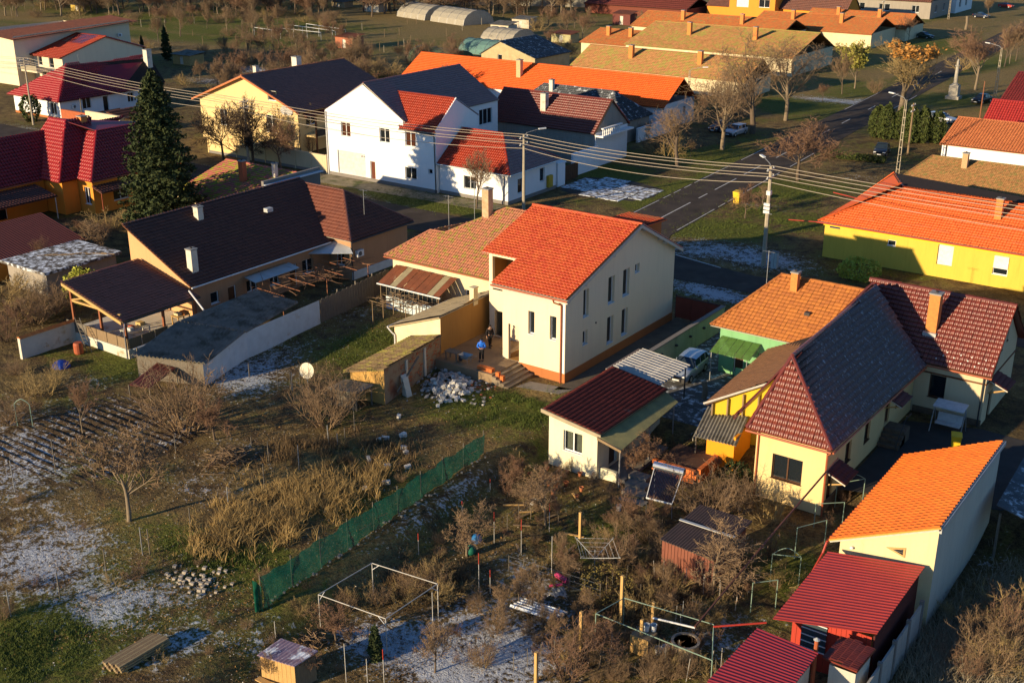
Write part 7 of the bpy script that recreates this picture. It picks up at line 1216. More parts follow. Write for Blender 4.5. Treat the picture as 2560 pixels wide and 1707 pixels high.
for k in range(70): x = rd.uniform(100, 1450); y = 1080-x*.66+rd.gauss(0, 10)+20; p = G('bm', x, y, .15); s = rd.uniform(.02, .07); mb.obox((p[0]+.5, p[1], p[2]+s*.3), ([s, s*.3, 0], [-s*.3, s*.8, 0], [0, s*.2, s*.6]), rd.uniform(.02, .98))
solo('stones', mb, mat('pale_stone', (.40, .35, .28), (.26, .22, .17), 3, .95, .4, 15, rnd=True), 'pale stones scattered along the foot of the green net', 'stones', tuple(G('bl', 1230, 930)), kind='stuff')
brm = MB().box(-.125, .125, -.06, .06, 0, .065).mesh('brick', BRICKO)
th = thing('brick_stack', 'stack of orange bricks at the terrace edge before the person in blue', 'bricks', tuple(G('p', 870, 690, .75))); c0 = G('p', 870, 680, .75)
for k in range(60):
    i, j, l = k % 5, (k//5) % 3, k//15; o = bpy.data.objects.new('brick', brm); COL.objects.link(o); o.parent = th; o.location = (i*.265-.5, j*.14-.1+rd.uniform(-.01, .01), l*.068+.002); o.rotation_euler = (0, 0, rd.uniform(-.05, .05))
for nm, x, y, z, n, lab in (('brick_stack', 1080, 800, .55, 6, 'upright pair of orange bricks on the upper step'), ('brick_stack', 1150, 860, .38, 6, 'small pile of orange bricks on the middle step')):
    p = G('p', x, y, z); th = thing(nm, lab, 'bricks', tuple(p))
    for k in range(n): o = bpy.data.objects.new('brick', brm); COL.objects.link(o); o.parent = th; o.location = (.14*(k % 2)-.07, 0, .13*(k//2)+.002); o.scale = (1, 1.2, 2); o.rotation_euler = (0, 0, 1.57)
# table, wheelbarrow
pt = G('p', 330, 360, 1.5); table('trestle', 'rough wooden work table against the ochre wall', float(pt[0])+.1, float(pt[1]), .75, 1.15, .7, .72, WOODG)
p = G('p', 555, 560, .75); th = thing('wheelbarrow', 'grey metal wheelbarrow standing on the terrace', 'wheelbarrow', tuple(p)); x, y, z = p
tr_ = MB(); i0 = 0; tr_.v = [(x-.25,y-.18,z+.32),(x+.25,y-.18,z+.32),(x+.25,y+.18,z+.32),(x-.25,y+.18,z+.32),(x-.5,y-.34,z+.62),(x+.45,y-.34,z+.62),(x+.45,y+.34,z+.62),(x-.5,y+.34,z+.62)]; tr_.f = [(0,1,2,3)[::-1],(0,1,5,4),(1,2,6,5),(2,3,7,6),(3,0,4,7)]; tr_.r = [0]*5
part('tray', tr_, mat('barrow_grey', (.38, .42, .44), None, 4, .5, metal=.3), th); part('wheel', MB().tube([(x-.5,y-.04,z+.2),(x-.5,y+.04,z+.2)], .19, 12), GUT['dark'], th)
for s in (-1, 1): part('handle', MB().tube([(x-.5,y+s*.06,z+.2),(x+.2,y+s*.2,z+.34),(x+.8,y+s*.26,z+.6)], .02, 5), STEEL, th); part('leg', MB().tube([(x+.25,y+s*.2,z+.34),(x+.3,y+s*.22,z)], .018, 5), STEEL, th)
# satellite dish
p = G('mm', 410, 1260); th = thing('satellite_dish', 'round white satellite dish on a thin pole in the garden', 'satellite dish', tuple(p)); part('pole', MB().tube([(p[0],p[1],-.1),(p[0],p[1],1.6)], .03, 5), STEEL, th)
d = np.array([.25, -.95, .25]); d /= np.linalg.norm(d); c_ = np.array([p[0], p[1], 1.85]); part('reflector', MB().tube([c_-d*.1, c_-d*.06, c_, c_+d*.06], [.1, .32, .5, .58], 20), mat('dish_cream', (.62, .57, .44), (.5, .45, .33), 3, .5), th, sm=False); part('feed_arm', MB().tube([c_-np.array([0,0,.5]), c_+d*.7], .018, 4), STEEL, th)
# people
def skin_obj(name, verts, edges, rad, m, parent, sub=1):
    me = bpy.data.meshes.new(name); me.from_pydata([tuple(v) for v in verts], edges, []); o = obj(name, me, parent); me.materials.append(m)
    sk = o.modifiers.new('skin', 'SKIN'); sk.use_smooth_shade = True
    for i, r_ in enumerate(rad): me.skin_vertices[0].data[i].radius = (r_, r_) if np.isscalar(r_) else r_; me.skin_vertices[0].data[i].use_root = i == 0
    s = o.modifiers.new('sub', 'SUBSURF'); s.levels = sub; s.render_levels = sub; return o
def person(label, p, rz, jacket, trous, pose, hood=True):
    t = thing('person', label, 'person', tuple(p), rz=rz); sk = mat('skin', (.45, .26, .18)); st = pose == 'walk'; a = .22 if st else .06; b = -.16 if st else .0
    Vv = [(0,0,.95),(0,.02,1.18),(0,.0,1.42),(0,-.02,1.52),(0,-.06,1.66)]; r_ = [.13,.13,.14,.055,.095]; Ed = [(0,1),(1,2),(2,3),(3,4)]
    legs = []
    for s, fy in ((-1, -a), (1, -b)):
        i = len(Vv); Vv += [(s*.1,0,.9),(s*.11,fy*.6-.03,.5),(s*.11,fy,.08),(s*.12,fy-.17,.04)]; r_ += [.095,.068,.048,.04]; Ed += [(0,i),(i,i+1),(i+1,i+2),(i+2,i+3)]; legs.append(i)
    for s in (-1, 1):
        i = len(Vv); hx = (s*.10, -.30, 1.12) if not st else (s*.27, -.06, .84); ex = (s*.30, -.06, 1.12) if not st else (s*.27, .03, 1.12)
        Vv += [(s*.2,0,1.43), ex, hx]; r_ += [.065,.05,.036]; Ed += [(2,i),(i,i+1),(i+1,i+2)]; dd = np.array([-s*.35,-.8,.1]) if not st else np.array([0,-.2,-1.]); dd /= np.linalg.norm(dd)
        sd = np.cross(dd, [0,0,1.]) if not st else np.array([0,1.,0]); sd /= np.linalg.norm(sd)
        pi = len(Vv); Vv.append(tuple(np.array(hx)+dd*.07)); r_.append(.034); Ed.append((i+2, pi))
        for f_ in range(4): q = len(Vv); o_ = sd*(.03-.02*f_); Vv += [tuple(np.array(hx)+dd*.12+o_), tuple(np.array(hx)+dd*(.17-.008*abs(f_-1.3))+o_+np.array([0,0,-.015]))]; r_ += [.010,.009]; Ed += [(pi,q),(q,q+1)]
        q = len(Vv); Vv += [tuple(np.array(hx)+dd*.05+sd*.05), tuple(np.array(hx)+dd*.09+sd*.065)]; r_ += [.011,.010]; Ed += [(i+2,q),(q,q+1)]
    skin_obj('body', Vv, Ed, r_, sk, t)
    jv = [(0,0,.88),(0,.02,1.16),(0,0,1.42),(0,-.01,1.50)]; jr = [(.19,.15),(.19,.15),(.17,.14),.09]; je = [(0,1),(1,2),(2,3)]
    if hood: jv += [(0,.0,1.60),(0,-.02,1.72)]; jr += [.135,.12]; je += [(3,4),(4,5)]
    for s in (-1, 1): i = len(jv); hx = (s*.12,-.27,1.12) if not st else (s*.27,-.05,.9); ex = (s*.31,-.05,1.12) if not st else (s*.28,.03,1.12); jv += [(s*.2,0,1.42),ex,hx]; jr += [.085,.075,.055]; je += [(2,i),(i,i+1),(i+1,i+2)]
    skin_obj('jacket', jv, je, jr, jacket, t)
    tv = [(0,0,.95)]; trr = [.155]; te = []
    for s, fy in ((-1, -a), (1, -b)): i = len(tv); tv += [(s*.1,0,.86),(s*.11,fy*.6-.03,.48),(s*.11,fy,.1)]; trr += [.115,.088,.075]; te += [(0,i),(i,i+1),(i+1,i+2)]
    skin_obj('trousers', tv, te, trr, trous, t)
    for s, fy in ((-1, -a), (1, -b)): part('shoe', MB().box(s*.12-.05+p[0], s*.12+.05+p[0], fy-.22+p[1], fy+.07+p[1], p[2], p[2]+.09), GUT['dark'], t)
    face = MB()
    for s in (-1, 1): face.obox((p[0]+s*.035, p[1]-.155, p[2]+1.68), ((.014,0,0),(0,.006,0),(0,0,.008)))
    part('eyes', face, GUT['dark'], t, kind='stuff'); part('nose', MB().obox((p[0], p[1]-.16, p[2]+1.645), ((.012,0,0),(0,.02,0),(0,0,.02))), sk, t)
    part('hair' if not hood else 'cap', MB().lathe((p[0], p[1]-.03, p[2]+1.66), [(.1,0),(.112,.04),(.09,.1),(.02,.125)], 10), mat('dark_hair', (.02, .015, .012)), t); return t
tb = mat('blue_jacket', (.01, .14, .62), (.008, .10, .48), 8, .6); blk = mat('black_cloth', (.012, .012, .014), None, 6, .9)
pb = G('p', 810, 530, .75); pk_ = G('p', 945, 300, .75); person('person in a hooded bright blue jacket looking down at the hands', pb, R(30), tb, blk, 'stand'); person('person in dark clothes walking towards the ochre wall', pk_, R(60), mat('dark_jacket', (.018, .014, .014), None, 6, .9), blk, 'walk', False)
# cars
def car(label, p, rz, m, wagon=True, name='car'):
    t = thing(name, label, 'car', tuple(p), rz=rz); L, Wd = 4.3, .86; X = p[0]; Y = p[1]; Z = p[2]
    sec = [(-2.15,.70,.35,.62,0),(-2.0,.80,.24,.78,0),(-1.3,.85,.2,.90,0),(-.75,.86,.2,.95,.02),(-.1,.86,.2,.97,.46),(.9,.86,.2,.97,.5),(1.75,.85,.2,.97,.46 if wagon else .1),(2.0,.82,.22,.95,.2 if wagon else .0),(2.13,.76,.34,.8,0)]
    bd = MB(); n = 10
    for y, w_, z0, zb, _ in sec:
        for q in ((-w_*.92,z0),(-w_,z0+.15),(-w_,zb-.12),(-w_*.94,zb),(-w_*.5,zb+.02),(w_*.5,zb+.02),(w_*.94,zb),(w_,zb-.12),(w_,z0+.15),(w_*.92,z0)): bd.v.append((X+q[0], Y+y, Z+q[1]))
    for k in range(len(sec)-1):
        for j in range(n): bd.f.append((k*n+j, k*n+(j+1) % n, (k+1)*n+(j+1) % n, (k+1)*n+j)); bd.r.append(0)
    bd.f += [tuple(range(n)), tuple((len(sec)-1)*n+j for j in range(n))[::-1]]; bd.r += [0, 0]; part('body', bd, m, t, sm=True)
    cb = MB(); cs_ = [(-.85,.80,.95,.0),(-.15,.70,.97,.46),(.9,.70,.97,.5),(1.72,.68,.97,.44),(2.02 if wagon else 1.9,.74,.95,.0)]
    if not wagon: cs_ = [(-.85,.80,.95,.0),(-.1,.68,.97,.44),(.7,.68,.97,.46),(1.55,.76,.95,.0)]
    for y, w_, zb, h_ in cs_:
        for q in ((-.80,zb),(-w_,zb+h_),(w_,zb+h_),(.80,zb)): cb.v.append((X+q[0], Y+y, Z+q[1]))
    for k in range(len(cs_)-1):
        for j in range(3): a = k*4+j; cb.f.append((a, a+1, a+5, a+4)); cb.r.append(0)
    part('windows', cb, glass('car_glass', (.02, .03, .04), .05), t)
    rf_ = MB(); k0, k1 = (1, 3) if wagon else (1, 2)
    rp = [(cs_[k0][0]-.05, cs_[k0][3]), (cs_[k0+1][0], cs_[k0+1][3])]+([(cs_[k1][0]+.1, cs_[k1][3])] if wagon else [])
    for y, h_ in rp:
        for s in (-.70, -.5, .5, .70): rf_.v.append((X+s, Y+y, Z+.97+h_+(.015 if abs(s) > .6 else .045)))
    for k in range(len(rp)-1):
        for j in range(3): a = k*4+j; rf_.f.append((a, a+1, a+5, a+4)); rf_.r.append(0)
    part('roof_panel', rf_, m, t, sm=True)
    for y in (-.5, .45, 1.35 if wagon else 1.2):
        for s in (-1, 1): part('pillar', MB().tube([(X+s*.81, Y+y, Z+.95), (X+s*.71, Y+y+.04, Z+1.4)], .035, 4), m, t)
    for y in (-1.35, 1.3):
        for s in (-1, 1): w_ = part('wheel', MB().tube([(X+s*.70, Y+y, Z+.31), (X+s*.88, Y+y, Z+.31)], .31, 14), mat('tyre', (.015, .015, .016)), t); part('rim', MB().tube([(X+s*.881, Y+y, Z+.31), (X+s*.89, Y+y, Z+.31)], .19, 10), GALV, w_)
    for s in (-1, 1): part('headlight', MB().obox((X+s*.6, Y-2.08, Z+.66), ((.16,0,0),(0,.07,0),(0,0,.07))), LAMPW, t); part('tail_light', MB().obox((X+s*.7, Y+2.08, Z+.78), ((.09,0,0),(0,.05,0),(0,0,.14))), REDP, t); part('mirror', MB().obox((X+s*.97, Y-.62, Z+1.02), ((.09,0,0),(0,.05,0),(0,0,.07))), m, t)
    part('bumper', MB().box(X-.74, X+.74, Y-2.2, Y-2.1, Z+.28, Z+.5), GUT['dark'], t); part('number_plate', MB().box(X-.26, X+.26, Y-2.215, Y-2.201, Z+.34, Z+.45), LAMPW, t); return t
def paint(name, c): m = mat(name, c, tuple(x*.9 for x in c), 2, .28, 0, metal=.35, spec=.6); return m
car('silver blue estate car parked beside the carport', (6.6, 6.6, .02), R(4), paint('silver_blue_paint', (.38, .44, .52)))
car('silver estate car parked under the bare trees by the low white wall', (-29.6, 91, 0), R(-6), paint('silver_paint', (.55, .56, .58))); car('dark car next to the silver estate under the trees', (-32.8, 92.5, 0), R(-4), paint('dark_paint', (.03, .035, .045)), False)
cp_ = G('tR', 800, 1080); car('small dark car in the yard with box balls', (cp_[0], cp_[1]+2, 0), R(10), paint('dark_paint', (.03, .035, .045)), False); cq = G('tR', 1500, 720); car('black car parked on the lawn by the far lattice lamp', (cq[0], cq[1]+2, 0), R(-12), paint('black_paint', (.015, .015, .018)), False)
cq = G('tR', 1130, 265); car('dark green car far up the road', (cq[0], cq[1], 0), R(70), paint('green_paint', (.03, .06, .05)), False); cq = G('tR', 1520, 125); car('dark blue car parked on the far verge', (cq[0], cq[1], 0), R(75), paint('navy_paint', (.02, .03, .06)), False); cq = G('tR', 1690, 55); car('dark red car near the top edge of the street', (cq[0], cq[1], 0), R(75), paint('red_paint', (.16, .012, .015)), False)
cq = G('tl', 800, 960, 0); car('black car in the street behind the burgundy roof', (cq[0]+1, cq[1]+1, 0), R(85), paint('black_paint', (.015, .015, .018))); cq = G('tl', 890, 990, 0); car('white car beside the spruce in the street', (cq[0]+1.5, cq[1]-.5, 0), R(88), paint('white_paint', (.7, .7, .68)), False); cq = G('tR', 1235, 850); car('pale car half hidden by the thuja hedge', (cq[0], cq[1]+1, 0), R(80), paint('silver_paint', (.55, .56, .58)))
# bins, cabinet, column
def bin_(label, p, rz=0, sc=1.):
    t = thing('wheelie_bin', label, 'bin', tuple(p), rz=rz); x, y, z = p; m = mat('bin_yellow', (.72, .48, .02), (.62, .40, .02), 3, .5); w0, w1, h = .24*sc, .31*sc, 1.0*sc
    part('body', MB().hexa([(x-w0,y-w0,z+.06),(x+w0,y-w0,z+.06),(x+w0,y+w0,z+.06),(x-w0,y+w0,z+.06),(x-w1,y-w1,z+h),(x+w1,y-w1,z+h),(x+w1,y+w1,z+h),(x-w1,y+w1,z+h)]), m, t); part('lid', MB().hexa([(x-w1-.03,y-w1-.04,z+h),(x+w1+.03,y-w1-.04,z+h),(x+w1+.03,y+w1+.03,z+h+.04),(x-w1-.03,y+w1+.03,z+h+.04),(x-w1,y-w1,z+h+.06),(x+w1,y-w1,z+h+.06),(x+w1,y+w1,z+h+.12),(x-w1,y+w1,z+h+.12)]), m, t)
    for s in (-1, 1): part('wheel', MB().tube([(x+s*.2,y+w0+.02,z+.1),(x+s*.27,y+w0+.02,z+.1)], .1, 10), GUT['dark'], t)
bin_('yellow wheelie bin standing at the road edge', tuple(G('q', 1055, 630)), 0, 1.35); pbn = G('bR', 1200, 130, 0); bin_('yellow bin in the shaded rear yard behind the orange garage', (pbn[0], pbn[1]+.6, .02), .3, 1.0)
p = G('q', 1400, 1230); th = thing('utility_cabinet', 'pale grey utility cabinet beside the corner pole', 'cabinet', tuple(p)); x, y, z = p; part('body', MB().box(x-.3,x+.3,y-.2,y+.2,0,1.55), mat('cabinet_grey', (.48, .52, .5), None, 4, .5), th); part('roof_cap', MB().box(x-.34,x+.34,y-.24,y+.24,1.551,1.62), GPL, th); part('door_seam', MB().box(x-.01,x+.01,y-.206,y-.201,.1,1.5), GUT['dark'], th)
p = G('tR', 1330, 680); th = thing('stone_column', 'old stone monument column on a stepped base by the road', 'monument', tuple(p)); SC = mat('monument_stone', (.42, .38, .31), (.3, .27, .22), 2, .95, .4, 10); x, y, z = p
part('base', MB().box(x-1.1,x+1.1,y-1.1,y+1.1,-.2,.5), SC, th); part('pedestal', MB().box(x-.75,x+.75,y-.75,y+.75,.5,2.3), SC, th); part('shaft', MB().lathe((x,y,2.3), [(.6,0),(.55,.2),(.34,.3),(.30,1.5),(.26,3.0),(.4,3.1),(.45,3.25)], 12), SC, th); part('statue', MB().lathe((x,y,5.55), [(.2,0),(.24,.4),(.15,.75),(.16,.9),(.05,1.05)], 8), SC, th)
for nm, t, x, y, h, lab in (('stump', 'tR', 1415, 205, 3.2, 'tall sawn pale tree trunk left standing on the far lawn'), ('stump', 'k', 1700, 470, 1.3, 'cut log standing on end in the courtyard'),): p = G(t, x, y); solo(nm, MB().tube([(p[0],p[1],p[2]-.1),(p[0]+.1,p[1],p[2]+h*.5),(p[0]-.05,p[1],p[2]+h)], [.38 if h > 2 else .2, .3 if h > 2 else .18, .34 if h > 2 else .2], 9), BARKP, lab, 'stump', tuple(p))
# solar heater
th = thing('solar_heater', 'solar water heater with steel tank and dark evacuated tubes in the garden', 'solar heater', tuple(G('br', 1000, 560))); T0, T1 = G('br', 945, 205, 1.4), G('br', 1120, 250, 1.4); B0, B1 = G('br', 890, 410, .2), G('br', 1050, 450, .2)
part('tank', MB().tube([T0-(T1-T0)*.03, T1+(T1-T0)*.05], .23, 16), mat('polished_steel', (.6, .62, .65), (.5, .52, .54), 3, .22, 0, metal=.9), th)
for k in range(18): s = (k+.5)/18; part('vacuum_tube', MB().tube([T0+(T1-T0)*s-[0,0,.15], B0+(B1-B0)*s], .035, 6), glass('tube_glass', (.010, .012, .03), .12), th)
part('manifold', MB().tube([B0, B1], .06, 5), LAMPW, th)
for q in (T0, T1, B0, B1): part('leg', MB().tube([q-[0,0,.2], (q[0]+.05, q[1], -.95)], .025, 5), STEEL, th)
for a_, b_ in ((T0, B0), (T1, B1)): part('side_rail', MB().tube([a_, b_], .025, 5), LAMPW, th)
# rotary dryer
p = G('br', 565, 890); th = thing('rotary_dryer', 'metal rotary clothes dryer with four arms and strung lines', 'clothes dryer', tuple(p)); c_ = np.array([p[0], p[1], .0]); tips = [G('br', *q, .85) for q in ((445,655),(685,660),(730,785),(480,785))]
part('pole', MB().tube([(p[0],p[1],-.9),(p[0],p[1],.75)], .03, 6), STEEL, th)
for q in tips: part('arm', MB().tube([c_+[0,0,.2], q], .02, 5), GALV, th)
for k in range(4):
    for s in (.35, .55, .75, .95): a_ = c_+[0,0,.2]; part('line', MB().tube([a_+(tips[k]-a_)*s, a_+(tips[(k+1) % 4]-a_)*s], .007, 3), LAMPW, th)
# well, tank box, buckets, rolls
p = G('br', 1130, 1390); th = thing('well', 'round concrete well ring with dark opening', 'well', tuple(p)); part('ring', MB().lathe((p[0],p[1],p[2]-.1), [(.66,0),(.66,.85),(.56,.85),(.56,.12),(.05,.1)], 24), mat('well_concrete', (.46, .36, .2), (.33, .26, .15), 2, .92, .4, 15), th); part('rim', MB().lathe((p[0],p[1],p[2]+.751), [(.70,0),(.70,.07),(.57,.07),(.57,0)], 24), CONC, th)
p = G('br', 860, 1370); th = thing('water_tank', 'square wooden clad tank with two white buckets on top', 'tank', tuple(p)); x, y, z = p
for k in range(5): part('board', MB().box(x-.5+k*.2,x-.31+k*.2,y-.3,y-.27,z-.1,z+.95), WOODP, th)
part('body', MB().box(x-.5,x+.5,y-.269,y+.6,z-.1,z+.94), WOOD, th)
for k, (t, x, y, z, s, c) in enumerate((('br', 890, 1240, .15, .17, 'w'), ('br', 935, 1240, .15, .16, 'w'), ('br', 965, 1385, None, .2, 'w'), ('br', 1010, 1375, None, .19, 'w'), ('br', 180, 450, None, .2, 'w'), ('br', 718, 490, None, .16, 'w'))):
    p = G(t, x, y, z); solo('bucket', MB().lathe(tuple(p), [(s*.78,0),(s,.34),(s*1.05,.36),(s*.95,.36),(s*.74,.04)], 12), LAMPW, ['white bucket on the left of the tank lid', 'white bucket on the right of the tank lid', 'white tub on the ground beside the tank', 'white tub between the tank and the well', 'white pot before the garden house', 'white pail hanging by the willow bush'][k], 'bucket', tuple(p))
PNK = mat('pink_plastic', (.7, .07, .2), None, 3, .5); p = G('br', 365, 930); solo('plastic_roll', MB().tube([G('br', 325, 900)+[0,0,.12], G('br', 400, 945)+[0,0,.12]], [.13, .2], 10), PNK, 'pink roll of plastic film lying on the grass', 'roll', tuple(p))
p = G('br', 330, 970); th = thing('plastic_sheet', 'clear frosty plastic sheet with a pink edge roll on the ground', 'sheet', tuple(p)); part('edge_roll', MB().tube([G('br', 285, 970)+[0,0,.1], G('br', 365, 960)+[0,0,.1]], .07, 8), PNK, th); sh = MB()
for i in range(6):
    for j in range(4): q = G('br', 295+i*16+j*6, 980+j*18-i*2); sh.v.append((q[0], q[1], q[2]+.06+.04*math.sin(i*2+j*1.3)))
for i in range(5):
    for j in range(3): a = i*4+j; sh.f.append((a, a+4, a+5, a+1)); sh.r.append(0)
part('film', sh, film('clear_film', (.55, .58, .6), .75), th)
for k, (x, y, c, lab) in enumerate(((1395, 760, (.01, .14, .09), 'bulky green sack beneath the pruned fruit tree'), (1430, 690, (.01, .14, .38), 'blue tarpaulin bundle beside the green sack'))): p = G('bm', x, y); solo('sack', MB().lathe(tuple(p), [(.22,0),(.3,.15),(.28,.35),(.16,.5),(.05,.55)], 10), mat('sack%d' % k, c, None, 5, .7), lab, 'sack', tuple(p), sm=True)
p = G('ml', 415, 1070); solo('tarpaulin', MB().lathe(tuple(p), [(.7,0),(.6,.25),(.3,.45),(.05,.5)], 9), mat('tarp_blue', (.012, .05, .32), None, 4, .6), 'blue tarpaulin heap below the white garden wall', 'tarpaulin', tuple(p))
p = G('ml', 535, 985); solo('barrel', MB().lathe(tuple(p), [(.3,0),(.36,.15),(.36,.8),(.3,.95)], 14), mat('barrel_orange', (.42, .10, .04), None, 4, .6), 'orange plastic barrel leaning by the ladder', 'barrel', tuple(p))
th = thing('ladder', 'wooden ladder leaning on the porch base', 'ladder', tuple(G('ml', 600, 970))); a_, b_ = G('ml', 605, 975, 0), G('ml', 520, 740, 2.4)
for o_ in (-.22, .22): part('rail', MB().tube([a_+[o_,o_*.3,0], b_+[o_,o_*.3,0]], .035, 5), WOODG, th)
for k in range(9): q = a_+(b_-a_)*(k+1)/10; part('rung', MB().tube([q+[-.22,-.066,0], q+[.22,.066,0]], .022, 5), WOODG, th)
# trellis arches and pergola rails
GM = mat('green_paint_steel', (.22, .32, .25), (.16, .22, .17), 4, .6)
for k, (a_, b_, top) in enumerate((((466, 470), (640, 440), 330), ((335, 600), (512, 590), 470), ((215, 790), (398, 740), 595), ((62, 940), (240, 960), 760), ((-60, 1130), (95, 1110), 940))):
    p, q = G('bR', *a_), G('bR', *b_); h = max(1.6, hgt('bR', *a_, top)); th = thing('trellis_arch', '%s green tube arch of the vine trellis, counted from the L-shaped house' % ('first', 'second', 'third', 'fourth', 'fifth')[k], 'trellis', tuple((p+q)/2), 'trellis arches')
    for r_ in (p, q): part('upright', MB().tube([(r_[0],r_[1],r_[2]-.2),(r_[0],r_[1],r_[2]+h)], .03, 5), GM, th)
    part('cross_bar', MB().tube([p+[0,0,h], q+[0,0,h]], .028, 5), GM, th)
    if k in (0, 3): part('arch', MB().tube([p+(q-p)*s+[0,0,h+.45*math.sin(math.pi*s)] for s in np.linspace(0, 1, 9)], .022, 5), GM, th)
th = thing('trellis', 'low green pipe trellis frame around the vegetable beds', 'trellis', tuple(G('br', 1000, 1150))); U = [G('br', *q) for q in ((745,1200),(1300,1370),(1290,1600),(570,1300))]; hh = 1.55
for q in U: part('upright', MB().tube([(q[0],q[1],q[2]-.2),(q[0],q[1],q[2]+hh)], .03, 5), GM, th)
for k in range(4): part('cross_bar', MB().tube([U[k]+[0,0,hh], U[(k+1) % 4]+[0,0,hh]], .026, 5), GM, th)
for k, (t, x, y, yt) in enumerate((('br',730,1200,895),('br',478,1370,1120),('br',855,1370,1170),('br',200,1568,1375),('br',928,1230,1060),('br',475,660,500))): p = G(t, x, y); solo('wooden_post', MB().box(p[0]-.07,p[0]+.07,p[1]-.07,p[1]+.07,p[2]-.2,p[2]+max(1,hgt(t,x,y,yt))), WOODP, 'square sunlit wooden post in the vegetable garden', 'post', tuple(p), 'square wooden posts')
th = thing('archway', 'rusty green garden arch at the left edge', 'arch', tuple(G('ml', 170, 1470))); p, q = G('ml', 120, 1470), G('ml', 222, 1475)
part('hoop', MB().tube([p, p+[0,0,1.6]]+[p+(q-p)*s+[0,0,1.6+.4*math.sin(math.pi*s)] for s in (.2, .5, .8)]+[q+[0,0,1.6], q], .03, 5), GM, th)
# long pipe from the L-shaped house corner down to the trellis
solo('long_pipe', MB().tube([(23.0,-6.9,3.5), (22.6,-14.8,2.2), (22.36,-23.0,1.0)], .06, 6), mat('brown_pipe', (.13, .055, .035), None, 3, .5), 'long brown pipe slanting from the L-shaped house eave to the trellis', 'pipe', (22.6, -15, 0)); solo('rail_pipe', MB().tube([G('br', 1310, 1215, 1.), G('bR', 40, 1190, 1.)], .05, 6), REDP, 'red pipe running from the trellis to the red shed', 'pipe', tuple(G('br', 1450, 1200, 1.)))
p, q = G('br', 930, 1160, .7), G('br', 1195, 1222, .9); solo('white_pipe', MB().tube([p, q], .05, 6), mat('frosty_pipe', (.6, .6, .6), None, 3, .6), 'frosty white pipe lying across the vegetable trellis', 'pipe', tuple(p))
# wood shed, path steps, swing, log pile
th = thing('wood_shed', 'low shed with dark ribbed roof and red brown boards under the fruit tree', 'shed', (19, -15, -.8)); sheet_face(th, [(17.2,-17.1,1.15),(20.5,-17.3,1.1),(20.7,-13.0,1.5),(17.5,-13.0,1.5)], mat('dark_ribbed_sheet', (.07, .045, .04), (.04, .03, .028), 2, .7, .2, 20, frost=.2), .16, .04); part('ridge_strip', MB().box(17.3,20.6,-15.1,-14.92,1.4,1.45), GALV, th)
for k in range(16): part('board', MB().box(17.3+k*.195,17.47+k*.195,-16.95,-16.91,-1,1.12), mat('red_board', (.24, .085, .05), (.17, .06, .04), 3, .9, .3, 20, stretch=(5, 5, .6)), th)
for k in range(18): part('board', MB().box(20.38,20.42,-16.9+k*.21,-16.71+k*.21,-1,1.1), mat('red_board', (.24, .085, .05)), th)
th = thing('garden_steps', 'ragged concrete steps beside the veranda', 'steps', (11, -11, -.8))
for k in range(4): part('step', MB().box(10.75+.2*k,12.0+.35*k,-9.2-k*.75,-8.5-k*.75,-1.1,-.25-.17*k), CONC, th)
p = G('u', 0, 0, 0); th = thing('garden_swing', 'white canopy garden swing in the shaded yard', 'swing', (25, 8.0, 0)); x, y = 25.2, 8.0
part('canopy', MB().prism([(x-1.0,y-.55,1.75),(x+1.0,y-.55,1.75),(x+1.0,y+.55,1.9),(x-1.0,y+.55,1.9)], (0,0,.08)), mat('swing_cloth', (.55, .56, .55), None, 4, .8), th); part('seat', MB().box(x-.8,x+.8,y-.3,y+.25,.5,.6), mat('swing_cloth', (.55, .56, .55)), th); part('backrest', MB().hexa([(x-.8,y+.22,.6),(x+.8,y+.22,.6),(x+.8,y+.3,.6),(x-.8,y+.3,.6),(x-.8,y+.4,1.1),(x+.8,y+.4,1.1),(x+.8,y+.48,1.1),(x-.8,y+.48,1.1)]), mat('swing_cloth', (.55, .56, .55)), th)
for s in (-1, 1): part('leg', MB().tube([(x+s*1.0,y-.7,0),(x+s*1.0,y,1.75)], .035, 5), STEEL, th); part('leg', MB().tube([(x+s*1.0,y+.7,0),(x+s*1.0,y,1.75)], .035, 5), STEEL, th)
# dog
p = G('k', 1620, 900, 0); th = thing('dog', 'white and dark dog standing on the planter soil', 'dog', (p[0], p[1], .0)); Vv = [(0,.28,.48),(0,0,.47),(0,-.28,.5),(0,-.42,.66),(0,-.56,.68),(0,-.68,.63),(0,.42,.5),(0,.55,.62)]; r_ = [.11,.12,.14,.08,.085,.045,.03,.018]; Ed = [(0,1),(1,2),(2,3),(3,4),(4,5),(0,6),(6,7)]
for s in (-1, 1):
    i = len(Vv); Vv += [(s*.09,-.26,.36),(s*.09,-.24,.2),(s*.09,-.26,.02)]; r_ += [.055,.035,.03]; Ed += [(2,i),(i,i+1),(i+1,i+2)]; i = len(Vv); Vv += [(s*.09,.26,.36),(s*.09,.20,.27),(s*.09,.33,.16),(s*.09,.30,.02)]; r_ += [.07,.05,.03,.028]; Ed += [(0,i),(i,i+1),(i+1,i+2),(i+2,i+3)]
    i = len(Vv); Vv.append((s*.06,-.54,.79)); r_.append(.025); Ed.append((4,i))
skin_obj('body', Vv, Ed, r_, mat('dog_fur', (.6, .56, .48), (.02, .018, .015), 4, .95, amt=.12), th)
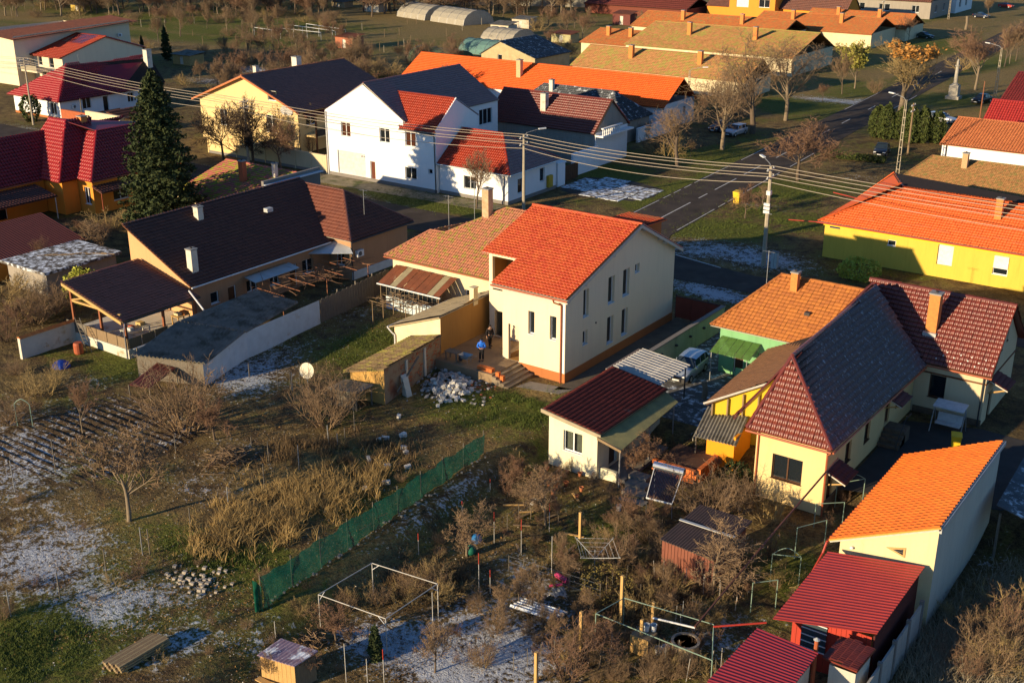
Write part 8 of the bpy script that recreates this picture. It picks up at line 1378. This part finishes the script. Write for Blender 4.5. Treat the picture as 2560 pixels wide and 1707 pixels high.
# vine pergola by the dark house and lattice by the old house
def pergola(name, label, x0, x1, y0, y1, z, nb, m, vm, seed):
    t = thing(name, label, 'pergola', ((x0+x1)/2, (y0+y1)/2, 0)); rd = random.Random(seed)
    for x in (x0, x1):
        for y in (y0, (y0+y1)/2, y1): part('post', MB().tube([(x,y,-.1),(x,y,z)], .045, 5), m, t)
    for k in range(nb): y = y0+(y1-y0)*k/(nb-1); part('beam', MB().tube([(x0-.3,y,z+.05),(x1+.3,y,z-.1)], .03, 5), m, t)
    vb = MB()
    for k in range(70):
        q = np.array([rd.uniform(x0, x1), rd.uniform(y0, y1), z+rd.uniform(-.25, .15)]); P = [q]; d = np.array([rd.gauss(0, .3), rd.gauss(0, .4), 0])
        for j in range(5): d = d+[rd.gauss(0, .14), rd.gauss(0, .14), rd.gauss(0, .06)]; P.append(P[-1]+d*.7)
        vb.tube(P, [.03, .026, .022, .018, .014, .008], 4, cap=False)
    part('vine', vb, vm, t, kind='stuff'); return t
pergola('vine_pergola', 'rusty pipe pergola with tangled bare vine before the long dark house', -29.8, -26.2, -2.5, 8.0, 2.3, 7, mat('rusty_post', (.3, .12, .06)), TWIGR, 3); pergola('vine_arbor', 'wooden arbor with vines in front of the rusty canopy', -19.8, -16.2, 1.4, 4.0, 1.9, 4, WOOD, TWIG, 4)
# tunnels and garden sheds behind
def tunnel(label, p0, p1, w_, h, m, seed):
    p0, p1 = np.array(p0), np.array(p1); d = (p1-p0)/np.linalg.norm(p1-p0); s = np.array([-d[1], d[0], 0]); t = thing('polytunnel', label, 'greenhouse', tuple((p0+p1)/2)); mb = MB(); n = 9; K = 9
    for i in range(n):
        for j in range(K): a = math.pi*j/(K-1); mb.v.append(tuple(p0+(p1-p0)*i/(n-1)+s*w_/2*math.cos(a)+np.array([0, 0, h*math.sin(a)*(1-.04*(i % 2))])))
    for i in range(n-1):
        for j in range(K-1): a = i*K+j; mb.f.append((a, a+1, a+K+1, a+K)); mb.r.append(0)
    mb.f += [tuple(range(K)), tuple((n-1)*K+j for j in range(K))]; mb.r += [0, 0]; part('cover', mb, m, t, sm=False)
    for i in range(0, n, 2): part('hoop', MB().tube([np.array(mb.v[i*K+j])+np.array([0, 0, .03]) for j in range(K)], .05, 4), STEEL, t)
    return t
FW = film('white_tunnel_film', (.62, .56, .44), .93); FG = film('green_tunnel_film', (.14, .20, .13), .95); FT = film('teal_tunnel_film', (.25, .45, .40), .93)
tunnel('dark green polytunnel nearest the white house roof', (-117.5,126,0), (-105.5,124.5,0), 8, 2.7, FG, 1); tunnel('teal polytunnel beside the stone barn', (-117,142,0), (-108,142,0), 8, 2.8, FT, 2); tunnel('white polytunnel behind the teal one', (-124.5,161,0), (-115,160,0), 9, 3, FW, 3)
for k in range(2): tunnel(['long cream polytunnel at the left of the far pair', 'long cream polytunnel at the right of the far pair'][k], (-175+k*15,192-k*4,0), (-162+k*16,188-k*4,0), 10, 3.6, FW, 4+k)
th = thing('glasshouse', 'very long pale glasshouse along the top edge', 'greenhouse', (-150, 240, 0)); mb = MB().prism([(-200,216,0),(-200,228,0),(-200,228,3.2),(-200,222,5),(-200,216,3.2)], (60,26,0)); part('cover', mb, film('pale_house_film', (.55, .50, .40), .95), th)
for k in range(16): x = -200+k*4; y = 216+k*26/15; part('rib', MB().tube([(x,y-.1,0),(x,y-.1,3.2),(x,y+6,5.05)], .08, 4), STEEL, th)
SHK = [('tm',700,330,240,(.42,.15,.08),'small brick shack with white door among the orchard'), ('tm',1760,250,150,(.6,.52,.38),'pale garden shack with a reddish roof left of the barn'), ('tm',650,50,5,(.5,.38,.22),'tan shack at the top of the gardens'), ('tm',880,80,20,(.6,.58,.5),'white junk shack beside the cream tunnels'), ('tr',140,190,120,(.55,.48,.36),'low pale shed right of the garden shack'), ('tr',420,290,220,(.42,.38,.2),'mossy roofed low barn behind the slate barn'), ('tr',830,170,60,(.16,.05,.04),'dark open shelter before the brown hall'), ('tl',565,75,25,(.55,.38,.08),'yellow hut among the trees at the wood edge'), ('tl',1300,440,360,(.5,.32,.12),'ruined ochre wall fragment beyond the crimson roof')]
for t, x, y, yt, c, lab in SHK:
    p = G(t, x, y, 0); h = max(1.6, min(3.2, hgt(t, x, y, yt, 0))); th = thing('garden_shack', lab, 'shack', tuple(p)); w_ = 2.6; house_walls(th, p[0]-w_, p[0]+w_, p[1]-1.8, p[1]+1.8, h*.85, mat('shack_%s' % lab[:9], c, None, 2, .9, .3, 15), ops={'S': [(p[0]-.5, p[0]+.5, .1, h*.7, 'door', OLDW)]}); sheet_face(th, [(p[0]-w_-.3,p[1]-2.1,h*.86),(p[0]+w_+.3,p[1]-2.1,h*.86),(p[0]+w_+.3,p[1]+2.1,h*1.05),(p[0]-w_-.3,p[1]+2.1,h*1.05)], RUST if c[0] < .5 else CORR, .3, .05)
rr = random.Random(21)
for k in range(70):
    x = rr.uniform(250, 1250); y = rr.uniform(60, 190); p = G('s', x, y, 0)
    if p[0] < -131 and p[1] < 85: continue
    solo('vineyard_post', MB().tube([(p[0],p[1],-.2),(p[0],p[1],rr.uniform(1.4, 2.0))], .07, 4), WOOD if k % 3 else CP, 'weathered post in the rows of the back gardens', 'post', tuple(p), 'posts in the back gardens')
for k, (a_, b_) in enumerate((((40,190),(220,215)), ((220,195),(500,225)), ((265,170),(600,215)), ((400,165),(670,205)))):
    p, q = G('tm', *a_, 1.8), G('tm', *b_, 1.8); th = thing('garden_rail', 'white horizontal pipe rail on posts in the back gardens', 'rail', (p[0], p[1], 0), 'white rails in the back gardens'); part('rail', MB().tube([p, q], .06, 4), LAMPW, th)
    for s in np.linspace(0, 1, 4): r_ = p+(q-p)*s; part('post', MB().tube([(r_[0],r_[1],-.1),(r_[0],r_[1],1.8)], .06, 4), LAMPW, th)

th = thing('low_lean_to', 'low dull red sheet roof on posts behind the tangled bush', 'shelter', (-21.5, -18.5, 0)); q = [G('ml', *c_) for c_ in ((870,1195,1.1),(1010,1215,1.0),(1190,1080,1.3),(1060,1045,1.5))]
sheet_face(th, q, mat('dull_red_sheet', (.12, .018, .014)), .3, .03)
for c_ in q: part('post', MB().tube([(c_[0], c_[1], -.1), (c_[0], c_[1], c_[2])], .05, 5), WOODG, th)

rr = random.Random(33); TERP = mat('pot_terracotta', (.45, .16, .07), None, 4, .8)
for k in range(16): p = G('br', rr.uniform(20, 520), rr.uniform(230, 480)); s_ = rr.uniform(.09, .17); solo('flower_pot', MB().lathe(tuple(p), [(s_*.65,0),(s_,s_*1.7),(s_*1.12,s_*1.75),(s_*1.1,s_*2),(s_*.9,s_*2),(s_*.6,s_*.4)], 10), TERP, 'terracotta flower pot on the ground before the garden house', 'flower pot', tuple(p), 'flower pots before the garden house')
for k in range(14): a_ = G('br', rr.uniform(30, 900), rr.uniform(400, 1100)); d = np.array([rr.gauss(0, 1), rr.gauss(0, 1), 0]); d /= np.linalg.norm(d); solo('loose_board', MB().obox(a_+[0,0,.08], (d*rr.uniform(.4, .9), np.array([-d[1], d[0], 0])*.07, np.array([0, 0, .02]))), WOOD if k % 2 else WOODP, 'loose board lying in the vegetable garden', 'board', tuple(a_), 'loose boards in the garden')
for k in range(30): p = G('br', rr.uniform(650, 1500), rr.uniform(880, 1560)); h = rr.uniform(.8, 1.6); solo('bean_cane', MB().tube([(p[0], p[1], p[2]-.1), (p[0]+rr.gauss(0, .06), p[1]+rr.gauss(0, .06), p[2]+h)], .016, 4), FRAMEW if k % 2 else WOODG, 'thin cane standing in the vegetable beds near the well', 'cane', tuple(p), 'canes in the vegetable beds')

for k, (a_, b_, n_) in enumerate((((20, 620), (420, 250), 7), ((640, 1300), (60, 1500), 8), ((30, 880), (600, 1060), 7))):
    p, q = G('br', *a_), G('br', *b_); th = thing('wire_fence', ('thin wire fence beside the stakes before the garden house', 'thin wire fence along the lower edge of the vegetable garden', 'thin wire fence across the frosty garden')[k], 'fence', tuple((p+q)/2))
    for i in range(n_): r_ = p+(q-p)*i/(n_-1); part('post', MB().tube([(r_[0], r_[1], r_[2]-.2), (r_[0], r_[1], r_[2]+1.1)], .025, 4), WOODG, th)
    for z_ in (.35, .7, 1.05): part('wire', MB().tube([p+[0, 0, z_], q+[0, 0, z_]], .008, 3), STEEL, th)
